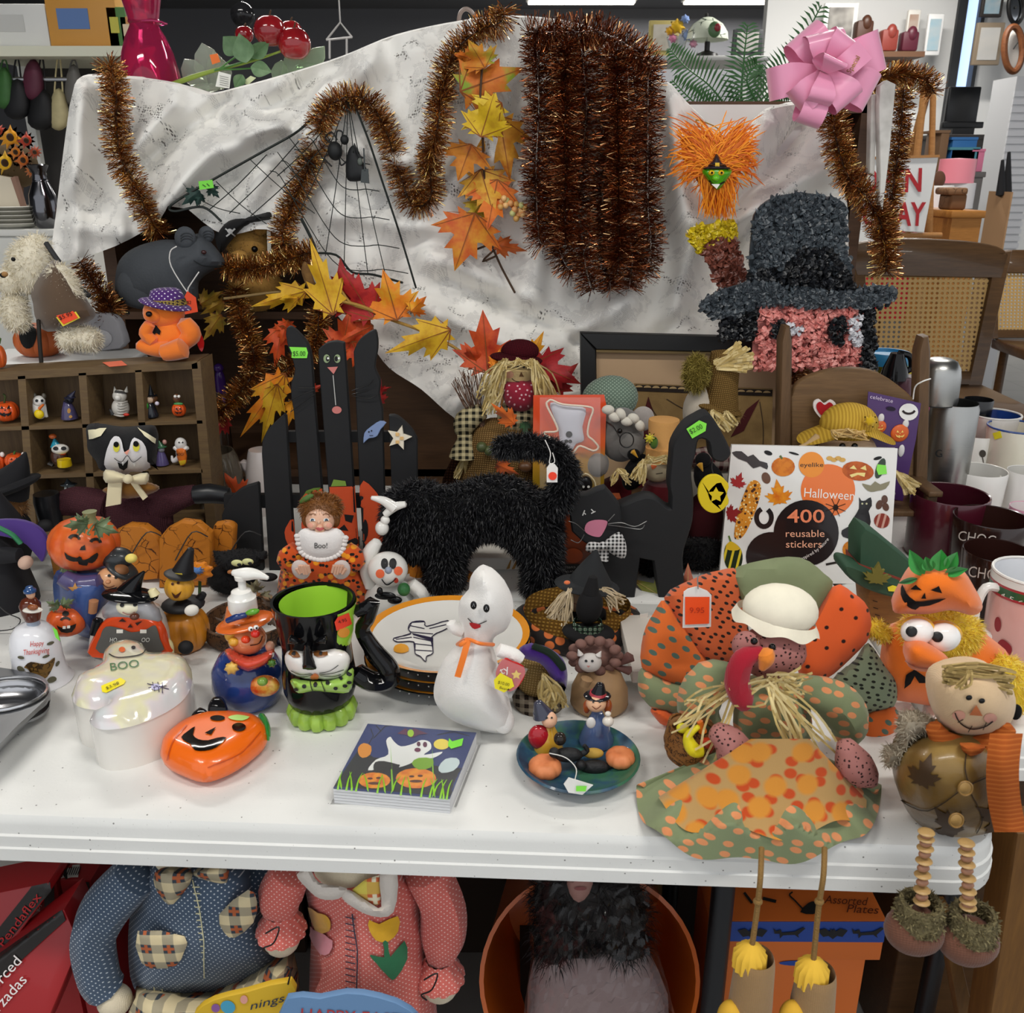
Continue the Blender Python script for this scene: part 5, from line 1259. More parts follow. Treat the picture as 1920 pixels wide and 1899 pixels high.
t=Thing('black_cat_plush','black plush cat peering with cartoon eyes over the soap pump','plush toy',P(450,1160,y));hd=furry(t,'head',join(E(450,1062,45,28,y,30),coneg(415,1050,400,1035,14,y),coneg(490,1050,500,1036,14,y)),1400,.006,['101012','1a1a1c'],31);furry(t,'body',E(440,1125,46,48,y+.02,30),900,.006,['0e0e10','181819'],32)
for(x,yy)in((445,1061),(465,1057)):e=t.p('eye',E(x,yy,11,11,y-.045,4),K('dfe0a0',.4));t.p('pupil',E(x+4,yy+3,4,5,y-.053,2),blk(),e)
t.p('nose',E(434,1088,6,6,y-.045),K('a86a3a',.5));t.p('paw',E(505,1108,18,12,y-.03),K('121214',.9));t.settle(TZ)
# porcelain bell
y=1.215
t=Thing('porcelain_bell','white porcelain bell printed Happy Thanksgiving with a pilgrim handle','bell',P(82,1288,y));por=gloss('e6e6ea')
bl=t.p('bell',L(80,[(1283,55),(1281,56),(1270,48),(1245,44),(1215,43),(1195,38),(1182,27),(1177,12),(1176,0)],y,36),por)
t.p('pilgrim_legs',L(65,[(1180,12),(1168,11),(1160,12),(1158,0)],y),gloss('9aa4b4'));t.p('pilgrim_coat',L(63,[(1170,13),(1158,17),(1142,19),(1132,13),(1127,0)],y),gloss('5a2818'));t.p('pilgrim_head',E(59,1122,8,10,y),gloss('d8a888'));t.p('pilgrim_hat',L(58,[(1118,11),(1114,11),(1112,8),(1108,6),(1107,0)],y),gloss('2a4a7a'));t.p('roast_platter',E(63,1152,19,5,y-.02,10),gloss('e8e2d6'));t.p('roast',E(63,1147,10,6,y-.025),gloss('8a4a22'))
t.d('lettering',[txt('Happy',58,1220,9,26,-6,.2),txt('Thanksgiving',46,1236,10,48,-6,.2)],bl,K('c83a28'));t.d('cornucopia',sm([(48,1258),(60,1248),(85,1252),(103,1240),(98,1262),(85,1280),(65,1275),(55,1262)],3),bl,crackle('7a5a2a','3a2810',140,.4,.12));t.d('printed_leaf',[circ(42,1240,6,3,10),circ(95,1214,7,3,-20),circ(108,1252,6,3,-60),circ(42,1262,8,5,40),circ(98,1282,9,6,-20),circ(87,1238,7,2.5,-20)],bl,K('5c5844'),kind='stuff');t.p('green_sticker',plate([(100,1185),(108,1190),(114,1210),(106,1204)],y-.038,.001),K('7ee04a',.5));t.settle(TZ)
# ghost candy dish
@cached
def iris():
 t=NT('iridescent_glaze');t.set(.12,coat=1,spec=.8);v=t.coord()
 t.col(t.ramp(t.noise(v,18,2),[(.3,'d8d2c4'),(.45,'e4dfb8'),(.55,'dfd4d4'),(.7,'d4d8d8')]));t.bump(t.noise(v,30,2),.25,.006);return t.m
GH=sm([(135,1297),(150,1270),(187,1253),(192,1232),(208,1212),(240,1204),(270,1212),(284,1230),(320,1229),(350,1240),(360,1262),(357,1290),(338,1316),(298,1341),(244,1361),(195,1367),(172,1358),(170,1345),(198,1331),(172,1329),(146,1323),(136,1310)],3)
t=Thing('ghost_candy_dish','pearly white ceramic ghost candy dish with lid and yellow price sticker','dish',on(250,1330,TZ));zl=TZ+.062
t.p('base',hslab([on(x,y_,zl)for x,y_ in GH],.061),gloss('e2ded6'));ld=t.p('lid',hpillow(GH,zl+.002,.022,10,34),iris());tg=t.d('price_sticker',[[(190,1286),(226,1271),(236,1277),(232,1283),(200,1299),(192,1297)]],ld,K('f2e01c',.5));t.d('sticker_writing',txt('$3.98',200,1293,5,26,-24),tg,K('403a10'))
t.d('green_lettering',txt('BOO',206,1258,14,56,-8),ld,K('2f6b3a',.3));t.d('ghost_face',[stroke(sm([(205,1226),(222,1233),(262,1228),(272,1218)],4,False),2)],ld,blk());t.d('nose',circ(229,1218,6,5),ld,K('e0662e',.3));t.d('eye',circ(250,1214,4,3),ld,blk());t.d('stitched_patch',[stroke([(276,1282),(316,1292)],1.6),stroke([(278,1290),(312,1286)],1.6),stroke([(286,1279),(290,1296)],1.6),stroke([(296,1279),(298,1298)],1.6),stroke([(304,1280),(304,1300)],1.6)],ld,K('3a3050'));t.d('patch',circ(292,1288,9,6),ld,K('8a86b4',.3));t.settle(TZ)
PU=sm([(300,1410),(311,1386),(347,1357),(393,1342),(444,1342),(482,1350),(502,1372),(497,1393),(460,1424),(420,1446),(379,1456),(339,1444),(309,1428)],3)
t=Thing('pumpkin_dish','flat bright orange jack-o-lantern with a black bat behind, lying on the table','decoration',on(400,1420,TZ));zp=TZ+.022
og=K('ee6a10',.3,coat=.4);b=t.p('body',hpillow(PU,zp,.022,5,30,.5,.98),og);t.d('grin',sm([(340,1383),(352,1372),(366,1363),(362,1378),(372,1387),(390,1389),(408,1384),(425,1384),(405,1402),(385,1408),(366,1407),(358,1396),(350,1392)],2),b,gloss('100c0a'));t.d('nose',[[(384,1375),(405,1364),(396,1378)]],b,gloss('100c0a'))
for q in((408,1347,14,5),(448,1364,13,8)):t.d('eye',circ(*q),b,gloss('100c0a'))
t.d('leaf_mark',sm([(428,1345),(445,1341),(468,1345),(455,1352),(435,1350)],2),b,K('b8e078',.4));t.p('green_leaf',hpillow(sm([(483,1348),(498,1345),(508,1365),(505,1388),(495,1380)],2),zp,.012),gloss('2f8a3f'));t.d('groove',[stroke(sm([(315,1425),(325,1390),(350,1360)],4,False),2),stroke(sm([(390,1438),(450,1412),(488,1372)],4,False),2)],b,K('c04a08',.4),kind='stuff');t.p('bat_wing',hpillow(sm([(355,1352),(375,1330),(395,1342),(390,1352)],2),TZ+.03,.01),gloss('121214'));t.p('bat_body',hpillow(sm([(390,1345),(394,1325),(408,1318),(424,1322),(428,1345)],2),TZ+.03,.02),gloss('121214'));t.settle(TZ)
t=Thing('muffin_tin','nested steel baking tins with oval cups at the corner of the table','baking tin',on(40,1340,TZ));mt=metalm('8f9092',.32)
z=TZ+.041;c=on(5,1303,z)
def ringslab(poly,c,rx,ry,th):
 n=64;v=[];m=len(poly);f=[]
 for i in range(n):
  a=2*math.pi*i/n;d=(math.cos(a),math.sin(a));best=.2
  for j in range(m):
   p,q=poly[j],poly[(j+1)%m];ex,ey=q.x-p.x,q.y-p.y;den=d[0]*ey-d[1]*ex
   if abs(den)<1e-12:continue
   s_=((p.x-c.x)*ey-(p.y-c.y)*ex)/den;u=((p.x-c.x)*d[1]-(p.y-c.y)*d[0])/den
   if s_>0 and-1e-6<=u<=1.000001:best=s_
  o=Vector((c.x+d[0]*best,c.y+d[1]*best,poly[0].z));i_=Vector((c.x+rx*d[0],c.y+ry*d[1],poly[0].z));v+=[i_,o,o-Vector((0,0,th)),i_-Vector((0,0,th))]
 for i in range(n):
  a,b=4*i,4*((i+1)%n)
  for k in range(4):f.append([a+k,a+(k+1)%4,b+(k+1)%4,b+k])
 return G().add(v,f)
for k in range(3):
 zz=TZ+.018+k*.011;poly=sm([(-60,1255+4*k),(40,1258),(82,1270),(93,1288),(88,1308),(30,1362),(-60,1440)],3);t.p('tin',ringslab([on(x,y_+8-4*k,zz)for x,y_ in poly],c,.057,.043,.004),mt)
t.p('cup',lathe(c+Vector((0,0,-.002)),[(.058,.003),(.056,.002),(.05,-.006),(.044,-.015),(.03,-.02),(0,-.021)],32,1,.75),metalm('b8b8ba',.22));t.p('cup_rim',tube([c+Vector((.058*math.cos(a*.2618),.0435*math.sin(a*.2618),.002))for a in range(25)],.0025,6),metalm('c9c9ca',.2))
t.p('cup_wall',lathe((c.x,c.y,TZ),[(.03,0),(.044,.02),(.05,.034)],28,1,.75),mt);t.settle(TZ)
# black cat picket fence
y=1.62;fb=K('17181a',.7,var=.25,vs=30,bs=60,bst=.15)
t=Thing('cat_picket_fence','black wooden picket fence cut as a cat, with painted face and jack-o-lantern','decoration',P(620,1069,y))
PK=[sm([(416,969),(429,940),(453,919),(482,909)],3,False)+[(485,912),(494,1072),(418,1072)],[(491,853),(492,829)]+sm([(497,818),(505,805),(532,780)],3,False)+[(536,784),(547,955),(555,1072),(505,1072)],sm([(536,630),(538,618),(545,616),(558,626),(576,647),(584,674),(588,732)],3,False)+[(603,911),(612,1072),(572,1072),(561,916),(551,775)]+sm([(546,747),(546,722),(553,695),(540,655)],3,False),sm([(597,658),(611,647),(629,643),(645,646)],3,False)+[(649,692),(663,911),(674,1072),(626,1072),(615,911),(599,705)],sm([(663,663),(674,640),(700,622),(707,634),(708,658),(703,692),(713,718),(711,742),(717,771)],3,False)+[(721,924),(727,1072),(683,1072),(674,911),(665,705)],sm([(729,782),(745,784),(769,805),(782,826)],3,False)+[(783,955),(786,1072),(740,1072)],sm([(795,916),(815,920),(845,945)],3,False)+[(850,1072),(802,1072)]]
pk_=[t.p('picket',plate(p,y,.014,.0015),fb)for p in PK]
for q in([(500,812),(770,812),(770,832),(500,832)],[(420,930),(845,930),(845,955),(420,955)]):t.p('crossbar',plate(q,y+.0142,.012),fb)
f4=pk_[3]
for x in(613,633):e=t.d('eye',circ(x,675,6,8),f4,K('8fa078',.6));t.d('pupil',circ(x+(2 if x<620 else-2),675,3.2,5),f4,blk(),off=.0024,parent=e);t.d('glint',circ(x+3,674,2),f4,K('f2f2ee'),off=.003,parent=e)
t.d('nose',[[(614,691),(634,690),(626,704)]],f4,K('c87872',.6));t.d('mouth_line',[stroke([(625,706),(630,762)],1.6)],f4,K('b8b8b4'));t.d('tongue',circ(632,771,9,7),f4,K('c87872',.6))
st=t.d('price_sticker',[[(543,653),(575,654),(578,664),(576,674),(546,674),(548,664)]],pk_[2],K('86e84c',.5));t.d('sticker_writing',txt('$5.00',549,670,9,24),st,K('2a4a20'))
op=K('cf4f26',.6,var=.1,vs=30)
t.d('painted_pumpkin',[[(560,945),(575,925),(603,918),(608,1035),(568,1035)]],pk_[2],op);t.d('painted_pumpkin',[[(618,915),(664,914),(672,1040),(624,1040)]],pk_[3],op);t.d('painted_pumpkin',sm([(676,912),(700,918),(718,950),(722,1000),(705,1040),(682,1040)],3),pk_[4],op);t.d('painted_pumpkin',sm([(534,1000),(540,985),(549,976),(552,1020),(540,1022)],2),pk_[1],op)
t.d('painted_leaf',sm([(564,945),(575,922),(601,916),(602,924),(580,935),(568,950)],2),pk_[2],K('5f7a2c',.6));t.d('painted_stem',[[(621,914),(626,901),(648,904),(650,913)]],pk_[3],K('7a9a3c',.6))
for q in([(646,966),(664,968),(660,982),(648,978)],[(634,995),(646,985),(654,997)],[(640,1020),(672,1008),(672,1025),(650,1030)]):t.d('painted_eye',[q],pk_[3],blk(),off=.0024)
t.d('painted_eye',sm([(684,975),(690,985),(690,1005),(682,1020),(679,1000)],2),pk_[4],blk(),off=.0024)
bt=t.p('bat_button',plate(sm([(681,833),(683,815),(692,806),(700,800),(712,793),(724,796),(714,808),(708,820),(700,824),(692,825),(684,832)],2),y-.006,.006,.001),gloss('7f93bb'));t.d('bat_face',[circ(692,812,1.6,n=6),circ(697,810,1.6,n=6),stroke([(693,819),(700,819)],1.2)],bt,blk())
sb=t.p('star_button',plate(xf([(x,y_)for x,y_ in star(5,24,11)],748,824,1,14),y-.006,.006,.001),gloss('ece2cc'));t.d('gingham_check',[rect(742+8*(i%2),814+7*i,749+8*(i%2),820+7*i)for i in range(3)],sb,K('e2b878',.5))
for pts in([(588,735),(560,745),(540,756)],[(590,742),(565,760),(545,775)],[(590,730),(560,730)],[(660,735),(690,725),(700,715)],[(662,745),(690,750),(705,745)],[(660,742),(690,735)]):t.p('wire_whisker',TB([(a,b,y-.006)for a,b in pts],.8),K('0e0e0f',.4))
t.settle(TZ)
# porcelain doll
y=1.45
t=Thing('porcelain_doll','small porcelain doll with auburn hair, Boo bib and orange pumpkin dress','doll',P(600,1110,y));skn=K('e3b598',.35,coat=.2)
pd=dots('c8501c','1c1410',95,.3,30,1,.08,.85,1,'e8961e')
t.p('dress',pillow(sm([(530,1110),(528,1060),(545,1030),(570,1015),(630,1015),(660,1032),(678,1070),(690,1110)],3),y,.06),pd)
for s in(-1,1):t.p('sleeve',TB([(602+s*45,1030),(602+s*62,1050),(602+s*38,1068)],[18,22,14],y-.045),pd);c_=t.p('lace_cuff',E(602+s*38,1068,17,20,y-.075,8,s*20),K('cdbfb8',.8,bs=200));t.p('hand',join(*[TB([(602+s*(40-k*5),1060),(602+s*(36-k*5),1078-abs(k-1.5)*3)],[4,3],y-.088,smooth=2,seg=6)for k in range(4)],TB([(602+s*46,1066),(602+s*40,1076)],[4,3],y-.088,smooth=2,seg=6)),K('d8aa90',.4))
bib=t.p('bib',pillow(sm([(557,1005),(572,990),(602,995),(632,990),(648,1008),(640,1035),(615,1048),(590,1048),(565,1035)],3),y-.05,.014),K('e9e5e2',.85,bs=300));t.d('lettering',txt('Boo!',589,1027,10,25),bib,K('151515'));t.p('bib_frill',join(*[E(*q,6,5,y-.056,seg=8,rings=6)for q in sm([(557,1005),(565,1035),(590,1048),(615,1048),(640,1035),(648,1008)],4,False)]),K('e2dcd8',.9),kind='stuff')
hd=t.p('head',join(E(600,975,27,30,y-.03,24),E(586,985,9,8,y-.052),E(614,985,9,8,y-.052),E(600,992,10,9,y-.05)),skn);t.p('nose',E(598,979,3.5,4,y-.067),skn,hd)
for x in(587,611):e=t.d('eye',circ(x,975,5,3.4),hd,K('f4f2ee',.3));t.d('iris',circ(x,975,2.8),hd,K('5a7a90',.3),off=.0024,parent=e);t.d('pupil',circ(x,975,1.4,n=8),hd,blk(),off=.003,parent=e);t.d('eyebrow',[stroke(sm([(x-6,966),(x,963),(x+6,966)],3,False),1.2)],hd,K('7a5030'))
t.d('lips',sm([(593,991),(597,989),(600,990),(603,989),(607,991),(600,995)],2),hd,K('b85050',.4));t.d('cheek',circ(582,985,5,4),hd,K('e0a08a',.5),off=.0012);t.d('cheek',circ(617,985,5,4),hd,K('e0a08a',.5),off=.0012)
hb=join(E(602,955,36,26,y-.015,32),E(575,972,9,18,y-.02),E(628,972,10,18,y-.02));ho=t.p('hair',hb,K('7a4c20',.5,var=.2,vs=120));t.p('hair_strands',fur_geo(E(602,953,37,24,y-.012,32),2600,.010,.0009,55,.2,.3,.6,2),[K('8f5c28',.4),K('6a401a',.4)],ho,kind='stuff',ang=None);t.p('hair_bow',E(575,935,16,6,y-.02,rot=-30),K('4a6a2c',.6));t.settle(TZ)
# ceramic snowman / ghost holding a turkey-cow
y=1.42
t=Thing('ceramic_scarecrow_jar','white glazed smiling figure with orange cheeks and raised arm, cow patches below','figurine',P(735,1150,y));wc=gloss('e4e2dc')
t.p('body',E(735,1118,52,40,y,34),wc);hd=t.p('head',E(727,1062,38,34,y-.02,32),wc);t.p('arm',TB([(695,1095),(688,1060),(695,1030),(708,1010)],[12,16,15,10],y),wc);t.p('arm',TB([(770,1090),(790,1110),(780,1130)],[14,15,12],y-.02),wc)
for(x,r_)in((720,3),(735,3)):e=t.d('eye',circ(x+1,1052,6,9),hd,K('f6f6f4',.3));t.d('eye_line',[stroke(circ(x+1,1052,6,9)+[(x+7,1052)],1.2)],hd,blk(),off=.002,parent=e);t.d('pupil',circ(x+2,1055,2.6,4),hd,blk(),off=.0026,parent=e)
t.p('nose',E(728,1064,7,7,y-.068),gloss('8e98aa'),hd);t.d('cheek',circ(713,1070,8,8),hd,K('e86a40',.4));t.d('cheek',circ(746,1065,8,8),hd,K('e86a40',.4));t.d('smile',[stroke(sm([(716,1080),(725,1090),(736,1084),(742,1078)],4,False),2)],hd,blk());t.d('tongue',circ(742,1082,4,5),hd,K('c84030',.4))
t.p('scarf_sprig',E(757,1100,12,13,y-.045),K('2f6a38',.5,bs=200,bst=.8));cw=t.p('cow_patch',join(E(722,1112,20,8,y-.052,5),E(712,1104,6,9,y-.055),E(740,1120,14,8,y-.05,6)),gloss('131315'));t.p('raised_cup',join(E(722,970,9,9,y+.02),E(716,985,13,14,y+.02),TB([(722,960),(740,945),(760,940)],[7,9,6],y+.02)),wc);t.p('horn',TB([(696,928),(720,934),(740,948)],[4,9,12],y+.02),wc);t.settle(TZ)
# furry black cat
y=1.50
t=Thing('furry_black_cat','shaggy black arched-back cat decoration with a white string price tag','cat decoration',P(920,1130,y))
cb_=pillow(sm([(722,960),(735,930),(790,912),(840,925),(900,905),(955,905),(1010,930),(1040,960),(1052,1010),(1050,1060),(1045,1130),(985,1125),(985,1080),(960,1040),(925,1020),(890,1028),(870,1060),(862,1115),(805,1115),(800,1070),(770,1060),(735,1040),(720,1000)],4),y,.05,8,42)
FRC=['0c0c0e','16161a','202024']
o=t.p('body',cb_,K('0b0b0c',.9));t.p('fur',fur_geo(cb_,26000,.017,.0017,61,.35,.5,.6,3),[K(c,.45,spec=.5)for c in FRC],o,kind='stuff',ang=None)
tl=TB([(1035,960),(1060,910),(1058,880),(1040,850),(1000,838),(960,838),(935,842)],[24,22,20,18,17,17,15],y-.03);o=t.p('tail',tl,K('0b0b0c',.9));t.p('fur',fur_geo(tl,7000,.016,.0017,62,.3,.5,.5,3),[K(c,.45,spec=.5)for c in FRC],o,kind='stuff',ang=None)
er=join(coneg(790,940,800,905,18,y-.01),coneg(745,945,742,915,15,y));t.p('ears',er,K('141416',.9));t.p('fur',fur_geo(er,900,.01,.0015,63,.1,.5,.3,3),[K(c,.45,spec=.5)for c in FRC],t.parts[-1],kind='stuff',ang=None)
t.p('tag_string',TB([(1022,825),(1032,850),(1030,870),(1040,868),(1036,850)],1,y-.085),K('e8e6e2'));tg=t.p('price_tag',plate([(1025,880),(1030,872),(1040,872),(1046,880),(1045,908),(1025,908)],y-.088,.001),K('eceae6',.6));t.d('orange_sticker',circ(1036,895,8,8),tg,K('f5452a',.5));t.settle(TZ)
# soap dispenser
y=1.16
t=Thing('soap_dispenser','glazed scarecrow soap dispenser with white pump, blue body and orange hat','soap dispenser',P(475,1340,y));blu=blend(((.3,'1c2f66'),(.6,'2a4486')),16,.15,.8)
b=t.p('body',L(473,[(1336,44),(1330,56),(1300,66),(1270,64),(1245,50),(1235,34),(1234,0)],y,36),blu);hd=t.p('head',E(465,1210,36,33,y-.01,32),blend(((.3,'d87a44'),(.6,'e4a070')),30,.2,.7));t.p('neckerchief',pillow(sm([(425,1230),(465,1250),(512,1232),(508,1255),(466,1275),(430,1250)],3),y-.042,.02),gloss('d8503c',.2));t.p('hat_brim',E(460,1176,56,10,y-.005,44,-12),gloss('dd6a2a',.2));t.p('hat_crown',L(450,[(1178,30),(1160,24),(1145,20),(1143,0)],y),gloss('e07a3c',.2));t.p('hat_band',TB([(428,1172,y-.03),(445,1164,y-.035),(462,1160,y-.03)],[6,7,6]),gloss('22366e'));t.p('hat_leaf',E(474,1154,14,7,y-.03,rot=-15),gloss('5fa02c'));t.p('hair',join(E(434,1200,12,18,y-.02),E(440,1215,10,10,y-.03)),gloss('e0a83a',.2))
wp=K('eceae4',.3,coat=.3)
t.p('pump_collar',L(457,[(1152,26),(1148,27),(1125,26),(1120,20),(1112,18),(1108,10),(1104,0)],y),wp);t.p('pump_stem',L(456,[(1115,8),(1090,7),(1088,12),(1080,13),(1078,0)],y),wp);t.p('pump_head',TB([(436,1074),(460,1077),(480,1078),(503,1086)],[6,14,11,4],y),wp)
for(x,yy)in((471,1188),(481,1185)):e=t.p('eye',E(x,yy,5,5,y-.042),gloss('f4f2ee'));t.p('pupil',E(x+1,yy+1,2,2.4,y-.048),blk(),e)
t.p('nose',E(480,1198,9,8,y-.046),gloss('d02818'));t.p('cheek',E(462,1210,9,8,y-.038),gloss('e0441e'));t.d('smile',[stroke(sm([(470,1222),(486,1218),(492,1204)],4,False),1.8)],hd,K('30140c'))
for(x,yy,c,r_)in((436,1268,'e8c060',15),(511,1258,'4a7a30',10)):t.p('flower',pillow(xf(star(7,r_,r_*.75),x,yy),y-.056,.008),gloss(c,.2))
t.p('hand',E(508,1225,9,12,y-.03),gloss('e0a888'));t.p('crow',E(528,1214,9,11,y-.02),gloss('18181c'));t.p('pumpkin_wreath',E(498,1305,29,24,y-.042,14,-15),blend(((.35,'d24a20'),(.5,'e08a3a'),(.65,'e8c050')),60,.2,.7));t.p('wreath_leaf',E(494,1295,10,9,y-.062),gloss('7aa040'));t.settle(TZ)
y=1.36
t=Thing('potpourri_basket','dark wicker basket heaped with dried brown leaves behind the soap pump','basket',P(470,1240,y));t.p('basket',L(478,[(1250,70),(1240,80),(1205,86),(1190,84),(1190,78),(1240,70)],y,36),crackle('5a3c22','24160c',160,.7,.12));r_=random.Random(9)
for i in range(16):
 a=r_.uniform(0,6.28);x,yy=478+68*math.cos(a)*r_.uniform(.3,1),1170+42*math.sin(a);t.p('dried_leaf',leaf_geo(x,yy,x+r_.uniform(-40,40),yy+r_.uniform(-45,20),y+.06*math.sin(a)*-1-.02,.9,r_.uniform(-.03,.03),.02),[K(r_.choice(['5a4632','7a5c40','6a5a50','6f6a50','8a5a34','4c3c30']),.8),K('3a2a1c')])
t.settle(TZ)
# black cat mug
y=1.12;bg=gloss('0d0d0f')
t=Thing('cat_mug','tall glossy black cat mug with lime green inside, bow tie and tail handle','mug',P(608,1372,y))
mb=t.p('cup',L(605,[(1345,40),(1335,58),(1310,66),(1280,67),(1250,64),(1220,62),(1190,66),(1150,71),(1128,74),(1124,75),(1124,70),(1130,69)],y,40),bg);t.p('lime_inside',L(605,[(1240,0),(1238,50),(1190,62),(1150,67),(1129,70)],y,40),K('a2d43e',.25,coat=.5))
t.p('frill_base',L(608,[(1372,50),(1368,62),(1355,66),(1340,60),(1332,44),(1330,0)],y,56,1,1,14,.14),gloss('9cc04a',.15));t.p('tail_handle',TB([(668,1150),(690,1140),(700,1130),(690,1165),(680,1190),(700,1230),(728,1270),(730,1295),(700,1300),(668,1280)],[14,15,13,14,15,17,20,21,22,20],y),bg)
wf=t.p('white_face',pillow(sm([(537,1235),(550,1228),(570,1232),(600,1230),(630,1226),(652,1235),(657,1255),(645,1285),(615,1292),(600,1290),(575,1290),(548,1278),(536,1255)],3),y-.052,.016),gloss('e8e4de'));t.p('nose_bridge',pillow(sm([(570,1215),(582,1212),(588,1240),(597,1265),(590,1271),(570,1270),(566,1262)],2),y-.062,.012),bg,wf);t.d('nose_tip',sm([(583,1284),(592,1275),(600,1283),(592,1292)],2),wf,K('e07a50',.3))
for q in([(540,1230),(556,1232),(564,1242),(550,1242)],[(588,1234),(610,1228),(616,1238),(598,1243)]):e=t.d('eye',sm(q,2),wf,K('7a4a20',.3));cx_=sum(p[0]for p in q)/4;t.d('pupil',circ(cx_,1236,3),wf,blk(),off=.0026,parent=e)
t.d('whiskers',[stroke(sm(q,4,False),1.4)for q in([(548,1270),(565,1278),(586,1276)],[(545,1278),(565,1284),(588,1278)],[(600,1275),(620,1270),(635,1258)],[(600,1278),(625,1275),(645,1268)],[(602,1280),(625,1282),(640,1278)])],wf,blk(),kind='stuff')
bw=t.p('bow_tie',pillow(sm([(548,1290),(580,1294),(612,1294),(640,1285),(662,1266),(664,1290),(655,1318),(620,1318),(590,1315),(562,1320),(550,1305)],3),y-.058,.014),gloss('9cc454',.12));t.d('polka_dots',[circ(x,yy,4,3.6)for x,yy in((572,1304),(593,1301),(616,1298),(631,1307),(641,1288),(648,1302),(655,1295),(656,1278),(558,1310))],bw,blk(),kind='stuff');t.d('tie_fold',[stroke([(582,1292),(588,1316)],1.6),stroke([(604,1296),(612,1315)],1.6)],bw,blk())
st=t.d('price_sticker',[[(626,1168),(632,1157),(652,1150),(658,1176),(630,1187)]],mb,K('f4432a',.5),off=.002);t.d('sticker_writing',txt('4.95',634,1172,7,16,-15),st,K('3a1010'));t.d('orange_sticker',circ(643,1192,11,11),mb,K('e89a3a',.4),off=.002);t.p('ear',join(pillow(sm([(540,1215),(545,1195),(565,1212)],2),y-.058,.01),pillow(sm([(588,1210),(612,1195),(612,1215)],2),y-.058,.01)),bg);t.settle(TZ)
# mummy plates
t=None;c=on(838,1192,TZ+.055);c.y+=.01
for k in range(3):
 z=TZ+.0+k*.017;top_=k==2
 t=Thing('dinner_plate',['bottom black rimmed plate of the stack under the mummy plate','middle black rimmed plate with dotted edge in the stack','top white plate with orange rim and a striped mummy drawing'][k],'plate',(c.x,c.y,z),'stacked mummy plates');R_=.128
 t.p('dish',lathe((c.x,c.y,z),[(0,.002),(R_*.55,0),(R_*.6,.0),(R_*.8,.008),(R_*.97,.02),(R_,.0225),(R_*.985,.024)],48),gloss('0f0f11'))
 o=t.p('glazed_top',lathe((c.x,c.y,z),[(R_*.9,.0205),(R_*.75,.011),(R_*.58,.0045),(0,.0045)],48),gloss('e6e4de'));t.p('orange_rim',lathe((c.x,c.y,z),[(R_*.985,.0242),(R_*.9,.0206)],48),gloss('e8962c'))
 t.p('white_dots',join(*[ell((c.x+R_*.93*math.cos(a*.13),c.y+R_*.93*math.sin(a*.13),z+.0145),.0012,6,4)for a in range(24,49)]),K('d8d8d4',.4),kind='stuff')
 if top_:
  mm=sm([(765,1180),(772,1168),(795,1166),(800,1176),(840,1165),(838,1180),(810,1195),(812,1225),(800,1232),(798,1242),(788,1232),(778,1226),(776,1205),(745,1205),(738,1198),(770,1190)],3)
  md=t.d('mummy_print',mm,o,K('f0eee8',.3),off=.0008);t.d('mummy_outline',[stroke((mm+mm[:1])[i:i+4],1.8)for i in range(0,len(mm),3)],o,K('2a2440',.4),off=.0018,kind='stuff');t.d('mummy_lines',[stroke(p,1.5)for p in([(768,1174),(796,1180)],[(768,1186),(812,1190)],[(775,1196),(812,1204)],[(776,1208),(812,1212)],[(778,1220),(810,1222)],[(742,1200),(772,1196)],[(805,1180),(838,1172)],[(766,1180),(772,1168),(796,1167)],[(740,1198),(770,1189)],[(776,1206),(778,1226)],[(811,1196),(812,1226)])],o,K('2a2440',.4),kind='stuff');t.d('mummy_stripe',[[(772,1188),(812,1197),(812,1204),(775,1192)]],o,K('2a2440',.4));t.d('candy_pail',sm([(738,1222),(740,1212),(752,1208),(764,1212),(766,1222),(752,1226)],2),o,K('e8a02c',.4))
  # white ghost plush
y=1.075
t=Thing('ghost_plush','white plush ghost with black bead eyes, orange ribbon and heart tag','plush toy',P(890,1385,y));wpl=K('ece9e4',.9,sheen=.5,bs=500,bst=.35,var=.03)
gb=t.p('body',pillow(sm([(882,1085),(895,1066),(915,1066),(940,1085),(958,1115),(962,1150),(950,1185),(925,1205),(930,1240),(945,1290),(960,1345),(960,1375),(945,1390),(900,1384),(850,1365),(820,1335),(814,1300),(830,1250),(858,1215),(866,1195),(860,1160),(862,1130),(878,1110)],5),y,.055,8,62),wpl)
t.p('arm',TB([(935,1225),(962,1235),(975,1245)],[14,15,13],y-.04),wpl);t.p('arm',TB([(868,1190),(852,1182),(846,1172)],[12,13,10],y-.01),wpl);t.p('foot',E(945,1365,20,26,y-.02),wpl)
for(x,yy)in((888,1137),(912,1143)):e=t.p('eye',E(x,yy,6,9,y-.0565,3.5),gloss('0c0c0e'));t.d('eye_glint',[stroke([(x-2,yy+2),(x,yy-4),(x+2,yy+2)],.8)],e,K('a0a0a0'),off=.0006)
t.d('smile',[stroke(sm([(879,1162),(893,1174),(912,1166)],4,False),1.6)],gb,blk());t.d('tongue',sm([(882,1170),(902,1174),(896,1182),(888,1181)],2),gb,K('b82028',.6),off=.002)
orr=K('ee7a1c',.4,sheen=.3)
t.p('ribbon',TB([(858,1215,y-.01),(876,1204,y-.045),(900,1212,y-.055),(925,1215,y-.03)],4,seg=6),orr);t.p('ribbon_tail',ribbon([P(*q)for q in sm([(878,1204,y-.052),(870,1235,y-.058),(858,1278,y-.06)],4,False)],(0,-1,0),.008),orr,ang=180);t.p('ribbon_loop',E(868,1212,10,5,y-.052,rot=-40),orr)
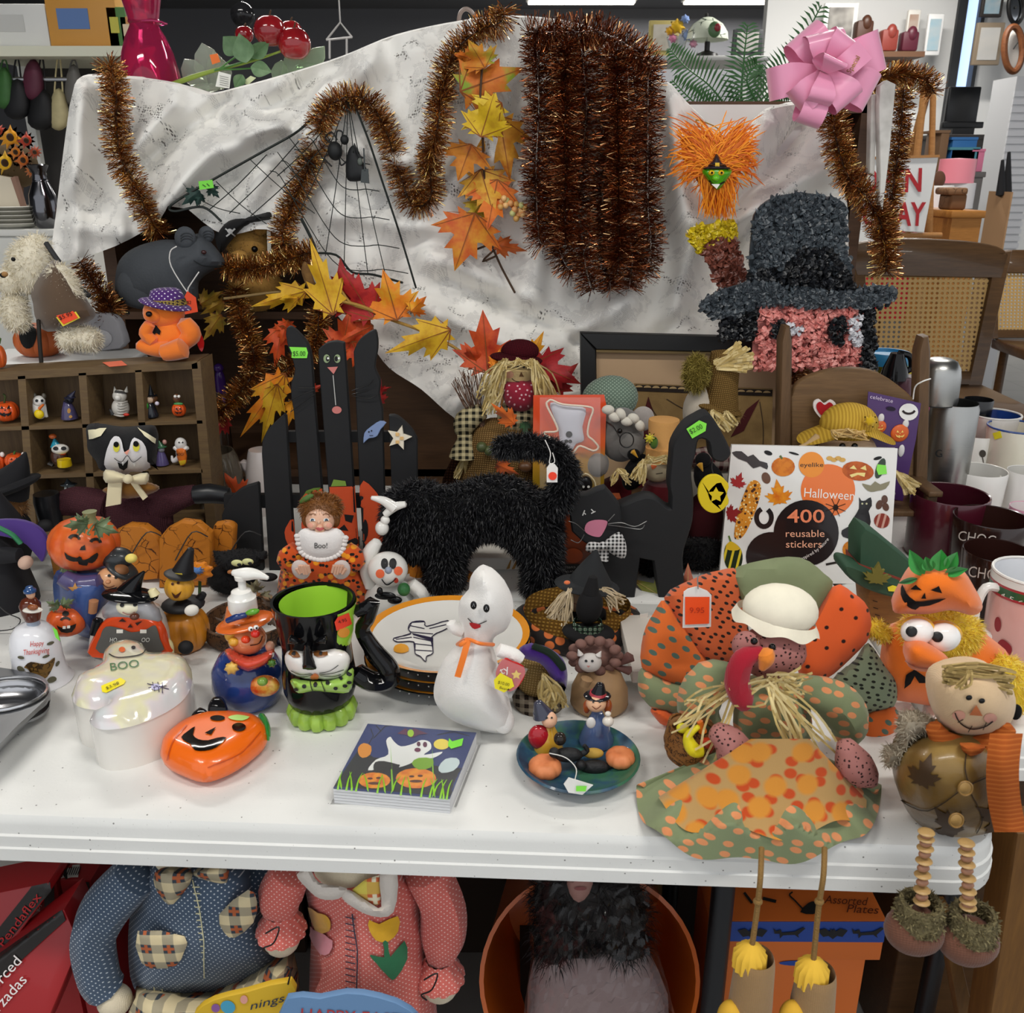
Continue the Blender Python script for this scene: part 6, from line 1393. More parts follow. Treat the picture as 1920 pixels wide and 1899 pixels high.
ht=t.p('heart_tag',plate(sm([(930,1278),(935,1255),(948,1242),(960,1248),(972,1252),(984,1262),(982,1280),(968,1300),(950,1305)],3),y-.062,.003),gloss('c62024'));t.d('tag_star',[xf(star(5,10,5),968,1272)],ht,K('f0c838',.4));t.d('tag_letter',txt('ty',940,1272,14,18,-25),ht,K('f4f2ee'));t.p('tag_protector',plate([(912,1290),(940,1240),(990,1262),(958,1320)],y-.066,.0006),film());st=t.p('price_sticker',plate(sm([(926,1284),(938,1270),(960,1282),(964,1296),(945,1308),(928,1300)],1),y-.067,.0008),K('f4e428',.5));t.d('sticker_writing',[txt('$10.00',933,1289,6,22,15),txt('Beanie',936,1299,5,20,15)],st,K('3a3410'));t.settle(TZ)
# frame and picture panel behind the dolls
y=2.03;pf=lean(2.03,.8,.08)
t=Thing('picture_frame','wide black picture frame with tan paper, leaning behind the dolls','picture frame',P(1320,940,y))
for q in([(1088,628),(1562,640),(1530,668),(1118,660)],[(1088,628),(1118,660),(1122,930),(1092,940)],[(1562,640),(1530,668),(1530,930),(1560,940)],[(1122,915),(1530,915),(1560,940),(1092,940)]):t.p('frame_rail',plate(q,pf,.025,.003),K('131313',.45))
t.p('tan_paper',plate([(1116,658),(1534,666),(1532,918),(1120,918)],lean(2.045,.8,.08),.004),K('b89a78',.8,var=.08,vs=6));t.p('gold_lip',plate([(1118,660),(1530,668),(1530,672),(1118,664)],lean(2.028,.8,.08),.004),K('6e5a34',.5));t.settle(TZ)
y=1.99
t=Thing('scarecrow_tapestry','stitched tan fabric panel with scalloped dark edge and burgundy appliques','wall hanging',P(1330,940,y));pb=t.p('panel',plate([(1190,712),(1450,722),(1445,940),(1185,940)],lean(y,.8,.06),.006),blend(((.3,'6f5734'),(.5,'8a6f45'),(.7,'7a603a')),9,.9,0,300))
t.d('dark_border',[[(1192,713),(1449,723),(1448,735),(1192,725)]],pb,felt('2c2420'));t.d('scallop',[circ(1198+i*16,718+i*.7,7,4,0,8,180,360)for i in range(16)],pb,felt('b09468'),off=.0026,kind='stuff')
for q in([(1216,735),(1236,800),(1200,790)],[(1400,760),(1425,740),(1395,800),(1370,812)],[(1205,760),(1225,812),(1190,830)]):t.d('burgundy_applique',[q],pb,felt('4a1618'))
t.d('stitched_line',[stroke(sm(q,4,False),1.4)for q in([(1250,740),(1290,760),(1330,745)],[(1215,740),(1230,770),(1260,800)],[(1425,745),(1432,800),(1428,860)])],pb,K('3a2a1a'),kind='stuff');t.settle(TZ)
# scarecrow girl
y=1.78;straw=[K('d9c48c',.7),K('c2a868',.7)];bur=burlap('a08050','5a4224',420)
t=Thing('scarecrow_girl','scarecrow girl doll with straw hair, red bandana and burlap skirt','doll',P(950,950,y))
t.p('skirt',pillow(sm([(885,800),(940,782),(1000,800),(1030,850),(1035,960),(860,960),(862,880)],3),y,.08),bur);ck_=plaid('b8ab84','2e2c20','16160f','1c1c14',75)
t.p('chest',E(970,780,38,34,y-.02,34),ck_);t.p('arm',TB([(905,770),(875,790),(868,815)],[16,24,15],y-.02),ck_);cf=t.p('cuff',L(872,[(855,30),(840,24),(822,14),(815,14),(812,0)],y-.03),ck_);t.p('straw_hand',straws([P(872,848,y-.03)],[P(855,892,y-.03),P(878,895,y-.035),P(895,885,y-.03)],60,.0012,71),straw,kind='stuff')
hd=t.p('head',E(970,700,34,34,y-.03,30),cloth('d3b780'));t.p('bandana',pillow(sm([(942,720),(970,712),(1008,718),(1000,760),(975,772),(948,758)],3),y-.05,.025),dots('8a1c30','d8b0b4',90,.2,20,.8,.08));t.d('nose',[[(977,697),(982,706),(973,706)]],hd,felt('6a4a2c'))
for x in(971,982):t.p('eye',E(x,688,2.5,2.5,y-.075,seg=8,rings=6),blk())
t.d('stitched_smile',[stroke(sm([(960,709),(966,714),(975,715)],3,False),1.4)],hd,K('3a2a1c'));t.d('blush',circ(955,702,8,7),hd,felt('d8a080'),off=.001)
t.p('hat',join(E(975,658,36,22,y-.02,30),E(968,672,50,9,y-.03,40,6)),burlap('6a1a24','2c0a10',600));t.p('straw_hair',join(straws([P(940,680,y-.07),P(948,676,y-.08)],[P(912,725,y-.05),P(905,740,y-.04),P(925,745,y-.06),P(915,770,y-.05)],70,.0014,72,.012),straws([P(1005,680,y-.07),P(998,676,y-.08)],[P(1025,745,y-.05),P(1040,750,y-.04),P(1015,760,y-.06)],70,.0014,73,.012),straws([P(945,678,y-.08),P(970,672,y-.085),P(995,676,y-.08)],[P(945,690,y-.082),P(970,683,y-.086),P(995,688,y-.082)],40,.001,74)),straw,kind='stuff')
t.p('twig_bundle',straws([P(905,800,y-.03),P(895,790,y-.03)],[P(870,700,y),P(885,695,y),P(855,715,y),P(900,700,y)],40,.0009,75,.01,flat=False),[K('4a3222'),K('6a4a34')],kind='stuff');t.p('felt_leaf',leaf_geo(965,795,920,755,y-.085,.6,0,.012),[felt('cf6422'),felt('a84818')]);t.p('felt_leaf',leaf_geo(985,790,985,820,y-.09,.8,0,.01),[felt('2c4a2c'),felt('1c3018')]);t.p('felt_leaf',leaf_geo(930,870,975,890,y-.09,.6,0,.01),[felt('b85420'),felt('8a3a14')])
for(x,yy)in((917,845),(903,838),(985,875)):t.p('berry',E(x,yy,10 if x<960 else 14,10,y-.09),K('4a5230' if x<960 else '5a3a20',.4))
t.p('twig_broom',TB([(862,850),(850,900),(850,950)],[8,20,26],y+.02),burlap('4a2c1c','24140c',300));t.settle(TZ)
# cookie cutter card
y=1.66;yc=lean(y,.76,.1)
t=Thing('cookie_cutter_card','blister card with a white ghost cookie cutter and a black cat cutter','cookie cutter',P(1070,1010,y))
@cached
def card_mat():
 t=NT('orange_gold_card');t.set(.3,coat=.4);sp=t.n('ShaderNodeSeparateXYZ');c=t.n('ShaderNodeTexCoord');t.l(c.outputs['Object'],sp.inputs[0]);t.col(t.ramp(t.math('MULTIPLY',sp.outputs[2],4.0),[(.45,'8f7018'),(.62,'b8862a'),(.72,'d65a1c'),(.95,'d8481a')]));return t.m
cd=t.p('card',plate([(1000,741),(1133,740),(1137,760),(1130,1000),(998,1000)],yc,.002),card_mat());GC=[(1028,752),(1035,750),(1055,758),(1100,762),(1112,768),(1105,790),(1102,815),(1112,825),(1122,838),(1112,845),(1088,836),(1078,845),(1065,860),(1050,858),(1042,846),(1046,830),(1022,815),(1022,810),(1045,808),(1040,790),(1025,760)]
yg=lean(y-.012,.76,.1);gp=t.p('ghost_print',pillow(sm([(1032,755),(1065,760),(1098,766),(1092,800),(1095,825),(1080,832),(1072,845),(1058,847),(1050,838),(1048,810),(1040,785)],3),lean(y-.002,.76,.1),.006),K('c9c9d2',.5));t.p('cutter_rim',TB([(a,b,yg)for a,b in GC],2,closed=True,smooth=3),K('ecd9c0',.4,coat=.3))
for(x,yy,r_)in((1067,814,6),(1062,827,3.5),(1069,827,3.5)):t.d('print_eye',circ(x,yy,r_),gp,blk())
cc_=t.p('black_cat_cutter',join(pillow(sm([(1072,866),(1086,866),(1080,890),(1085,915),(1070,935),(1060,925),(1072,900)],3),y-.01,.008),pillow(circ(1098,908,13,16),y-.01,.01)),K('0e0e10',.35));
for x in(1094,1103):t.d('cat_eye',circ(x,912,2.4),cc_,K('d8d8d0'))
t.p('cutter_wire',TB([(1088,925,y-.012),(1082,905,y-.012),(1098,888,y-.012),(1116,905,y-.012),(1114,930,y-.012)],1.8),K('d8c8a0',.4));t.p('blister',plate([(1012,745),(1126,745),(1126,935),(1012,935)],lean(y-.02,.76,.1),.0005),film('ffffff',.06));t.settle(TZ)
t=Thing('recipe_card_box','dark red and black packaged box with small white print behind the witch doll','box',P(1080,1070,1.58));b=t.p('box',pbox(1046,925,1165,1075,1.585,.03),K('8a3c1c',.4,coat=.3));t.d('black_panel',[[(1048,1048),(1164,1048),(1164,1074),(1048,1074)]],b,K('161416',.4));t.d('pumpkin_print',[circ(1075,1032,18,14)],b,K('c8541c',.4),off=.0024);t.d('print_lines',[txt('cookie cutter',1110,1052,5,56,0,flip=True),txt('large assorted',1110,1060,5,56,0,flip=True),txt('3 cutters',1110,1068,5,40,0,flip=True)],b,K('b8b4b0'),off=.0026);t.settle(TZ)
t=Thing('white_card_box','white gift box with corn stalk print behind the furry cat','box',P(950,1130,1.6));b=t.p('box',pbox(870,1045,1010,1068,1.62,.1,.003),K('dcd8d0',.6));t.d('corn_print',[stroke(p,6,2)for p in([(952,1066),(958,1048)],[(962,1066),(970,1046)])],b,K('a87a3a',.6));t.settle(TZ)
# mouse doll with green beret
y=1.74
t=Thing('mouse_doll','grey cloth mouse doll with wire glasses, ruffle collar and green dotted beret','doll',P(1180,950,y));gy=felt('6f6c68')
t.p('body',E(1210,925,100,42,y+.02,50),felt('5a1018'));hd=t.p('head',join(E(1165,815,42,52,y-.03,38),E(1185,835,26,26,y-.06,22)),gy);t.p('beret',E(1143,748,54,44,y+.02,40,-10),dots('5f7062','8fa08e',180,.3));t.p('ear',E(1205,785,22,24,y,8),felt('a29a94'));t.p('ruffle',join(*[E(1140+i*12,768+(i%2)*10+i*4,12,9,y-.075,8,30*(i%3),10,8)for i in range(6)]),felt('d4cec0'),kind='stuff')
e=t.p('eye',E(1162,808,5,5,y-.075),gloss('141414'));t.p('glasses',join(TB([(a,b,y-.1)for a,b in circ(1175,825,13,14,0,14)],1.2,closed=True,smooth=2),TB([(1162,820,y-.1),(1150,800,y-.08),(1135,790,y-.04)],1.2)),K('1c1c1c',.3));t.p('paw',E(1120,870,22,26,y-.05),felt('847e78'));t.p('sign_board',plate([(1185,915),(1290,920),(1288,942),(1184,938)],y-.075,.006),wood('7a5a3c','94714c'));t.settle(TZ)
y=1.64
t=Thing('flowerpot_scarecrow','little scarecrow with a peach flowerpot hat, raffia hair and carrot nose','figurine',P(1235,1000,y));terra=K('d09a58',.8,bs=200,bst=.2,var=.08)
t.p('body',L(1235,[(1000,40),(990,44),(930,40),(905,28),(900,0)],y),felt('5a1018'));hd=t.p('head',E(1232,878,28,26,y,26),K('c4b494',.8));t.p('pot_hat',L(1241,[(862,30),(838,32),(838,28),(835,26),(792,29),(786,28),(784,0)],y),terra);t.d('carrot_nose',sm([(1222,870),(1232,874),(1224,880)],2),hd,K('cf5c24',.6),off=.004);t.d('stitched_mouth',[stroke(sm([(1230,888),(1242,886)],3,False),1.4)],hd,K('3a2a1c'))
t.p('raffia_hair',join(straws([P(1208,862,y-.03)],[P(1195,900,y-.035),P(1185,895,y-.03),P(1205,905,y-.04)],40,.0012,81),straws([P(1262,862,y-.03)],[P(1268,900,y-.035),P(1275,895,y-.03)],40,.0012,82),straws([P(1215,855,y-.04),P(1250,855,y-.045)],[P(1215,866,y-.042),P(1250,866,y-.046)],30,.001,83)),straw,kind='stuff');t.p('sunflower',pillow(xf(star(8,14,6),1218,822),y-.04,.005),felt('d8cc28'));t.p('green_leaf',E(1226,830,8,12,y-.035),felt('4a6a20'));t.settle(TZ)
t=Thing('crow_figure','small black cloth crow with yellow beak beside the flowerpot hat','crow',P(1190,1000,1.67));t.p('body',join(E(1192,885,22,38,1.67,18,25),E(1188,852,12,12,1.66)),felt('101012'));t.p('beak',coneg(1186,846,1196,858,5,1.648),felt('d8a020'));t.p('raffia_tuft',straws([P(1160,880,1.64)],[P(1150,905,1.64),P(1175,895,1.63),P(1180,905,1.63)],40,.0011,84),straw,kind='stuff');t.p('perch',TB([(1190,920),(1192,1000)],4,1.67,smooth=2),K('4a3420'));t.settle(TZ)
y=1.78
t=Thing('burlap_hat_scarecrow','scarecrow doll with white cloth face and tall frayed burlap hat with straw','doll',P(1330,960,y));t.p('head',E(1318,770,38,50,y,34),felt('b8ae9e',.05));bh=burlap('9c7d48','5a4322',500)
hb=join(L(1350,[(765,34),(730,30),(690,30),(660,24),(655,0)],y-.01,24),E(1345,765,48,12,y-.01,38,14));ho=t.p('hat',hb,bh);t.p('frayed_edge',fur_geo(join(E(1345,768,46,8,y-.01,36,14)),700,.014,.001,91,.5,.6,.4,2),[K('a88a50'),K('7a6030')],ho,kind='stuff',ang=None);mo=join(E(1305,700,24,36,y-.03,20));o=t.p('moss_tuft',mo,burlap('8a7a38','4a4018',700));t.p('moss',fur_geo(mo,1500,.012,.0009,92,.2,.9,.3,2),[K('9a8a40'),K('7a6a2c')],o,kind='stuff',ang=None)
t.p('straw_top',straws([P(1345,690,y-.04),P(1340,680,y-.03)],[P(1400,655,y-.04),P(1410,668,y-.05),P(1408,685,y-.05),P(1385,645,y-.03),P(1395,692,y-.05)],90,.0024,93,.006),straw,kind='stuff');t.p('straw_fringe',straws([P(1335,770,y-.05),P(1362,772,y-.05)],[P(1330,800,y-.05),P(1365,805,y-.05),P(1380,795,y-.045)],40,.0018,94,.006),straw,kind='stuff')
t.p('scarf',E(1345,860,60,24,y-.02,34),plaid('8a8078','5a2a30','4a1a22','2a1414',60));t.p('body',pillow(sm([(1280,880),(1400,880),(1420,975),(1260,975)],3),y,.06),felt('8f8a80'));t.settle(TZ)
# black wooden cat
y=1.50;bw=K('1a1b1d',.75,var=.2,vs=25,bs=50,bst=.2)
t=Thing('wooden_black_cat','thick black wooden cat with pink muzzle, gingham bow and tall curled tail','cat decoration',P(1180,1128,y))
bd_=t.p('body',plate([(1140,985),(1160,958)]+sm([(1185,948),(1210,940),(1230,944),(1250,960),(1258,962)],2,False)+sm([(1258,940),(1254,915),(1258,870),(1262,840),(1283,807),(1305,792),(1326,784),(1343,802),(1368,850),(1366,867),(1352,875),(1334,867),(1328,838),(1310,833),(1304,860),(1296,893),(1300,940),(1298,985),(1288,1020),(1280,1055),(1285,1128)],3,False)+[(1235,1128),(1225,1060),(1200,1055),(1190,1128),(1130,1128),(1130,1030)],y,.034,.003),bw)
hd=t.p('head',plate(sm([(1066,960),(1066,945),(1072,937),(1100,935)],2,False)+[(1120,926),(1134,922),(1150,940),(1162,956)]+sm([(1166,985),(1152,1018),(1125,1030),(1098,1027),(1072,1005)],3,False),y-.02,.02,.003),bw)
t.d('muzzle',sm([(1096,1002),(1100,988),(1115,982),(1135,983),(1138,990),(1128,1010),(1120,1014),(1105,1010)],3),hd,K('c97a92',.6));t.d('eye_lash',[stroke(p,2)for p in([(1094,968),(1098,972)],[(1092,974),(1096,964)],[(1108,962),(1114,968)],[(1108,970),(1116,966)])],hd,K('d0d0cc'))
for pts in([(1140,990),(1165,988),(1190,995),(1212,985)],[(1140,992),(1170,996),(1200,1000),(1208,992)],[(1140,985),(1152,972)],[(1096,1004),(1080,990),(1066,985)],[(1095,1010),(1085,1025),(1070,1020)]):t.p('wire_whisker',TB([(a,b,y-.026)for a,b in pts],.9),metalm('8a8a88',.4))
gg=plaid('d8d8d6','6a6a6a','141414','141414',150)
t.p('bow_loop',pillow(sm([(1130,1028),(1160,1005),(1174,1030),(1170,1055),(1145,1045)],3),y-.03,.01),gg);t.p('bow_loop',pillow(sm([(1130,1028),(1104,1024),(1098,1040),(1118,1044)],3),y-.03,.01),gg);t.p('bow_tail',plate([(1124,1035),(1142,1036),(1140,1062),(1120,1058)],y-.03,.003),gg);t.p('bow_knot',E(1130,1031,8,8,y-.036),gg)
st=t.d('price_sticker',[[(1286,812),(1310,796),(1324,802),(1322,816),(1297,830)]],bd_,K('86e84c',.5));t.d('sticker_writing',txt('$2.00',1294,822,9,26,-26),st,K('2a4a20'))
t.p('hanging_string',TB([(1336,868),(1334,885),(1338,900)],1,y+.01),K('2a2a2a'));mn=t.p('yellow_moon',plate(sm(circ(1338,934,30,36,0,16,20,340)+[(1352,955),(1335,952),(1326,935),(1335,920),(1352,912)],2),y+.005,.006,.001),K('dcc31a',.6));t.p('yellow_star',plate(xf(star(5,15,8),1342,936),y+.004,.005),K('dcc31a',.6));t.settle(TZ)
t=Thing('crow_figure','small black cloth crow behind the hanging yellow moon','crow',P(1325,1010,1.62));t.p('body',join(E(1325,895,24,36,1.62,20,-15),E(1318,862,15,14,1.61)),felt('0e0e10'));t.p('beak',coneg(1312,870,1318,884,6,1.59),felt('d8a020'));t.p('wing',E(1345,900,12,30,1.61,8,-20),felt('141416'));t.p('body_cloth',E(1320,970,36,50,1.66,30),felt('3a0f14'));t.settle(TZ)
tm=join(E(1230,1095,40,46,1.60,26),E(1310,1065,50,60,1.62,26));t=Thing('black_fur_plush','dark shaggy plush half hidden behind the wooden cat','plush toy',P(1270,1120,1.6));o=t.p('body',tm,K('0c0c0d',.9));t.p('fur',fur_geo(tm,3500,.012,.0016,95,.3,.5,.5,2),[K('101012',.5),K('1a1a1d',.5)],o,kind='stuff',ang=None);t.settle(TZ)
# witch doll and pumpkin-print basket
y=1.36
t=Thing('witch_doll','cloth witch doll with long cream yarn hair and a dark pointed hat','doll',P(1095,1230,y));t.p('body',L(1095,[(1235,40),(1180,38),(1165,20),(1160,0)],y),felt('17171a'));hd=t.p('head',E(1088,1150,33,33,y,28),K('d6b592',.85));t.p('eye',E(1078,1131,3,3,y-.036,seg=8,rings=6),blk());t.d('smile',[stroke(sm([(1068,1148),(1075,1156),(1082,1158)],3,False),1.5)],hd,K('a05040'))
t.p('hat',join(coneg(1105,1112,1112,1032,44,y,3,6),E(1100,1115,62,9,y-.01,48,8)),K('232527',.9));t.p('hat_pom',E(1063,1104,6,5,y-.045),felt('e87a4a'));yn=[K('cdbb9c',.8),K('b8a584',.8)]
t.p('yarn_hair',join(straws([P(1068,1122,y-.04),P(1062,1126,y-.03)],[P(1040,1195,y-.05),P(1055,1205,y-.06),P(1030,1185,y-.05),P(1065,1215,y-.06)],60,.0014,101,.008,flat=False),straws([P(1125,1122,y-.03),P(1132,1126,y-.02)],[P(1160,1155,y-.04),P(1150,1165,y-.05),P(1165,1145,y-.04)],40,.0014,102,.008,flat=False)),yn,kind='stuff');t.settle(TZ)
t=Thing('witch_doll','small black velvet witch seen from behind with a green gingham hat band','doll',P(1110,1230,1.28));y=1.285;t.p('hat_crown',join(E(1105,1145,25,36,y,24,10),coneg(1108,1120,1112,1090,16,y,8)),K('0d0d0f',.9));t.p('hat_band',L(1101,[(1190,31),(1172,27),(1172,25)],y),plaid('151815','3a5a44','b8c8b4','101510',130));t.p('hat_brim',E(1103,1193,50,14,y,42,4),K('0d0d0f',.9));t.p('body',L(1103,[(1240,34),(1210,36),(1195,30),(1195,0)],y),K('141416',.9));t.settle(TZ)
y=1.36
t=Thing('fabric_basket','basket lined with dark cloth printed with orange pumpkins','basket',P(1080,1240,y));pp_=dots('26211f','cf6f3a',42,.34,20,.7,.05);c=P(1082,1175,y)
t.p('rolled_rim',tube([c+Vector((.092*math.cos(a*.2244),.07*math.sin(a*.2244),.008*math.cos(2*a*.2244)))for a in range(29)],.014,10),pp_);t.p('bowl',lathe((c.x,c.y,TZ),[(.06,0),(.075,.01),(.086,.05),(.09,c.z-TZ),(.084,c.z-TZ),(.07,.02),(0,.015)],32,1,.78),burlap('a8823c','6a4a1e',300));t.settle(TZ)
y=1.15
t=Thing('purple_hat_scarecrow','round straw scarecrow with a purple felt hat turned away','figurine',P(1015,1335,y));t.p('body',E(1010,1280,44,48,y,40),burlap('b59a68','7a6238',500));t.p('hat',pillow(sm([(972,1222),(990,1208),(1025,1215),(1055,1240),(1064,1275),(1058,1310),(1045,1290),(1036,1308),(1030,1275),(1012,1250),(985,1240)],3),y-.04,.016),felt('4c2a86'));t.p('hat_band',TB([(1000,1212),(1030,1226),(1050,1250),(1056,1262)],[7,8,8,6],y-.055),felt('1f2c22'));t.p('straw_fringe',straws([P(1040,1290,y-.045),P(1020,1275,y-.05)],[P(1035,1340,y-.04),P(1055,1335,y-.04),P(1020,1335,y-.045)],70,.0014,111,.008),straw,kind='stuff');t.p('checked_base',L(1010,[(1340,46),(1325,50),(1310,46),(1308,0)],y),plaid('8a8070','4a3a30','1c1612','2c2018',80));t.settle(TZ)
y=1.145
t=Thing('lion_cat_figurine','carved cat figurine with white face and ruffled brown mane','figurine',P(1125,1350,y));t.p('body',L(1122,[(1350,46),(1340,54),(1310,52),(1275,38),(1262,20),(1260,0)],y),blend(((.3,'8f7050'),(.6,'b08e66')),12,.6));t.p('mane',join(*[E(1115+42*math.cos(a*.45),1237+34*math.sin(a*.45),12,11,y-.005-.01*(a%2),10,a*26,10,8)for a in range(14)],E(1118,1235,44,36,y+.01,30)),blend(((.3,'5e403a'),(.6,'7c5a50')),30,.7,0,90));fc=t.p('face',E(1106,1250,22,23,y-.028,14),K('c8c2bc',.6,var=.12,vs=90));t.p('bow',join(coneg(1150,1262,1182,1240,4,y,12),coneg(1150,1262,1180,1272,4,y,10)),K('6a4640',.7))
for x in(1099,1110):t.d('eye',circ(x,1245,2.6),fc,blk())
t.d('nose',[[(1100,1255),(1107,1255),(1103,1259)]],fc,K('c07a70'));t.p('ear',join(coneg(1088,1232,1084,1220,6,y-.03),coneg(1122,1234,1127,1224,6,y-.03)),K('c8c2bc',.6));t.p('paw',TB([(1095,1300),(1100,1285)],[10,12],y-.04,smooth=2),blend(((.3,'8f7050'),(.6,'b08e66')),12,.6));t.settle(TZ)
# witch's tray plate
c=on(1084,1415,TZ+.02);rp=(on(1200,1415,TZ+.02)-c).length
t=Thing('halloween_plate','small resin plate painted as a night scene with witches, cats and pumpkins','plate',(c.x,c.y,TZ));nb=blend(((.3,'1a2c40'),(.5,'2a5068'),(.62,'3a6a50')),22,.4,.2)
pl=t.p('plate',lathe((c.x,c.y,TZ),[(0,.0),(rp*.5,0),(rp*.9,.012),(rp,.02),(rp*.97,.022),(rp*.8,.012),(rp*.5,.006),(0,.006)],44),nb);FY=c.y
def PF(nm,g,m,par=None):return t.p(nm,g,m,par)
y=FY+.03
PF('boy_coat',L(1028,[(1408,26),(1400,28),(1375,18),(1360,10),(1358,0)],y),gloss('c89a34'));PF('boy_cape',E(1012,1382,22,26,y-.005,14,-10),gloss('a81c28'));h1=PF('boy_head',E(1030,1349,15,16,y-.005),K('e0b090',.4));PF('boy_hat',join(coneg(1018,1340,1008,1316,20,y,8),E(1020,1340,22,7,y,18,15)),gloss('3a3c4c'));PF('kettle',E(1050,1385,12,13,y-.03),gloss('2a2420'))
for x in(1026,1034):t.d('eye',circ(x,1346,1.8,n=6),h1,blk())
y2=FY+.045
PF('girl_dress',L(1118,[(1390,32),(1383,33),(1350,18),(1335,10),(1333,0)],y2),gloss('4a5c84'));h2=PF('girl_head',E(1118,1318,19,17,y2-.006),K('e4b28c',.4));PF('girl_hat',join(coneg(1122,1304,1126,1282,17,y2,7),E(1120,1304,26,5,y2,22)),gloss('1c1c20'));PF('hat_band',L(1121,[(1303,17.5),(1297,15),(1297,13)],y2),gloss('a83a44'));PF('girl_hair',join(E(1100,1325,7,14,y2),E(1140,1325,8,16,y2)),gloss('9a4a20'));PF('cat_toy',join(E(1140,1352,11,10,y2-.025),E(1140,1338,6,5,y2-.025)),gloss('e0d8cc'));PF('apron',E(1108,1355,9,12,y2-.025,4),gloss('d8d4d0'))
for x in(1113,1124):t.d('eye',circ(x,1316,2,n=6),h2,blk())
t.d('smile',[stroke(sm([(1111,1323),(1118,1328),(1126,1322)],3,False),1.3)],h2,K('6a2018'))
for(x,yy,r_)in((1022,1438,32),(1163,1420,28)):PF('pumpkin',pump(x,yy,r_,r_*.62,FY-.02 if x<1100 else FY-.005,8),blend(((.3,'c86a3a'),(.6,'e08a58')),30,.5))
for(x,yy)in((1065,1415),(1115,1438)):g=join(E(x,yy,28,14,FY-.012,14),E(x-26,yy-4,10,10,FY-.02),TB([(x+22,yy),(x+36,yy-8),(x+30,yy-18)],[6,5,4],FY-.01));PF('cat',g,K('121214',.6,bs=200,bst=.6))
PF('hay_bundle',E(1112,1412,20,10,FY),K('b8933c',.7));tg=PF('price_tag',plate([(1057,1470),(1066,1458),(1112,1472),(1092,1490),(1066,1486)],FY-.085,.001),K('e8e6e0',.6));t.d('green_sticker',[[(1080,1472),(1100,1472),(1098,1482),(1080,1482)]],tg,K('86e84c',.5));PF('tag_string',TB([(1078,1462,FY-.08),(1080,1440,FY-.06),(1060,1420,FY-.05),(1030,1412,FY-.04)],1,None),K('e0ded8'))
# napkin pack
zn=TZ+.022
NP=[(688,1355),(896,1372),(845,1498),(622,1478)]
t=Thing('napkin_pack','shrink-wrapped stack of paper napkins printed with a ghost, cat and pumpkins','napkins',on(760,1430,TZ));cs=[on(x,yy,zn)for x,yy in NP];inn=[on(x+(758-x)*.02,yy+(1426-yy)*.02,zn)for x,yy in NP]
pf_=t.p('napkin',hslab([p.copy()for p in inn],.001),K('1c2f6a',.6))
for k in range(5):t.p('napkin',hslab([p-Vector((0,0,.0015+.0042*k))for p in inn],.0034),K('cfd0d2',.8))
tp=t.parts[0]
gr=K('10131a',.6);t.d('dark_ground',[[(676,1400),(700,1420),(760,1425),(840,1440),(868,1440),(844,1494),(626,1474)]],tp,gr,off=.0004)
t.d('ghost_print',sm([(724,1390),(732,1382),(738,1390),(752,1400),(775,1395),(790,1388),(806,1392),(808,1405),(795,1416),(830,1410),(812,1422),(785,1422),(770,1432),(745,1440),(720,1440),(690,1445),(705,1425),(728,1415)],3),tp,K('e6e8e4',.6),off=.0008)
for q in((785,1396,3.5,4.5),(797,1397,4,5)):t.d('ghost_eye',circ(*q),tp,K('5a2440'),off=.0012)
t.d('ghost_mouth',circ(783,1407,6,4),tp,K('6a2848'),off=.0012);t.d('cat_print',sm([(700,1440),(704,1430),(720,1428),(745,1434),(750,1436),(742,1446),(730,1442),(718,1448),(704,1450)],2),tp,blk(),off=.0012);t.d('moon_print',circ(828,1396,15,10),tp,K('e4cf4a',.5),off=.0008)
for(x,yy,rx,ry)in((702,1464,30,15),(780,1460,38,19)):o=t.d('pumpkin_print',circ(x,yy,rx,ry),tp,blend(((.35,'d86a10'),(.6,'f09a20')),80,.5),off=.001);t.d('pumpkin_face',[circ(x-8,yy-3,5,2),circ(x+8,yy-4,5,2),circ(x,yy+6,12,2.6)],tp,K('5a2a08'),off=.0014,parent=o)
t.d('grass_print',[stroke(sm([(x,1478+(x-626)*.09),(x+dx*.4,1460+(x-626)*.08),(x+dx,1445+(x-626)*.08+abs(dx)*.2)],3,False),4,.6)for x,dx in[(634,8),(640,-6),(650,10),(660,-4),(668,12),(690,-8),(708,10),(722,-6),(735,16),(752,8),(770,-6),(790,10),(806,14),(815,-8),(826,12),(838,10),(812,20),(832,-4)]],tp,K('8ccc2c',.6),off=.0018,kind='stuff')
t.d('bat_print',[[(745,1376),(760,1366),(768,1372),(776,1366),(802,1376),(785,1378),(772,1384),(760,1378)]],tp,K('5a2a48'),off=.0008);t.d('bat_body',circ(770,1376,6,7),tp,K('9ac42c'),off=.0014);t.d('owl_print',sm([(672,1402),(682,1394),(696,1400),(694,1416),(680,1422),(672,1414)],2),tp,K('d88a20'),off=.001);t.d('skull_print',sm([(822,1440),(835,1424),(856,1422),(862,1432),(850,1446),(828,1450)],2),tp,K('c4d4d4'),off=.001);t.d('frog_print',sm([(772,1432),(785,1422),(812,1424),(808,1440),(785,1444)],2),tp,K('7aa81e'),off=.0012);t.d('branch_print',[stroke(p,1.4)for p in([(700,1385),(722,1362),(745,1358)],[(715,1372),(705,1360)],[(820,1378),(850,1372),(880,1380)],[(690,1398),(700,1380),(695,1366)])],tp,K('0e1420'),off=.0006,kind='stuff');sk=t.d('price_sticker',[[(842,1386),(848,1392),(869,1386),(866,1400),(846,1406),(840,1400)]],tp,K('86e84c',.5),off=.002)
t.p('plastic_wrap',hslab([p+Vector((0,0,.0016))+(p-(cs[0]+cs[2])/2).normalized()*.004 for p in cs],.0235),film('ffffff',.07));t.settle(TZ)
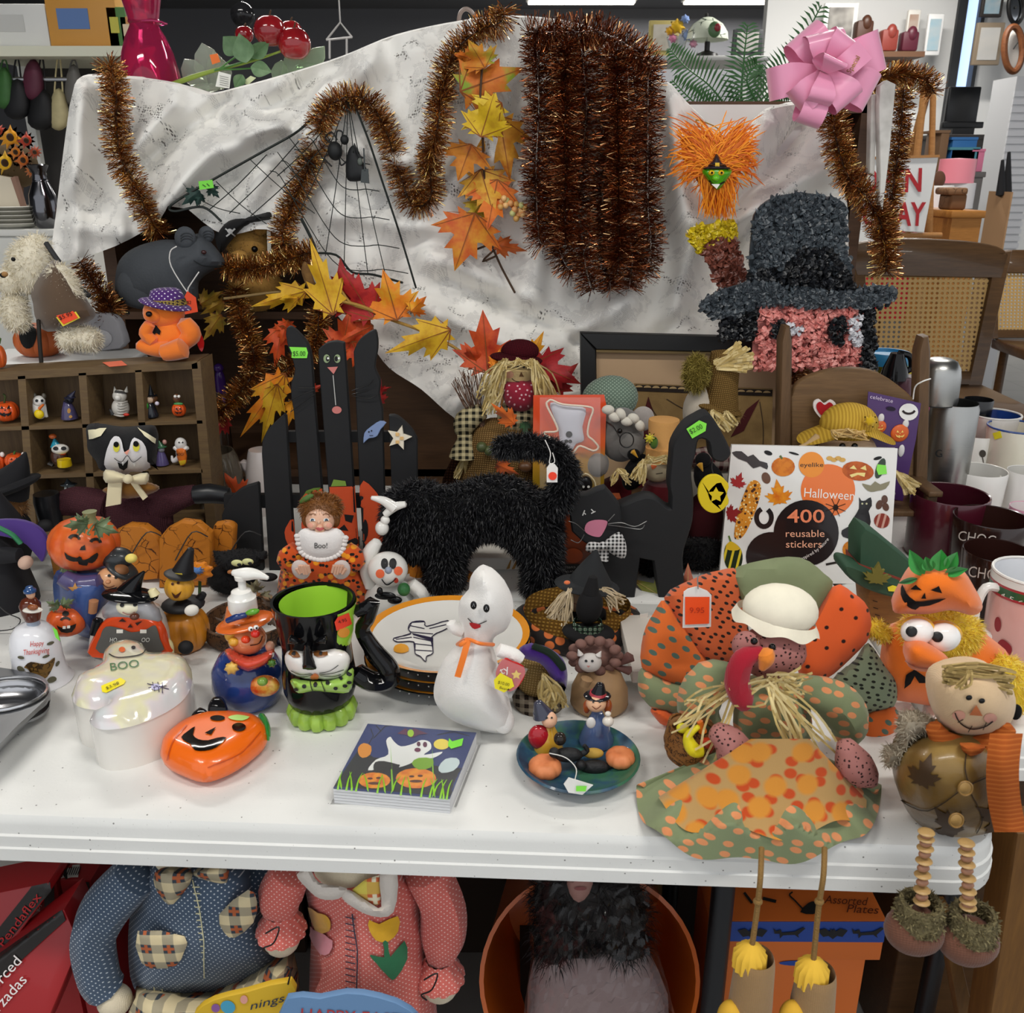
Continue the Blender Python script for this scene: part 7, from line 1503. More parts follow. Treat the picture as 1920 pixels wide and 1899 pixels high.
# sticker book
y=1.56;yb=lean(y,TZ,.14)
t=Thing('sticker_book','large white Halloween sticker book standing among the dolls','book',P(1510,1090,y));bk=t.p('pages',plate([(1373,838),(1682,845),(1664,1095),(1348,1095)],lean(y+.003,TZ,.14),.012),K('dcdad4',.8));b=t.p('cover',plate([(1372,836),(1683,843),(1666,1096),(1347,1096)],yb,.002),K('e9e8e4',.18,coat=.6))
def pr(nm,sh,c,off=.0008,m=None):return t.d(nm,sh,b,m or K(c,.3,coat=.3),off)
pr('orange_disc',circ(1552,921,51,49,n=36),'ee7a36');pr('yellow_disc',circ(1521,873,24,24,n=28),'f0922a',.0011);pr('black_disc',circ(1511,1001,61,62,n=36),'1a1214',.0013);pr('black_disc',circ(1446,1045,48,46,n=30),'1a1214',.0012)
pr('lettering',txt('eyelike',1499,877,8,44),'2a1a14',.0016);pr('lettering',txt('Halloween',1505,933,17,96,4),'f6efe6',.0016);pr('lettering',txt('400',1475,981,24,70,bold=.01),'ee8a62',.0019);pr('lettering',txt('reusable',1471,1008,13,74),'f0b090',.0019);pr('lettering',txt('stickers',1472,1028,13,68),'f0b090',.0019);pr('lettering',txt('inspired by nature',1503,1056,6,66,-36,bend=-5),'e8e0dc',.0019)
pm=blend(((.3,'b8541a'),(.6,'dc842c')),60,.3);pr('pumpkin_sticker',circ(1468,877,22,18),0,.001,pm);pr('pumpkin_stem',[stroke([(1466,862),(1462,856)],4)],'5a6a30',.0012);pr('jack_sticker',circ(1608,885,30,18,8),0,.001,blend(((.3,'a84a1c'),(.6,'c8652a')),60,.3));pr('jack_face',[[(1592,880),(1600,874),(1606,882)],[(1612,880),(1622,874),(1624,884)],[(1592,892),(1606,888),(1622,888),(1620,896),(1608,892),(1596,897)]],'f2dc8a',.0014)
def lf(cx,cy,s,rot,m):return t.d('leaf_sticker',xf([(x*s,-yy*s)for x,yy in MAPLE],cx,cy,1,rot),b,m,.001)
lf(1462,947,48,-8,blend(((.3,'d0661a'),(.6,'e89a28')),60,.3));lf(1380,915,30,20,K('a82a2c',.3));lf(1362,968,34,75,K('8a2024',.3))
pr('corn_sticker',sm([(1376,1005),(1384,960),(1400,915),(1412,902),(1424,908),(1426,925),(1416,960),(1398,1000),(1384,1013)],3),0,.001,speckle('d88a22','f2d898',170,.36,'4a2410'));pr('gourd_sticker',sm([(1360,1025),(1372,1018),(1388,1030),(1392,1050),(1385,1068),(1365,1068),(1357,1048)],3),0,.001,stripes('1e2a14','d8c02a',75,10,.35));pr('gourd_top',sm([(1360,1030),(1366,1018),(1374,1018),(1388,1030),(1375,1034)],2),'e0b820',.0013);pr('gourd_stem',[stroke([(1370,1018),(1366,1006)],3)],'5a7a30',.0012)
pr('millipede_sticker',[stroke(sm(circ(1432,972,14,17,0,10,-60,250),2,False),9)],'17171a',.001);pr('bat_sticker',sm([(1372,850),(1390,848),(1402,858),(1412,854),(1424,866),(1438,870),(1438,882),(1425,876),(1412,880),(1400,868),(1384,862)],2),'3a3a3c',.001);cat=sm([(1610,934),(1614,940),(1622,940),(1632,934),(1634,950),(1628,960),(1632,980),(1622,1008),(1600,1012),(1580,1008),(1578,996),(1592,988),(1600,972),(1610,955)],2);pr('cat_sticker',cat,'1a1b1e',.001);pr('cat_eye',[circ(1616,946,2,n=6),circ(1624,946,2,n=6)],'c8c8a0',.0014)
pr('moth_sticker',sm([(1616,908),(1632,912),(1640,904),(1650,910),(1668,904),(1660,918),(1645,922),(1632,924),(1622,918)],2),'8a8468',.001);pr('acorn_sticker',circ(1436,898,8,11,-20),'6a4a3a',.001);pr('bug_sticker',circ(1440,851,8,4,20),'222',.001,K('1e1e20'));pr('bug_sticker',circ(1488,852,10,2,15),0,.001,K('1e1e20'));pr('ant_sticker',circ(1645,861,8,3,-15),0,.001,K('1e1e20'));pr('spider_sticker',[circ(1566,953,5,6)]+[stroke([(1566,953),(1566+20*math.cos(a*.785+.4),953+18*math.sin(a*.785+.4))],1.2)for a in range(8)],0,.0019,K('2a1810'));pr('squash_sticker',circ(1650,880,8,20,20),'2c3c2c',.001);pr('marigold_sticker',circ(1594,1032,15,16),0,.001,blend(((.3,'b8641a'),(.6,'dc8c22')),120,.4));pr('gourd_sticker',circ(1653,978,15,14),0,.001,stripes('8a3a30','c89a8a',90,10,.4));pr('nut_sticker',[circ(1648,948,6,9,20),circ(1658,938,6,8),circ(1660,952,6,8,-20)],'5a3a2c',.001);pr('popcorn_sticker',[circ(1555+i*8,861+(i%2)*3,6,4)for i in range(4)],'d8a850',.001);pr('centipede_sticker',[stroke(sm([(1548,1060),(1575,1056),(1600,1064)],3,False),4)],0,.001,K('241a14'))
sk=pr('price_sticker',[[(1644,872),(1660,874),(1662,890),(1646,892),(1642,882)]],'86e84c',.002);t.settle(TZ)
# doll bench, yellow-hat doll, purple card
y=1.78;wd=wood('55402c','6f5439',5,'z',.5)
t=Thing('doll_bench','small brown wooden doll bench with an arched back between two posts','bench',P(1600,1000,y))
for q in([(1464,640),(1472,612),(1482,612),(1486,640),(1482,1010),(1456,1010)],[(1722,660),(1730,632),(1742,630),(1746,660),(1738,1010),(1712,1010)]):t.p('post',plate(q,y,.03,.004),wd)
t.p('back_panel',plate([(1484,900)]+sm([(1482,745),(1500,715),(1550,695),(1600,690),(1650,700),(1700,735),(1722,760)],3,False)+[(1718,900)],y+.008,.016,.003),wood('5f4830','7c5f3f',5,'x',.5));a_,b_=P(1470,930,y),P(1730,930,y);t.p('seat',box((a_.x,y-.09,a_.z-.012),(b_.x,y+.02,a_.z),.003),wd)
for x in(a_.x+.01,b_.x-.03):
 t.p('front_leg',box((x,y-.085,TZ),(x+.02,y-.065,a_.z+.03),.002),wd);t.p('arm_rest',box((x-.003,y-.095,a_.z+.03),(x+.025,y+.01,a_.z+.042),.003),wd)
sz=a_.z;t.settle(TZ)
y=1.735
t=Thing('yellow_hat_doll','cloth doll with button eyes under a floppy yellow corduroy hat on the bench','doll',P(1590,930,y));hd=t.p('head',E(1588,845,56,44,y,42),cloth('d8b896'))
for x in(1580,1603):t.p('eye',E(x,832,6,6,y-.058),gloss('0e0c0c'))
yh=stripes('b08a2c','caa53c',170,5,.5);t.p('hat_crown',E(1592,790,54,40,y+.005,44),yh);t.p('hat_brim',grid(lambda u,v:P(1590,796,y)+Vector((math.cos(u*6.283)*(.05+.045*v),math.sin(u*6.283)*(.045+.012*v),-.028*v*abs(math.cos(u*6.283))+.004*v*math.sin(u*18.8))),48,5,True),yh,ang=180);t.p('hat_flower',pillow(xf(star(7,14,9),1632,785),y-.045,.006),felt('d8b020'));t.p('hair',straws([P(1560,803,y-.06),P(1590,800,y-.066),P(1620,804,y-.06)],[P(1570,814,y-.064),P(1600,811,y-.068),P(1625,816,y-.064)],40,.0014,121,.005,flat=False),[K('d8b87a'),K('c4a060')],kind='stuff');t.p('braid',TB([(1535,815),(1515,830),(1500,835)],[9,7,5],y-.02),K('c9a878',.9,bs=300));t.p('body',pillow(sm([(1530,890),(1650,890),(1670,935),(1510,935)],3),y,.05),felt('6a5a6a'));t.p('straw_hand',straws([P(1680,880,y-.05)],[P(1712,918,y-.055),P(1722,905,y-.05),P(1700,920,y-.05)],50,.0018,122,.005),straw,kind='stuff');t.settle(sz)
t=Thing('heart_pick','small red felt heart with white edge behind the yellow hat','ornament',P(1545,900,y+.035));H_=sm([(1545,785),(1528,768),(1526,752),(1536,746),(1546,754),(1558,747),(1568,756),(1562,772)],3);h=t.p('heart',plate(H_,y+.035,.004),felt('e8e0dc'));t.d('red_centre',xf([(x-1546,yy-764)for x,yy in H_],1546,764,.75),h,felt('b01820'));t.p('stick',TB([(1545,782),(1548,930)],2,y+.0352,smooth=2),K('b89868'));t.settle(sz)
y=1.75
t=Thing('party_card','purple celebrate pick card printed with smiling orange pumpkins, hung by a string','card',P(1670,900,y));yc=lean(y,.9,.05);cd=t.p('card',plate([(1628,734),(1727,756),(1718,820),(1700,890),(1622,880)],yc,.002),K('4a2a66',.35,coat=.3));t.d('lettering',txt('celebrate',1630,746,7,44,12),cd,K('d8c8e0'));t.d('logo_disc',circ(1703,772,18,16),cd,K('ecece8',.3));t.d('logo_smile',[stroke(sm(circ(1703,766,12,9,0,8,20,160),2,False),4)],cd,K('2a2020'),off=.0026);t.d('hang_hole',circ(1670,766,9,4,8),cd,K('20142c'))
for(x,yy,r_)in((1687,812,17),(1650,800,12)):o=t.p('pumpkin_pick',E(x,yy,r_,r_,yc,5),K('d8642a',.4));t.d('face',jack(x,yy,r_*.7),o,K('f2d070'))
for q in((1698,795,6,9),(1652,784,6,9),(1690,845,6,12)):t.p('ghost_pick',E(*q,yc,3),K('dcdad8',.4))
t.p('white_string',TB([(1712,748,y-.01),(1716,725,y-.02),(1730,715,y-.03),(1745,710,y-.03)],1.4),K('e6e6e2'));t.settle(sz)
# flask and mugs
y=1.84;stl=metalm('a9a9a6',.3,9)
t=Thing('steel_flask','brushed stainless steel vacuum flask standing behind the mugs','flask',P(1752,995,y));t.p('body',L(1752,[(992,39),(990,41),(765,41),(757,38),(755,38)],y,40),stl);t.p('cup_lid',L(1752,[(755,39),(751,40),(705,39),(690,36),(678,29),(673,18),(671,0)],y,40),stl);t.d('printed_letter',txt('G',1753,858,14),t.parts[0],K('26282a'));t.p('lid_seam',L(1752,[(757,38.5),(753,38.5)],y,40),K('2a2a2a'));t.settle(TZ)
def mug(label,px,rim,r,Y,outc,inc,base=None,taper=.9,handle=None,hc=None,rimc=None,text=None,name='mug'):
 t=Thing(name,label,'mug',(P(px,rim,Y).x,Y,TZ),'mugs at the end of the tables');c=P(px,rim,Y);m=mpp(px,rim,Y);R_=r*m;h=c.z-TZ;mt=K(outc,.22,coat=.4)if isinstance(outc,str)else outc
 o=t.p('cup',lathe((c.x,c.y,TZ),[(0,0),(R_*taper*.9,0),(R_*taper,.006),(R_*(taper+1)/2,h*.5),(R_,h-.002),(R_*.985,h),(R_*.95,h-.001)],36),mt);t.p('inside',lathe((c.x,c.y,TZ),[(R_*.955,h-.001),(R_*.9,h*.4),(R_*.8,.01),(0,.009)],36),K(inc,.25,coat=.4))
 if rimc:t.p('rim',tube([(c.x+R_*.98*math.cos(a*.2094),c.y+R_*.98*math.sin(a*.2094),TZ+h)for a in range(31)],.0025,6),K(rimc,.3))
 if handle:
  q=math.radians(handle);d=Vector((math.cos(q),math.sin(q),0));t.p('handle',tube([Vector((c.x,c.y,TZ))+d*(R_*.92+k*R_*.55)+Vector((0,0,z_*h))for k,z_ in sm([(0,.82),(.7,.84),(1,.62),(.85,.36),(.02,.2)],4,False)],.007,8),K(hc or(outc if isinstance(outc,str)else 'e8e6e2'),.22,coat=.4))
 if text:t.d('lettering',text[0],o,K(text[1],.4))
 return t,o
mug('large matt maroon mug in front of the steel flask',1783,925,70,1.70,'4a1422','3a0e1a',taper=.95)
mug('dark brown mug lettered in white, behind its twin',1860,968,68,1.58,'26120e','2c1612',taper=.88,text=(txt('CHOC',1796,1012,18,70,8),'cfc4bc'))
mug('dark brown mug lettered in white, behind the apple mug',1874,1032,64,1.43,'26120e','2c1612',taper=.88,text=(txt('CHOC',1815,1080,20,70,8),'cfc4bc'))
mug('plain white mug with a small dandelion print and handle',1832,812,38,2.12,'dedcd6','d2d0ca',handle=-15,text=([circ(1842,850,6,7),stroke([(1842,857),(1844,872)],1.4)],'3a342c'))
mug('plain white mug behind the maroon mug',1838,880,49,1.84,'e2e0da','d4d2cc',handle=10)
mug('white mug cut by the picture edge beside the dark brown mug',1928,882,36,1.84,'e0deda','d0cec8')
mug('white enamel mug with bright blue inside',1866,776,46,2.18,'cfcac4','1f3f86',rimc='dcdad6')
mug('cream mug with blue rim and a yellow sticker',1908,800,52,2.08,'d8d2c0','c9c2b0',rimc='2a4a8a',text=([[(1862,812),(1876,808),(1880,820),(1866,824)]],'e8dc2c'))
mug('glossy black mug near the chair behind the flask',1836,748,26,2.22,'101012','161618',handle=0)
mug('little red and white mug behind the white mug',1806,770,26,2.14,'c04a42','e0dcd6')
mug('pink floral cup at the picture edge beside the dark brown mug',1930,950,34,1.68,'d89ab0','e2d8d8')
pg=K('dba8a0',.22,coat=.4)
t,o=mug('tall white mug with pink body, red apples and a green alphabet band',1940,1072,72,1.31,pg,'e4e6ea',taper=.92,handle=188,hc='e6e4de',rimc='e9e7e2');c=P(1940,1072,1.31)
R_=72*mpp(1940,1072,1.31);h=c.z-TZ
for a,b,col in((.985,.9,'e9e7e2'),(.9,.87,'a83038'),(.87,.78,'2f5a38'),(.78,.75,'a83038')):t.p('band',lathe((c.x,c.y,TZ),[(R_*(.96+.04*b)+.0007,h*b),(R_*(.96+.04*a)+.0007,h*a)],36),K(col,.25,coat=.4))
t.d('lettering',txt('4 5 6',1874,1118,9,46,22),[q for q in t.parts if q.name.startswith('band')][2],K('dcdcd0'));t.d('apple_print',sm([(1872,1205),(1880,1198),(1890,1204),(1898,1215),(1892,1232),(1880,1236),(1870,1222)],3),o,K('8a1420',.3));t.d('apple_print',circ(1872,1170,6,14),o,K('8a1420',.3))
y=2.1
t=Thing('travel_bottle','black plastic travel bottle cap with a loop handle behind the bench post','bottle',P(1688,905,y));t.p('body',L(1672,[(905,24),(740,26),(710,24),(705,22),(705,0)],y),K('5a3a44',.3,coat=.4));t.p('cap',L(1676,[(710,26),(690,22),(668,14),(662,12),(662,0)],y),gloss('121214'));t.p('loop_handle',TB([(1690,700),(1708,690),(1706,668),(1685,662)],6,y),gloss('121214'));t.settle(TZ)
t=Thing('snack_tub','clear yellow tub with a blue plastic lid behind the travel bottle','tub',P(1670,880,2.22));t.p('tub',L(1662,[(880,36),(690,40),(672,40),(672,0)],2.22),K('c8c23c',.3,coat=.3));t.p('lid',L(1662,[(672,42),(656,43),(650,40),(650,36),(655,35),(656,0)],2.22),K('2f7fae',.35));t.settle(TZ)
t=Thing('pink_tumbler','hot pink plastic tumbler beside the bench post','tumbler',P(1712,900,2.1));t.p('cup',L(1700,[(915,20),(725,26),(708,26),(708,22),(900,16)],2.1),K('d84a98',.3,coat=.3));t.settle(TZ)
# green-hatted wooden scarecrow and duck
y=1.34;gw=K('2f4f3a',.7,var=.15,vs=30)
t=Thing('wooden_scarecrow','wooden block scarecrow with a slanted green hat and yellow price sticker','figurine',P(1660,1215,y));t.p('head',plate(sm([(1630,1110),(1710,1130),(1715,1190),(1690,1215),(1645,1212),(1628,1170)],3),y,.05,.004),wood('7a4f26','94652f'));cr=t.p('hat_crown',plate([(1609,1074),(1611,1008),(1622,990),(1645,1002),(1712,1062),(1704,1112),(1650,1100)],y-.004,.05,.003),gw);t.p('hat_band',plate([(1609,1062),(1693,1094),(1690,1110),(1609,1076)],y-.006,.06),K('8a3a2c',.7));br=t.p('hat_brim',plate(sm([(1583,1066),(1600,1066),(1650,1090),(1700,1110),(1705,1125),(1670,1130),(1617,1110),(1586,1085)],3),y-.03,.05,.004),gw);t.p('wood_leaf',plate(xf([(x*48,-yy*44)for x,yy in MAPLE],1642,1102,1,8),y-.038,.005),K('6e6a2a',.7));sk=t.d('price_sticker',[[(1662,1108),(1672,1104),(1690,1110),(1688,1118),(1664,1116)]],br,K('ece23a',.5));t.d('stitches',[stroke([(x,yy),(x+9,yy+3)],1.6)for x,yy in((1634,1136),(1635,1150),(1638,1164),(1655,1180),(1640,1190))],t.parts[0],K('2a1808'),kind='stuff');t.settle(TZ)
y=1.125;fo=K('ee7410',.9,sheen=.3,bs=700,bst=.2)
t=Thing('duck_plush','yellow furry big-eyed duck plush in an orange jack-o-lantern hood and cape','plush toy',P(1760,1330,y));YF=['eccc3a','f4dc68','d8b02a']
cp=t.p('cape',pillow(sm([(1690,1180),(1740,1165),(1800,1170),(1850,1215),(1890,1260),(1890,1345),(1670,1345),(1650,1230)],3),y+.02,.06),fo);hd=furry(t,'head',E(1760,1205,72,50,y-.02,50),3000,.012,YF,131);hg=pillow(sm([(1672,1158),(1690,1110),(1715,1072),(1750,1060),(1800,1072),(1825,1110),(1840,1150),(1822,1168),(1780,1158),(1740,1165),(1700,1165)],4),y-.055,.05);hg=t.p('hood',hg,fo)
t.d('grin',sm([(1693,1105),(1690,1125),(1700,1145),(1714,1152),(1722,1145),(1740,1143),(1772,1128),(1738,1133),(1715,1134),(1700,1120)],2),hg,felt('141010'),off=.002)
for q in([(1708,1113),(1718,1103),(1728,1113)],[(1742,1112),(1758,1104),(1764,1118)],[(1724,1129),(1732,1117),(1734,1129)]):t.d('hood_eye',[q],hg,felt('141010'),off=.002)
gf=felt('2f9a3c')
for(b0,e0,w_)in(((1730,1085),(1705,1030),.55),((1745,1075),(1735,1045),.9),((1760,1075),(1765,1030),.9),((1775,1072),(1795,1035),.7),((1770,1080),(1815,1070),.5),((1720,1090),(1682,1100),.35)):oval_leaf(t,b0,e0,w_,y-.09,gf,0,'felt_leaf')
for(x,yy,r_)in((1717,1200,30),(1765,1211,32)):
 e=t.p('eye',E(x,yy,r_,r_*.95,y-.085,r_*.8),gloss('f4f3f0'));t.d('pupil',circ(x-10,yy-1,10.5,10.5),e,K('141416',.3),off=.0012);lid=t.p('eyelid',E(x+2,yy-8,r_*1.03,r_*.8,y-.078,r_*.78,8),felt('e8b020'))
bl=t.p('bill',pillow(sm([(1700,1225),(1725,1218),(1755,1235),(1775,1255),(1768,1275),(1740,1282),(1705,1275),(1694,1252)],4),y-.1,.035),fo);t.d('bill_line',[stroke(sm([(1696,1258),(1720,1270),(1750,1270),(1772,1258)],4,False),2)],bl,felt('b85008'));furry(t,'arm',TB([(1870,1270),(1890,1300),(1895,1350)],[26,30,28],y-.03),1400,.012,YF,132);furry(t,'arm',TB([(1660,1215),(1640,1200),(1632,1190)],[14,16,12],y),500,.01,YF,133);t.d('cape_eye',[[(1690,1318),(1695,1290),(1710,1278),(1735,1298),(1735,1306),(1718,1306),(1710,1292),(1702,1308)]],cp,felt('141010'),off=.002);t.settle(TZ)
t=Thing('shoe_box','white cardboard box with red print under the turkey tail','box',P(1230,1370,1.2));bz_=P(1180,1268,1.16).z;bx_=t.p('carton',box((P(1180,1375,1.16).x,1.16,TZ),(P(1300,1375,1.16).x,1.34,bz_),.002),K('cfc8bf',.8));t.d('lettering',txt('NISSIN',1196,1317,8,40),bx_,K('b8564a'));t.p('lid_flap',plate([(1200,1155),(1215,1150),(1206,1262),(1190,1265)],1.33,.002),K('d8d2ca',.8));t.settle(TZ)
# turkey doll
y=1.04;yt=lean(1.09,TZ,.22)
t=Thing('turkey_doll','patchwork turkey doll in a white bonnet and green dress sitting on the table edge','doll',on(1420,1480,TZ))
ga=dots('7f8a66','dc9160',42,.3,20,.5,.05,.85,1.6);oa=dots('d4672a','51685c',40,.27,35,.6,.05,.85,1.7);ot=dots('c85f34','241812',75,.26,30,.5,.05,.85,1.5);gt=dots('7d8a70','1c2018',80,.26,15,.5,.05,.85,1.5);od=dots('e0602c','2a1410',34,.12,40,.4,.04);gp_=K('7c8662',.85,var=.06)
for nm,q,m in(('tail_patch',[(1370,1075),(1430,1050),(1500,1045),(1545,1075),(1560,1105),(1500,1200),(1440,1210),(1395,1150)],gp_),('tail_patch',[(1245,1120),(1300,1085),(1345,1070),(1388,1072),(1400,1160),(1405,1230),(1335,1250),(1280,1190)],ot),('tail_patch',[(1203,1250),(1206,1190),(1225,1150),(1250,1125),(1300,1190),(1335,1250),(1300,1290),(1240,1275)],oa),('tail_patch',[(1196,1290),(1203,1252),(1250,1275),(1310,1290),(1320,1330),(1240,1335),(1210,1315)],ga),('tail_patch',[(1220,1330),(1250,1330),(1280,1360),(1245,1360),(1228,1345)],od),('tail_patch',[(1560,1100),(1600,1112),(1628,1140),(1632,1190),(1600,1230),(1545,1275),(1500,1270),(1500,1200)],od),('tail_patch',[(1628,1205),(1660,1250),(1680,1280),(1676,1325),(1620,1340),(1570,1300),(1560,1275),(1605,1235)],gt),('tail_patch',[(1620,1340),(1678,1325),(1684,1370),(1650,1415),(1610,1390)],oa)):t.p(nm,pillow(sm(q,3),yt,.02,None,30),m)
tk=speckle('a8706a','2e1614',190,.3,None,.85);t.p('torso',pillow(sm([(1385,1285),(1440,1265),(1500,1285),(1520,1330),(1510,1400),(1390,1400),(1375,1330)],3),y-.01,.05),ga);hd=t.p('head',join(E(1446,1222,66,52,y-.045,44),E(1398,1210,26,28,y-.07,24)),tk)
bn=t.p('bonnet',E(1463,1143,72,50,y-.04,48,8),cloth('efe8d2',1500,.12));t.p('bonnet_frill',grid(lambda u,v:P(1456,1152,y-.035)+Vector((math.cos(u*6.283)*(.048+.006*v),math.sin(u*6.283)*(.034+.006*v),-.013*v+.003*v*math.sin(u*44)-.012*math.cos(u*6.283))),80,4,True),cloth('efe8d2',1500,.12),bn,ang=180)
for x,yy in((1414,1202),(1448,1213)):t.p('eye',E(x,yy,7,7,y-.1),gloss('0e0c0c'))
t.p('beak',TB([(1434,1222),(1436,1235),(1428,1255)],[16,17,6],y-.105),felt('e8862c'));t.p('wattle',TB([(1430,1220),(1395,1235),(1382,1275),(1392,1310),(1398,1325)],[10,22,24,22,14],y-.1),cloth('a81e30'))
for q in([(1390,1275),(1330,1275),(1310,1330),(1335,1365)],[(1490,1290),(1560,1310),(1590,1350),(1585,1385)]):t.p('sleeve',TB(q,[26,40,40,24],y-.03),ga)
for q in([(1340,1370),(1375,1400),(1372,1450),(1365,1462)],[(1585,1395),(1600,1430),(1625,1460),(1620,1468)]):t.p('hand',TB(q,[18,34,24,8],y-.125),tk)
def skirt(u,v):
 a=math.pi*(1.12-1.24*u);wx,wy=1440+62*math.cos(a),1395
 hx=1418+225*math.cos(a)+(0 if u<.5 else 10);hy=1478+138*max(0,math.sin(a))**.8-8*math.sin(u*30)
 px,py=wx+(hx-wx)*v,wy+(hy-wy)*v;zz=TZ+.085*(1-v)**1.3+.004+.007*v*(1+math.sin(u*34));q=on(px,py,zz);ye=FA.y+(FB.y-FA.y)*(q.x-FA.x)/(FB.x-FA.x)
 if q.y<ye-.008:q=P(px,py,ye-.012-.004*(1+math.sin(u*34)))
 return q
t.p('skirt',grid(skirt,90,26),ga,ang=180);ap=dots('b5905a','c04a1e',44,.4,20,.9,.12,.85,1.2,'cf8a34')
def apron(u,v):
 a=math.pi*(1.0-1.0*u);wx=1455+55*math.cos(a)+8;hx=1430+195*math.cos(a);hy=1470+95*max(0,math.sin(a+.35*(u-.4)))**.7-12*math.sin(u*19)
 px,py=wx+(hx-wx)*v,1385+(hy-1385)*v;zz=TZ+.1*(1-v)**1.2+.02+.006*v*math.sin(u*19);return on(px,py,zz)
t.p('apron',grid(apron,70,18),ap,ang=180)
rf=[K('d9c68e',.7),K('c8b070',.7)];t.p('raffia_bow',join(straws([P(1440,1275,y-.1),P(1460,1272,y-.1)],[P(1515,1270,y-.09),P(1500,1290,y-.1),P(1370,1300,y-.1)],26,.0016,141,.012),straws([P(1445,1280,y-.1)],[P(1560,1410,y-.12),P(1500,1440,y-.12),P(1530,1460,y-.12),P(1460,1350,y-.11),P(1520,1400,y-.12)],26,.0014,142,.014),straws([P(1380,1285,y-.08)],[P(1275,1360,y-.12),P(1320,1420,y-.12),P(1300,1330,y-.1)],20,.0014,143,.012)),rf,kind='stuff')
tg=t.p('price_tag',plate([(1282,1110),(1290,1104),(1306,1100),(1326,1108),(1334,1116),(1333,1175),(1280,1177)],y+.02,.0015),K('e8e4e0',.6));os_=t.d('orange_sticker',[[(1284,1118),(1330,1118),(1329,1168),(1284,1170)]],tg,K('f4521c',.5));t.d('tag_writing',txt('9.95',1292,1148,10,28),os_,K('b03010'));t.p('tag_string',TB([(1309,1104),(1308,1085),(1312,1075)],1.2,y+.018),K('8a8a88'))
tw=K('8a6a3a',.95,bs=400,bst=.8)
for(x0,x1,x2,ye_,sx)in((1428,1420,1410,1772,1404),(1546,1535,1525,1800,1520)):
 Yl=.80;lg=t.p('twine_leg',TB([(x0,1590,Yl+.03),(x0-2,1640,Yl),(x1,1700,Yl),(x2,ye_,Yl)],5.5,seg=7),tw);t.p('twine_knot',E(x1+1,1690,9,8,Yl),tw,lg)
 t.p('boot_leg',L(sx,[(1905,40),(1880,40),(ye_+35,36),(ye_+25,34),(ye_+20,32)],Yl),cloth('9a7a52',900));t.p('boot_lining',L(sx,[(ye_+40,32),(ye_+14,31),(ye_+2,18),(ye_-3,6),(ye_-4,0)],Yl,30,1,1,15,.12),K('e6b83c',.85));t.p('boot_toe',E(sx-34,1910,26,40,Yl-.01),K('d9a832',.85))
t=Thing('mini_basket','tiny wicker basket of plastic vegetables hanging from the turkey arm','basket',P(1285,1440,y));yk=y-.07;t.p('basket',lathe(P(1280,1425,yk),[(.0,0),(.022,.002),(.033,.02),(.036,.045),(.033,.045),(.028,.01)],26).rot(P(1280,1425,yk),'Y',18),crackle('8a5a2a','3c220c',300,.6,.14));t.p('handle',TB([(1250,1380),(1265,1350),(1310,1345),(1345,1368)],5,yk),K('7a5228',.7));t.p('gourd',TB([(1310,1362),(1290,1380),(1300,1405),(1318,1408)],[5,9,14,10],yk-.04),K('e0cf1c',.4));t.p('tomato',E(1325,1398,15,16,yk-.025),K('b83a1c',.4));t.p('lemon',E(1280,1365,12,10,yk-.015),K('d8cf2a',.4));t.p('carrot',TB([(1312,1352),(1318,1372)],[6,8],yk-.02,smooth=2),K('e0741c',.4))
# scarecrow with bead legs
y=.885
t=Thing('bead_leg_scarecrow','stuffed scarecrow boy with leather-look round body and dangling bead legs','doll',on(1790,1560,TZ));lb=blend(((.3,'4f3a1a'),(.5,'75592c'),(.65,'8f7440')),12,.35,.15,90,2)
bd_=t.p('body',pillow(sm([(1678,1450),(1690,1405),(1730,1375),(1790,1365),(1850,1375),(1890,1420),(1895,1490),(1880,1545),(1840,1568),(1790,1572),(1730,1550),(1695,1510)],4),y,.085,9),lb);t.d('seam',[stroke(sm(q,4,False),2)for q in([(1690,1500),(1740,1518),(1800,1480),(1815,1470)],[(1815,1470),(1860,1450),(1880,1430)],[(1812,1400),(1808,1440),(1815,1470)],[(1815,1480),(1840,1530),(1830,1560)])],bd_,K('2c1c0c'),kind='stuff')
for(cx_,cy_,r_,ro)in((1735,1445,40,20),(1775,1540,42,-40),(1860,1530,42,-60)):t.d('embossed_leaf',xf([(x*r_*1.5,-(yy-.45)*r_*1.6)for x,yy in MAPLE],cx_,cy_,1,ro),bd_,K('3f2a12',.6),off=.0012)
for q in((1810,1478),(1793,1538)):o=t.p('button',E(*q,15,15,y-.088,5),K('a8854c',.4));t.p('button_rim',TB([(a,b,y-.095)for a,b in circ(*q,13,13,0,12)],2,closed=True,smooth=2),K('8a6834',.4),o)
mu=cloth('d9ba92',1200,.25);hd=t.p('head',pillow(sm([(1743,1300),(1755,1265),(1800,1245),(1850,1245),(1890,1275),(1905,1320),(1890,1362),(1850,1382),(1800,1380),(1758,1350)],4),y-.02,.06,8),mu)
for q in((1817,1308),(1841,1314)):t.p('eye',E(*q,6,5.5,y-.083,3),gloss('101010'))
t.d('nose',[[(1828,1318),(1840,1338),(1816,1336)]],hd,felt('b8622c'),off=.003);t.d('stitched_smile',[stroke(sm([(1791,1334),(1800,1352),(1820,1364),(1845,1360),(1860,1350)],5,False),2.4),stroke([(1796,1352),(1806,1346)],1.6),stroke([(1815,1370),(1822,1358)],1.6),stroke([(1842,1366),(1848,1352)],1.6)],hd,K('1a1210'));t.d('blush',circ(1798,1340,12,9),hd,felt('e0a088'),off=.001);t.d('blush',circ(1856,1345,12,9),hd,felt('e0a088'),off=.001)
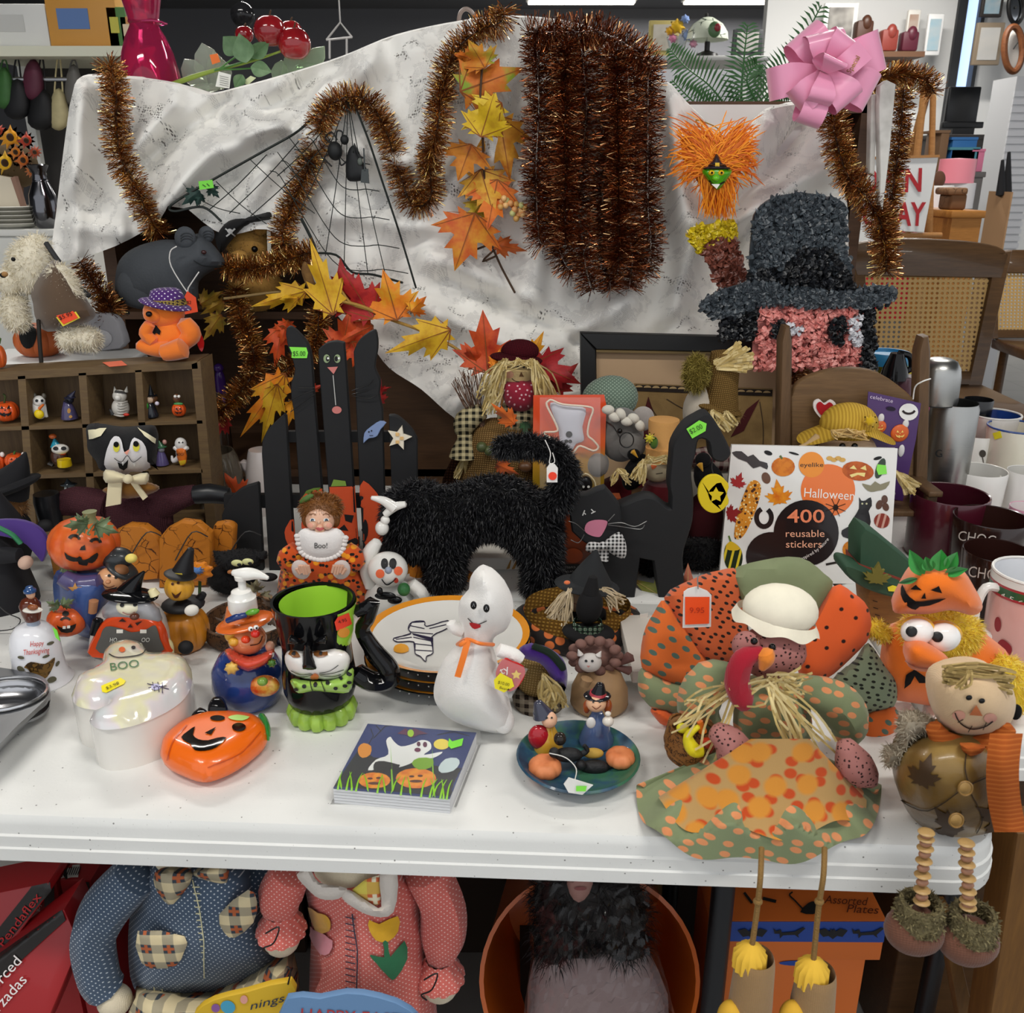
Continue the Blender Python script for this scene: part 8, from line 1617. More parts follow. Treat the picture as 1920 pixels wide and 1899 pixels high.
jt=[K('b49a62',.9),K('96804c',.9)];t.p('jute_hair',join(*[straws([P(1772,1252+i*5,y-.07)],[P(1893,1262+i*7,y-.055)],5,.0016,150+i,.006,flat=False)for i in range(6)],straws([P(1818,1258,y-.08)],[P(1808,1290,y-.085),P(1800,1285,y-.085)],5,.0014,158,.004,flat=False)),jt,kind='stuff')
kn=stripes('a8531e','c06a2c',170,90,.5,.9,.4);t.p('scarf_wrap',TB([(1750,1362),(1770,1388),(1820,1400),(1870,1385),(1890,1362)],[15,20,20,20,16],y-.045),kn);t.p('scarf_tail',grid(lambda u,v:P(1856+62*u+10*v-12*math.sin(v*3),1375+185*v,y-.1+.02*abs(u-.5)-.01*math.sin(v*5)),6,14),kn,ang=180);t.p('scarf_point',pillow(sm([(1800,1395),(1850,1400),(1820,1420)],2),y-.07,.01),kn)
fm=pillow(sm([(1690,1400),(1685,1365),(1705,1342),(1745,1345),(1758,1375),(1720,1385),(1700,1420),(1665,1440),(1660,1410)],3),y-.01,.03);o=t.p('fleece_arm',fm,K('9a8f7c',.95));t.p('fleece',fur_geo(fm,1200,.007,.001,160,.2,.8,.3,2),[K('b8ad98'),K('8f8470')],o,kind='stuff',ang=None);t.p('ear_patch',E(1905,1335,10,16,y-.01),felt('151515'))
for(pts,sx,sy)in(([(1737,1560),(1735,1590),(1730,1640),(1728,1690)],1715,1735),([(1812,1580),(1813,1620),(1815,1670),(1815,1700)],1815,1755)):
 q=sm([(a,b)for a,b in pts],4,False);Yl=.785 if sx<1800 else.775;n=len(q)
 for i,(a,b)in enumerate(q):t.p('bead',E(a,b,12 if i%2 else 16,8 if i%2 else 4,Yl,None if i%2 else 14,0,14,8),K('a8785c' if i%2 else 'b8955f',.4,var=.2,vs=150))
 t.p('shoe',E(sx,sy+8,56,46,Yl,46),cloth('6e4838',700));cu=L(sx+5,[(sy-5,44),(sy-18,43),(sy-45,38),(sy-45,30),(sy-15,30)],Yl,28);o=t.p('knit_cuff',cu,K('6e6444',.95,bs=250,bst=1,bd=.006));t.p('knit_loops',fur_geo(cu,900,.005,.0018,170+sx,.1,.8,.2,2),[K('7f7450'),K('544a30')],o,kind='stuff',ang=None)
 # under the table
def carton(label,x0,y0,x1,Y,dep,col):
 a,b=P(x0,y0,Y),P(x1,y0,Y);t=Thing('dark_backdrop_carton',label,'box',((a.x+b.x)/2,Y,0));t.p('box',box((a.x,Y,0),(b.x,Y+dep,a.z),.003),K(col,.85,var=.1));t.p('packing_tape',box(((a.x+b.x)/2-.025,Y-.001,.02),((a.x+b.x)/2+.025,Y+dep+.001,a.z+.001)),K('8a6a40',.4));return t
carton('dark brown carton added as a shade backdrop behind the blue doll',140,1640,560,1.42,.06,'3a2a1c');carton('dark brown carton added as a shade backdrop behind the pink doll',570,1640,1000,1.42,.06,'33261b');carton('dark carton added as a shade backdrop behind the orange bucket',1010,1640,1440,1.42,.06,'2c211a')  # added dark boxes: a backdrop that keeps the space under the table dark
rdm=K('9c1a1e',.45,coat=.2);bkm=K('18120f',.45,coat=.2)
def redbox(label,x0,y0,x1,Y,words):
 a,b=P(x0,y0,Y),P(x1,y0,Y);t=Thing('folder_box',label,'box',((a.x+b.x)/2,Y,0),'red folder boxes');o=t.p('box',box((a.x,Y,0),(b.x,Y+.2,a.z),.001),rdm);w_=(x1-x0);t.d('black_band',[[(x0+w_*.7,y0+2),(x1-2,y0+2),(x1+2,y0+130),(x0+w_*.75,y0+130)]],o,bkm);lb=t.d('barcode_label',[[(x0+10,y0-26),(x0+w_*.66,y0-28),(x0+w_*.6,y0-4),(x0+2,y0-3)]],o,K('d8d6d0'));t.d('barcode',[stroke([(x0+12+k*4,y0-22),(x0+6+k*4,y0-7)],1.6)for k in range(8)],o,K('1a1a1a'),off=.003,kind='stuff')
 for i,wd_ in enumerate(words):t.d('lettering',txt(wd_,x0+w_*.5-i*16,y0+20,10,56,88),o,K('e0d4cc'),off=.0028)
redbox('upright red folder box with barcode label beside the blue sleeve',112,1650,170,1.08,['Reinforced','Reforzadas']);redbox('upright red folder box with barcode label, second from the blue sleeve',34,1650,104,1.09,['Reinforced'])
for(lab,poly,band,tx,Y)in(('red and black folder box lying slanted with large white lettering',[(-80,1860),(120,1705),(150,1770),(70,1960),(-80,2000)],[(-60,1830),(118,1706),(124,1724),(-60,1890)],[txt('Reinforced',-50,1905,20,140,-48),txt('Reforzadas',-40,1940,20,140,-48)],.98),('red folder box with a black brand stripe leaning on top of the others',[(-80,1690),(90,1655),(96,1668),(0,1800),(-80,1830)],[(60,1662),(92,1655),(96,1668),(-20,1808),(-50,1800)],[txt('Pendaflex',8,1775,16,120,-53)],1.02)):
 t=Thing('folder_box',lab,'box',P(20,1760,Y),'red folder boxes');o=t.p('box',plate(poly,lean(Y,.5,.25),.06,.001),rdm);t.d('black_stripe',[band],o,bkm);t.d('lettering',tx,o,K('e8e0dc')if Y<1 else K('b8282a'),off=.003)
y=1.02;bd1=dots('48586c','cfd6dc',170,.2,45,.0,.08);pl1=plaid('d8c8a0','4a5058','3c444c','b0603c',34,0,.5);mus=cloth('d8cbb0',1000)
t=Thing('country_doll','big cloth doll in a blue dotted jacket with plaid pockets and bow under the table','doll',P(340,1850,y))
tr=t.p('jacket',pillow(sm([(270,1610),(400,1595),(480,1630),(500,1720),(520,1810),(450,1850),(300,1880),(250,1850),(240,1760),(250,1680)],4),y,.09),bd1);t.p('sleeve',TB([(255,1640),(200,1700),(175,1760),(185,1830),(200,1855)],[44,46,42,38,36],y-.05),bd1);t.p('hand',E(215,1875,32,30,y-.055),mus);t.p('sleeve',TB([(480,1630),(515,1680)],[40,36],y-.01,smooth=2),bd1);t.p('chin',E(330,1612,40,26,y-.05),mus)
t.p('trousers',pillow(sm([(255,1850),(400,1860),(540,1790),(560,1900),(540,1960),(250,1960)],3),y-.02,.08),pl1);t.p('bow',join(pillow(sm([(362,1638),(300,1630),(288,1650),(300,1680),(325,1695)],3),y-.085,.02),pillow(sm([(362,1636),(420,1622),(425,1655),(385,1650)],3),y-.085,.02)),pl1);t.p('pocket',pillow(sm([(258,1745),(346,1755),(345,1785),(330,1810),(295,1816),(265,1805)],2),y-.09,.006),pl1);t.p('pocket',pillow(sm([(410,1715),(465,1668),(482,1690),(475,1730),(440,1758),(420,1748)],2),y-.085,.006),pl1)
st_=K('cfc9a0',.8);t.d('blanket_stitch',[stroke([(362,1650),(375,1700),(383,1760),(383,1830)],2)]+[stroke([(362+i*1.6,1662+i*12),(376+i*.6,1662+i*12)],2)for i in range(14)]+[stroke([(245+i*15,1846+abs(i-3)*4),(247+i*15,1862+abs(i-3)*3)],2)for i in range(9)],[tr],st_,off=.003,kind='stuff');t.settle(0)
sg=Thing('greeting_sign','yellow wooden sign with painted eggs held by the blue doll','sign',P(455,1899,y-.13));o=sg.p('board',plate(sm([(365,1899),(400,1875),(460,1860),(545,1840),(550,1880),(520,1930),(420,1950),(360,1940)],2),y-.13,.008,.001),K('d8b02c',.6));sg.d('lettering',txt('nings',468,1892,14,70,-14,.3),o,K('24344a'));sg.d('egg_painting',circ(428,1886,14,12,20),o,K('4aa0c0',.6));sg.d('egg_painting',circ(405,1888,8,8),o,K('8a5a9a',.6));sg.d('egg_painting',circ(458,1872,7,8),o,K('e0a090',.6));sg.p('wire_hanger',TB([(540,1845),(545,1820),(538,1812)],1.6,y-.13),K('151515',.4));sg.p('stake',box((P(450,1920,y-.12).x-.01,y-.12,0),(P(450,1920,y-.12).x+.01,y-.112,P(450,1900,y-.12).z)),K('8a6a3c'))
y=1.0;pd1=dots('cf6a60','eec8c0',190,.2,45,0,.08)
t=Thing('country_doll','big cloth doll in a coral dotted dress with felt tulip under the table','doll',P(680,1870,y));tr=t.p('dress',pillow(sm([(575,1620),(700,1600),(780,1640),(800,1740),(825,1899),(800,1960),(560,1960),(570,1850),(585,1740)],4),y,.09),pd1);t.p('sleeve',TB([(800,1630),(830,1700),(830,1760),(825,1795)],[46,44,42,28],y-.04),pd1);t.p('sleeve',TB([(545,1635),(525,1680),(530,1710)],[38,42,30],y-.04),pd1)
for(x,yy)in((825,1815),(528,1728)):t.p('cuff_frill',L(x,[(yy+18,48),(yy+8,46),(yy-14,28),(yy-18,26)],y-.045,40,1,1,12,.1),pd1);t.p('hand',E(x,yy+32,34,32,y-.05),mus);t.p('wire_curl',TB([(x-30,yy+22),(x-5,yy+10),(x-15,yy+40),(x-35,yy+50),(x-25,yy+60)],1.6,y-.095),K('151515',.4))
t.p('chin',E(650,1628,62,36,y-.06),mus);lc=K('cfc6bc',.85,bs=300,bst=.5)
for q in([(556,1640),(580,1630),(600,1655),(650,1665),(635,1685),(600,1685),(575,1665)],[(640,1680),(655,1668),(690,1690),(715,1700),(712,1640),(745,1638),(738,1710),(700,1718),(660,1700)]):t.p('lace_collar',pillow(sm(q,3),y-.098,.006),lc)
t.p('neck_cloth',pillow(sm([(660,1668),(712,1640),(712,1695),(690,1690)],2),y-.093,.005),plaid('d8c85a','cf8a50','d06a40','e8e0c0',28))
for nm,q,c in(('felt_tulip',[(692,1720),(710,1728),(742,1714),(744,1742),(725,1762),(705,1758),(694,1740)],'d9a41c'),('felt_leaf',[(716,1762),(726,1762),(730,1790),(755,1760),(760,1795),(740,1830),(728,1828),(700,1795),(696,1785),(720,1790)],'1f6a42'),('felt_chick',[(582,1698),(600,1708),(615,1712),(624,1725),(622,1742),(610,1750),(595,1740)],'d9a41c'),('felt_egg',[(580,1730),(598,1745),(628,1760),(622,1785),(605,1786),(590,1765)],'d88a94')):t.d(nm,sm(q,2),tr,felt(c),off=.004)
t.d('dark_stitching',[stroke([(662,1710),(672,1780),(670,1860)],2.4)]+[stroke([(650,1716+i*12),(668,1720+i*12)],2)for i in range(12)],tr,K('2c3444'),off=.003,kind='stuff');t.settle(0)
sg=Thing('greeting_sign','pale blue wooden sign with red capital letters in front of the pink doll','sign',P(650,1899,y-.14));o=sg.p('board',plate(sm([(538,1872),(600,1872),(650,1862),(710,1870),(770,1895),(780,1940),(540,1945)],2),y-.14,.008,.001),K('6a8fb8',.6));sg.d('lettering',txt('HAPPY EASTER',562,1910,22,230,3),o,K('b03a3a'));sg.p('stake',box((P(650,1920,y-.13).x-.01,y-.132,0),(P(650,1920,y-.13).x+.01,y-.124,P(650,1900,y-.13).z)),K('8a6a3c'))
y=1.04;c=P(1105,1835,y);R_=205*mpp(1105,1820,y)
t=Thing('orange_bucket','large orange plastic bucket lying on its side under the table','bucket',(c.x,y+.1,0));g=lathe((c.x,c.y,c.z),[(R_*.78,-.3),(R_*.8,-.3),(R_*.98,-.01),(R_,0),(R_*1.01,.006),(R_*.97,.006),(R_*.95,-.01),(R_*.76,-.29),(0,-.29)],44).rot(c,'X',68);t.p('shell',g,K('d0641c',.35,coat=.2));t.p('stand',box((c.x-.1,y+.05,0),(c.x+.1,y+.25,c.z-R_*.9)),K('2a2420',.8))
y=.99
t=Thing('packaged_wig','black curly wig costume in a crinkled clear plastic bag inside the bucket','costume',P(1110,1899,y));t.p('garment',pillow(sm([(1000,1800),(1060,1780),(1180,1770),(1235,1820),(1250,1960),(1010,1960)],3),y+.01,.05),K('a08a88',.8,bs=60,bst=.6));hg=pillow(sm([(1010,1650),(1090,1625),(1180,1640),(1210,1700),(1205,1790),(1160,1810),(1130,1780),(1110,1770),(1080,1790),(1040,1820),(1010,1790),(1005,1720)],4),y-.01,.05);o=t.p('wig',hg,K('140f10',.6));t.p('curls',fur_geo(hg,2600,.03,.0012,181,.5,.9,.9,2),[K('0c090a',.5,spec=.2),K('171012',.5,spec=.2)],o,kind='stuff',ang=None)
fc=t.p('face_photo',pillow(sm([(1065,1640),(1110,1640),(1105,1675),(1085,1692),(1068,1675)],2),y-.07,.012),K('b88a80',.6));t.d('lips',circ(1088,1664,11,3.5),fc,K('9a5a58',.5));wr=pillow(sm([(1000,1640),(1110,1620),(1230,1650),(1225,1740),(1262,1890),(1255,1960),(1000,1960),(995,1800)],3),y-.04,.07,9);r_=random.Random(4);wr.v=[p+Vector((0,r_.uniform(-.006,.006),0))for p in wr.v];t.p('plastic_bag',wr,film('050505',.22,.05),ang=25);t.settle(0,2)
y=1.0;zt=P(1500,1726,y).z;a,b=P(1357,1726,y),P(1663,1726,y);zb=P(1500,1800,y).z;ob=K('c86420',.5,coat=.2)
t=Thing('plates_box','orange and blue box of assorted Halloween plates with black cats and bats','box',((a.x+b.x)/2,y,zb));o=t.p('box',box((a.x,y,zb),(b.x,y+.2,zt),.001),ob);bn=t.d('blue_band',[[(1358,1727),(1662,1727),(1661,1765),(1358,1763)]],o,K('22408a',.5));t.d('lettering',[txt('Assorted',1545,1695,15,82,3,.2),txt('Plates',1585,1712,15,62,3,.2)],o,K('5a2008'),off=.002)
BAT=[(-28,-4),(-14,-8),(-6,-2),(-3,-8),(0,-4),(3,-8),(6,-2),(14,-8),(28,-4),(18,8),(8,6),(0,12),(-8,6),(-18,8)];CATP=[(-26,-8),(-20,-3),(-12,-6),(-10,0),(14,-2),(30,-10),(34,-8),(20,4),(22,10),(14,4),(-8,5),(-14,11),(-14,2),(-24,2)]
for i,(x,q)in enumerate(((1410,BAT),(1475,CATP),(1560,BAT),(1622,CATP))):t.d('bat_print' if q is BAT else 'cat_print',xf(q,x,1745,1),o,K('0e0e12',.5),off=.0034)
t.d('black_cat_drawing',[sm([(1500,1712),(1515,1695),(1528,1692),(1534,1705),(1525,1716)],2),stroke(sm([(1505,1706),(1490,1690),(1480,1680),(1486,1674)],3,False),3),stroke([(1395,1675),(1410,1695)],5),stroke([(1430,1686),(1455,1692)],6)],o,K('14100e'),off=.002,kind='stuff')
t=Thing('orange_carton','plain orange carton under the box of plates','box',((a.x+b.x)/2,y,0));t.p('box',box((a.x+.01,y+.01,0),(b.x-.015,y+.2,zb),.002),ob);t.d('blue_mark',circ(1500,1804,40,5),t.parts[0],K('22408a'))
y=.93
t=Thing('wooden_cabinet','brown wooden cabinet side below the table corner','cabinet',P(1800,1850,y));wdc=wood('5f4020','7c5628',4,'z',.5);t.p('side_panel',box((P(1700,1700,1.2).x,1.2,0),(P(2000,1700,1.2).x,1.7,.6),.004),wood('3f2a16','543a20',4,'x',.5));t.p('front_post',plate([(1905,1560),(1990,1560),(1960,2000),(1840,2000)],y,.05,.004),wdc);t.p('diagonal_brace',plate([(1760,1700),(1780,1700),(1850,2000),(1815,2000)],y+.1,.02,.002),wdc);t.p('bottom_shelf',box((P(1700,1700,1.2).x,.98,.02),(P(2000,1700,1.2).x,1.2,.05)),wdc);t.settle(0,2)
# shop behind: left side
def bg(name,label,cat,parts,Y,group=None):
 """parts: (part name, geometry, material)"""
 g0=parts[0][1];xs=[p[0]for p in g0.v];zs=[p[2]for p in g0.v];t=Thing(name,label,cat,((min(xs)+max(xs))/2,Y,min(zs)),group)
 for nm,g,m in parts:t.p(nm,g,m)
 return t
Y=3.3;wh=K('d8d8d2',.6);a=P(-60,86,Y);b=P(236,86,Y)
t=bg('display_rack','white display rack with a shelf of boxes and handbags hung below','rack',[('top_shelf',box((a.x,Y,a.z-.03),(b.x,Y+.4,a.z)),K('e2e2cc',.6)),('hanging_rail',tube([(a.x,Y+.1,a.z-.09),(b.x,Y+.1,a.z-.09)],.008,8),metalm('8a8a8c')),('post',box((b.x-.03,Y+.02,0),(b.x,Y+.05,a.z-.03)),wh),('post',box((a.x,Y+.3,0),(a.x+.03,Y+.33,a.z-.03)),wh),('back_panel',box((a.x,Y+.38,0),(b.x,Y+.4,a.z-.03)),K('3c3a38',.8))],Y)
zs=a.z
for(lab,x0,x1,y0,c,c2)in(('plain white carton on the display rack',-20,74,4,'dededa','c8c8c4'),('yellow and blue board game box on the display rack',88,206,-12,'cf9440','5a7ab0'),('green snack box on the display rack',200,226,10,'4a7a3a','c8c04a'),('small orange box beside the magenta vase on the rack',224,248,28,'d89a5a','e8d0b0')):
 q0,q1=P(x0,86,Y),P(x1,y0,Y);t=bg('shelf_box',lab,'box',[('box',box((q0.x,Y+.03,zs),(q1.x,Y+.2,q1.z),.002),K(c,.5)),('printed_label',box((q0.x+(q1.x-q0.x)*.15,Y+.028,zs+(q1.z-zs)*.35),(q0.x+(q1.x-q0.x)*.6,Y+.031,zs+(q1.z-zs)*.75)),K(c2,.5))],Y,'boxes on the display rack')
for i,(lab,x,y1,w_,c)in enumerate((('green leaf-shaped bag on the rail at the picture edge',8,205,18,'3c6a34'),('black handbag, second on the rail',32,225,24,'17171a'),('maroon handbag hanging on the rail',62,190,20,'5a2438'),('black bag hanging in the middle of the rail',78,245,26,'141416'),('cream woven leaf-shaped bag on the rail',110,245,18,'c2b68a'),('grey bag with a white clip near the post',138,200,16,'6a6864'))):
 yy=Y+.1;t=bg('handbag',lab,'bag',[('body',pillow(sm([(x-w_,y1-15),(x-w_*.8,y1-60),(x,y1-80),(x+w_*.8,y1-60),(x+w_,y1-15),(x,y1)],3),yy,.03),K(c,.6,var=.2,vs=40)),('strap',TB([(x-8,y1-70,yy),(x-3,114,yy),(x+3,114,yy),(x+8,y1-70,yy)],1.6),K(c,.6))],yy,'bags on the rail')
Y=2.85;zt=P(60,430,Y).z;a=P(-80,430,Y);b=P(118,430,Y)
bg('white_cabinet','white cabinet behind the cream bear carrying plates and a vase','cabinet',[('body',box((a.x,Y,0),(b.x,Y+.3,zt-.02),.004),wh),('top',box((a.x-.01,Y-.01,zt-.02),(b.x+.01,Y+.31,zt),.004),K('e0e0da',.5))],Y)
t=Thing('plate_stack','stack of white saucers on the white cabinet','plates',P(25,425,Y+.05));c=P(28,428,Y+.08)
for k in range(5):t.p('saucer',lathe((c.x,c.y,zt+k*.012),[(0,0),(.05,0),(.085,.014),(.083,.016),(.05,.004),(0,.004)],28),gloss('dedcd2'))
t=bg('smoky_vase','dark silvery glass vase on the white cabinet beside the lace','vase',[('body',L(90,[(428,16),(420,22),(395,26),(365,24),(340,14),(325,12),(310,20),(308,18),(325,10),(365,21),(415,18),(418,0)],Y+.06),metalm('6a6a6e',.12))],Y+.06);t.settle(zt)
t=bg('sunflower_bouquet','bouquet of orange and yellow artificial sunflowers in a brown pot','flowers',[('pot',L(20,[(428,24),(350,34),(345,30),(345,0)],Y+.18),K('5a3a24',.7)),('foliage',E(30,315,40,40,Y+.2),K('4a3a20',.9,bs=60,bst=1))],Y+.18)
for i,(x,yy,r_,c)in enumerate(((20,262,24,'e09a1c'),(10,310,24,'e8b41e'),(50,268,18,'b83a1c'),(44,305,18,'c86a1c'),(66,290,14,'a8441c'),(30,290,16,'d8801c'),(-2,250,14,'b83a1c'),(60,325,14,'b8641c'))):f_=t.p('flower',pillow(sm(xf(star(11,r_,r_*.6),x,yy),1),Y+.14,.012),felt(c));t.p('flower_centre',E(x,yy,r_*.3,r_*.3,Y+.13,4),felt('3a2410'),f_)
t.settle(zt)
t=bg('card_album','cream album standing open on the white cabinet','book',[('cover',plate([(-10,330),(20,335),(42,400),(36,428),(-10,428)],Y+.1,.03),K('d2c8b4',.7)),('spine',plate([(20,335),(28,332),(48,400),(42,400)],Y+.098,.02),K('8a6a5a',.7))],Y+.1);t.settle(zt)
bg('black_ball_ornament','glossy black ball ornament hanging below the dark ceiling','ornament',[('ball',E(455,28,22,22,5.0),gloss('1a1a1c')),('string',tube([P(455,8,5.0),P(455,-160,5.0)*1+Vector((0,0,3.36-P(455,-160,5.0).z))],.003,5),K('2a2a2a'))],5.0)
q=5.2;bg('hanging_mobile','thin white wire mobile hanging behind the lace','mobile',[('wire',join(TB([(612,75),(638,42),(660,70)],2,q,smooth=1),TB([(612,75),(660,70)],2,q,smooth=1),tube([P(638,42,q),Vector((P(638,42,q).x,q,CEIL))],.004,5)),K('b0aeac',.5)),('dangle',TB([(618,74),(618,110)],2,q,smooth=1),K('b0aeac')),('dangle',TB([(650,72),(650,112)],2,q,smooth=1),K('b0aeac'))],q)
# shop behind: middle and right
def stand(label,x0,x1,ytop,Y,dep,c,name='display_table',leg=True):
 a,b=P(x0,ytop,Y),P(x1,ytop,Y);m=c if not isinstance(c,str)else K(c,.6)
 ps=[('top',box((a.x,Y,a.z-.03),(b.x,Y+dep,a.z),.004),m)]
 if leg:ps+=[('leg',box((x,y_,0),(x+.04,y_+.04,a.z-.03)),m)for x in(a.x+.02,b.x-.06)for y_ in(Y+.02,Y+dep-.06)]
 else:ps+=[('body',box((a.x+.01,Y+.01,0),(b.x-.01,Y+dep-.01,a.z-.03)),m)]
 t=bg(name,label,'table',ps,Y);return a.z
z=stand('white display table far behind the fern',1180,1445,104,7.0,.6,'c4c4c2')
t=bg('stained_glass_lamp','table lamp with a domed stained glass shade and red roses','lamp',[('base',L(1325,[(104,22),(98,20),(92,5),(75,5),(75,0)],7.1),K('1c1a18',.4)),('shade',L(1325,[(72,40),(58,38),(42,28),(30,10),(28,0)],7.1),crackle('cfd6c4','2a3a2c',14,.3,.05)),('finial',L(1325,[(30,4),(22,3),(20,0)],7.1),K('1c1a18')),('rose_panel',E(1340,52,12,14,6.88,4),K('4a6a44',.4)),('rose_panel',E(1346,48,6,7,6.86,3),K('8a2430',.4))],7.1);t.settle(z)
t=bg('flower_vase','clear vase of yellow and blue artificial flowers behind the fern','flowers',[('vase',L(1268,[(104,12),(85,16),(70,20),(70,17),(95,10),(98,0)],7.15),glassm('dfe4e6',.05,1.3,.7))],7.15)
for x,yy,r_,c in((1270,50,16,'e0b428'),(1256,58,10,'d8a020'),(1285,36,10,'7a94c8'),(1288,66,12,'8aa0c8'),(1262,72,10,'c87a98'),(1300,82,9,'d898b0')):t.p('bloom',pillow(xf(star(7,r_,r_*.7),x,yy),7.1,.03),felt(c))
t.settle(z)
for lab,q,Y,c,c2 in(('empty gilt picture frame on the far dark wall',(1215,38,1275,102),7.45,'a89a60','8a8474'),('dark framed mirror far behind the lamp',(1372,55,1432,102),7.45,'26282a','4a4c50'),('white canvas with black cello silhouettes',(1540,5,1612,78),8.3,'dcdcd8','1e1e1e'),('tall pale canvas with a blue flower',(1732,26,1772,104),8.3,'e4e4e2','86b4c8'),('floral print in a white frame on the partition',(1695,18,1728,92),8.35,'dcd8d0','9a6a4a'),('seascape in a thin black frame high on the right wall',(1838,-20,1886,32),8.3,'2a2420','6a9ab0'),('grey mountain picture in a wooden frame',(1822,42,1886,122),8.2,'8a7a66','b8b8b6')):
 x0,y0,x1,y1=q;Wy=8.5 if Y>8 else Y+.05;bg('framed_picture',lab,'picture',[('frame',pbox(x0,y0,x1,y1,Y,.04,.006),K(c,.5)),('image',pbox(x0+(x1-x0)*.14,y0+(y1-y0)*.12,x1-(x1-x0)*.14,y1-(y1-y0)*.12,Y-.006,.01),blend(((.35,c2),(.65,'c9c4bc')),3,.6)),('hanging_wire',tube([P((x0+x1)/2,(y0+y1)/2,Y+.04),Vector((P((x0+x1)/2,0,Wy).x,Wy,P((x0+x1)/2,(y0+y1)/2,Y).z))],.006,5),K('555555'))],Y,'pictures on the far walls').settle(z if Y<8 else-9)
def ringg(x,y_,rx,ry,r_,Y):return TB([(a,b,Y)for a,b in circ(x,y_,rx,ry,0,16)],r_,closed=True,smooth=2)
bg('oval_mirror','black oval wall mirror at the top corner','mirror',[('frame',ringg(1905,14,14,30,4,8.3),K('1c1a1a',.4)),('glass',E(1905,14,12,28,8.32,1),metalm('b8bcc0',.08)),('hook',tube([P(1905,14,8.3),P(1905,14,8.5)],.01,5),K('333333'))],8.3)
bg('wall_clock','round brown wooden wall clock with a white dial','clock',[('case',ringg(1900,92,17,42,6,7.4),wood('5a3018','7a4a28')),('dial',E(1900,92,15,38,7.45,1.5),K('e8e4dc',.5)),('hand',TB([(1900,92),(1908,80)],1.2,7.38,smooth=1),K('222222')),('bracket',tube([P(1900,92,7.46),P(1900,92,8.5)],.02,6),K('8a8a88'))],7.4)
Y=6.2;a=P(1852,470,Y);b=P(1905,470,Y);pb=[('core',box((a.x,Y,0),(b.x,Y+.3,2.0)),K('c9cacc',.6))]+[('slat',box((a.x-.006,Y-.012,.4+k*.045),(b.x+.006,Y+.001,.43+k*.045)),K('d8d9dc',.6))for k in range(34)]
bg('slatwall_column','white slatted display column beside the monitor','display column',pb,Y)
z=stand('dark desk with the black monitor',1752,1858,252,6.6,.6,'3a3634','desk',False);t=bg('computer_monitor','black flat computer monitor on the desk','monitor',[('screen',pbox(1772,160,1842,232,6.75,.05,.008),K('101113',.3)),('bezel',pbox(1768,226,1846,238,6.74,.06,.006),K('17181a',.4)),('foot',pbox(1785,238,1828,251,6.72,.2),K('17181a',.4))],6.75);t.settle(z)
z2=stand('grey counter stacked with small boxes',1740,1850,322,5.6,.5,'6a6664','counter',False)
for lab,q,c in(('flat blue box on the grey counter',(1785,258,1834,277),'2a6aa8'),('teal box under the blue one on the counter',(1782,277,1838,297),'4a8a98'),('pink and white box on the counter',(1825,280,1848,322),'d87a98'),('brown stacked boxes on the counter',(1755,245,1782,322),'7a5a3c')):t=bg('counter_box',lab,'box',[('box',pbox(*q,5.62,.2,.004),K(c,.5)),('lid',pbox(q[0]-1,q[1]-1,q[2]+1,q[1]+4,5.615,.21),K(c,.4))],5.62,'boxes on the grey counter');(t.settle(z2,2))
bg('wooden_easel','wooden easel with slim legs carrying the sale sign','easel',[('leg',TB([(1735,150),(1700,470)],7,4.1,smooth=1),wood('9a6a3c','b8844c')),('leg',TB([(1750,165),(1742,470)],6,4.1,smooth=1),wood('9a6a3c','b8844c')),('leg',tube([P(1742,160,4.1),Vector((P(1742,160,4.1).x,4.7,0))],.016,6),wood('9a6a3c','b8844c')),('cross_rail',TB([(1640,441),(1765,441)],5,4.02,smooth=1),wood('9a6a3c','b8844c')),('foot',tube([P(1742,470,4.1),Vector((P(1735,470,4.1).x,4.1,0))],.014,6),wood('9a6a3c','b8844c'))],4.1)
t=Thing('open_sign','white sign with red letters reading OPEN TODAY behind the tinsel','sign',P(1680,436,4.0));o=t.p('board',plate([(1560,300),(1760,294),(1733,436),(1560,428)],4.0,.02,.003),K('e4e4e2',.5));t.d('lettering',[txt('OPEN',1610,362,42,120,-2,.1,bold=.025),txt('TODAY',1590,422,42,146,0,.1,bold=.025)],o,K('b01c24',.5),off=.004);t.p('wooden_edge',plate([(1560,296),(1762,290),(1762,295),(1560,301)],3.995,.03),wood('9a6a3c','b8844c'))
z3=stand('small table under the red and white cloth',1660,1840,398,4.6,.6,'6a4a30');a,b=P(1640,398,4.55),P(1790,398,4.55)
bg('red_tablecloth','red tablecloth with a white lace edge on the small table','tablecloth',[('cloth',grid(lambda u,v:Vector((a.x+(b.x-a.x)*u+.04*(v>.3)*(u-.5)*2,4.54-.03*v*(1+math.sin(u*14)),z3+.004-.5*v)),30,8),K('b81c2c',.85)),('top_cover',box((a.x,4.54,z3),(b.x,5.2,z3+.006)),K('d8b8bc',.85))],4.54)
t=bg('white_planter','white planter with a small brown plant on the red cloth','planter',[('pot',L(1758,[(392,16),(350,24),(346,22),(346,0)],4.7),K('e0deda',.5)),('twigs',E(1760,335,12,16,4.7),K('5a3a28',.9,bs=40,bst=1))],4.7);t.settle(z3+.006)
t=bg('pink_hatbox','round pink hat box with a white band behind the planter','box',[('box',L(1790,[(392,30),(345,30),(345,0)],4.95),K('d8d4d4',.5)),('lid',L(1790,[(345,32),(300,32),(298,0)],4.95),K('e88a98',.4))],4.95);t.settle(z3+.006)
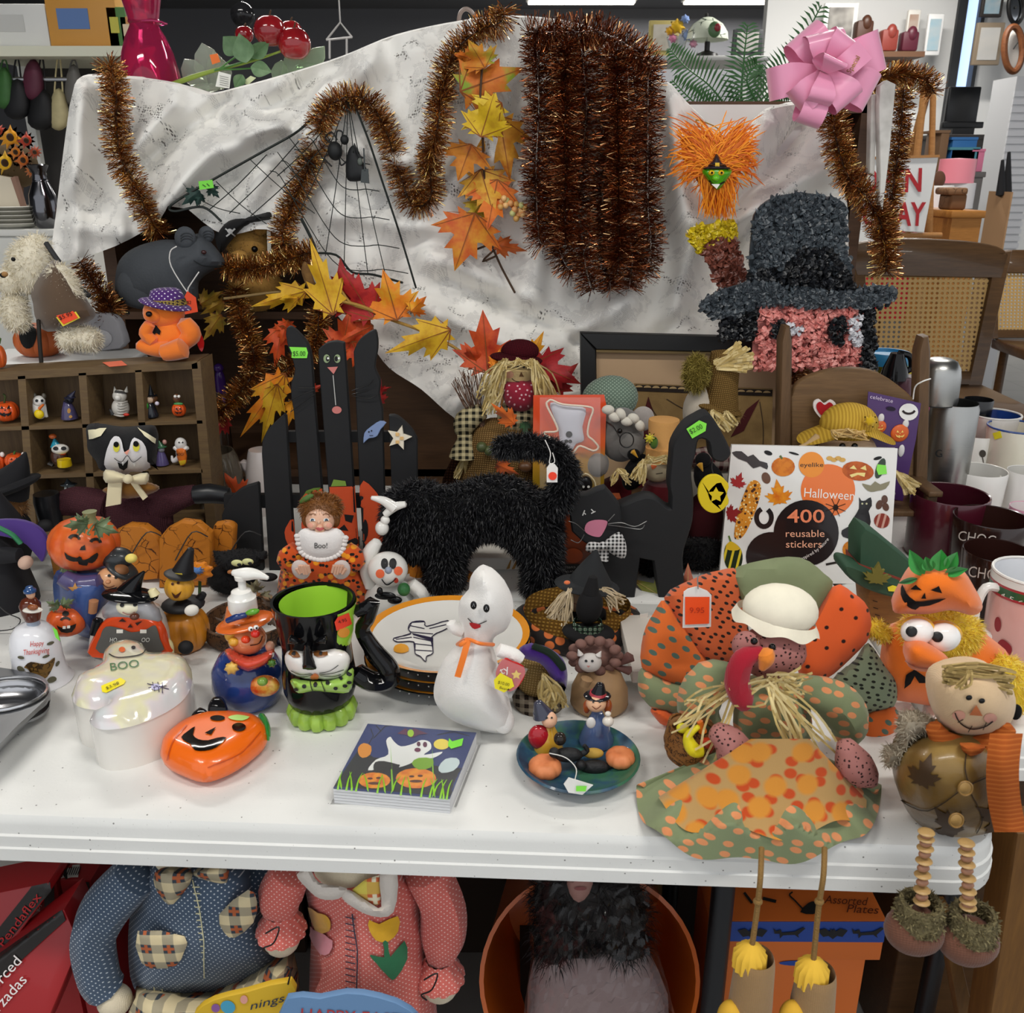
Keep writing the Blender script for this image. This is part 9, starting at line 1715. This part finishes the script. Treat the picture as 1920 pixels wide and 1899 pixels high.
z4=stand('pine stool with white top beside the red cloth',1785,1850,395,4.05,.35,wood('9a6428','b87c38'),'pine_stool',False);t=bg('wicker_box','brown wicker box on the pine stool','box',[('body',pbox(1780,362,1816,392,4.12,.12,.01),crackle('7a5638','3a2414',30,.7)),('lid',pbox(1778,350,1818,364,4.11,.14,.01),crackle('8a6444','3a2414',30,.7))],4.4);t.settle(z4)
bg('umbrella_box','tall cardboard box holding folded black umbrellas','box',[('carton',pbox(1862,360,1900,560,5.2,.25),K('b08a64',.8)),('umbrella',TB([(1880,300),(1876,365)],[3,9],5.3,smooth=1),K('17171a')),('umbrella',TB([(1892,285),(1888,365)],[3,9],5.35,smooth=1),K('17171a'))],5.2).settle(0,3)
for lab,x,y_,c in(('red radio on the partition shelf',1672,72,'8a3a30'),('dark violin-shaped ornament on the partition shelf',1625,55,'4a2a1a'),('maroon flower pot on the partition shelf',1710,78,'5a2030')):t=bg('shelf_ornament',lab,'ornament',[('body',pbox(x-20,y_-18,x+16,y_+20,8.2,.12,.02),K(c,.5)),('detail',E(x,y_-12,10,14,8.22,8),K(c,.4))],8.2,'ornaments on the partition shelf');t.settle(P(1650,96,8.2).z)
a,b=P(1600,96,8.1),P(1735,96,8.1);bg('wall_shelf','brown shelf on the white partition with a radio and ornaments','shelf',[('board',box((a.x,8.1,a.z-.04),(b.x,8.5,a.z)),K('6a4a34',.6)),('bracket',box((a.x+.1,8.3,a.z-.2),(a.x+.13,8.5,a.z-.04)),K('3a3a3a'))],8.1)
# cane chairs
@cached
def cane():
 t=NT('cane_webbing');t.set(.6);p=t.xz(1,0);d=t.vor(p,62,'F1',.0,'2D');h=t.lt(d,.3,.04);t.l(t.math('SUBTRACT',1.0,h),t.b.inputs['Alpha']);t.col(t.mix(t.noise(p,300,2),'a8834a','c9a668'));return t.m
cw_=wood('45301c','5f4428',4,'x',.4,.2)
def chair(lab,Y,f,lean_=.18):
 yl=lean(Y,.9,lean_);t=Thing('cane_chair',lab,'chair',P(*f(.5,1),Y),'cane back rocking chairs');M_=lambda*q:[f(u,v)for u,v in q]
 t.p('top_rail',plate(sm(M_((-.02,.06),(.02,-.02),(.3,-.06),(.7,-.04),(.9,.0),(.98,.06)),3,False)+M_((.95,.24),(.02,.22)),yl,.03,.004),cw_);t.p('stile',plate(M_((.9,.05),(1.0,.03),(.9,1.05),(.8,1.05)),yl,.035,.004),cw_);t.p('stile',plate(M_((0,.1),(.07,.1),(.14,1.05),(.06,1.05)),yl,.035,.004),cw_);t.p('cane_panel',plate(M_((.06,.22),(.9,.24),(.82,.95),(.12,.95)),lean(Y+.012,.9,lean_),.003),cane());t.p('lower_rail',plate(M_((.1,.94),(.84,.94),(.84,1.04),(.1,1.04)),yl,.03,.004),cw_)
 a,b=P(*f(.05,1.03),Y),P(*f(.9,1.03),Y);t.p('seat',box((a.x,Y-.45,a.z-.05),(b.x,Y,a.z),.01),cw_)
 for x in(a.x+.02,b.x-.06):
  for y_ in(Y-.42,Y-.06):t.p('leg',tube([(x+.02,y_,.02),(x+.02,y_,a.z-.03)],.02,8),cw_)
  t.p('rocker',tube([Vector((x+.02,Y-.6+k*.15,.02+.03*(k-3)**2/9))for k in range(7)],.016,6),cw_)
 return t
chair('brown cane-back rocking chair directly behind the mugs',2.95,lambda u,v:(1600+300*u-30*v*u,462+250*v));chair('second cane-back chair partly cut by the picture edge',4.3,lambda u,v:(1862+150*u-10*v,478+150*v),.3)
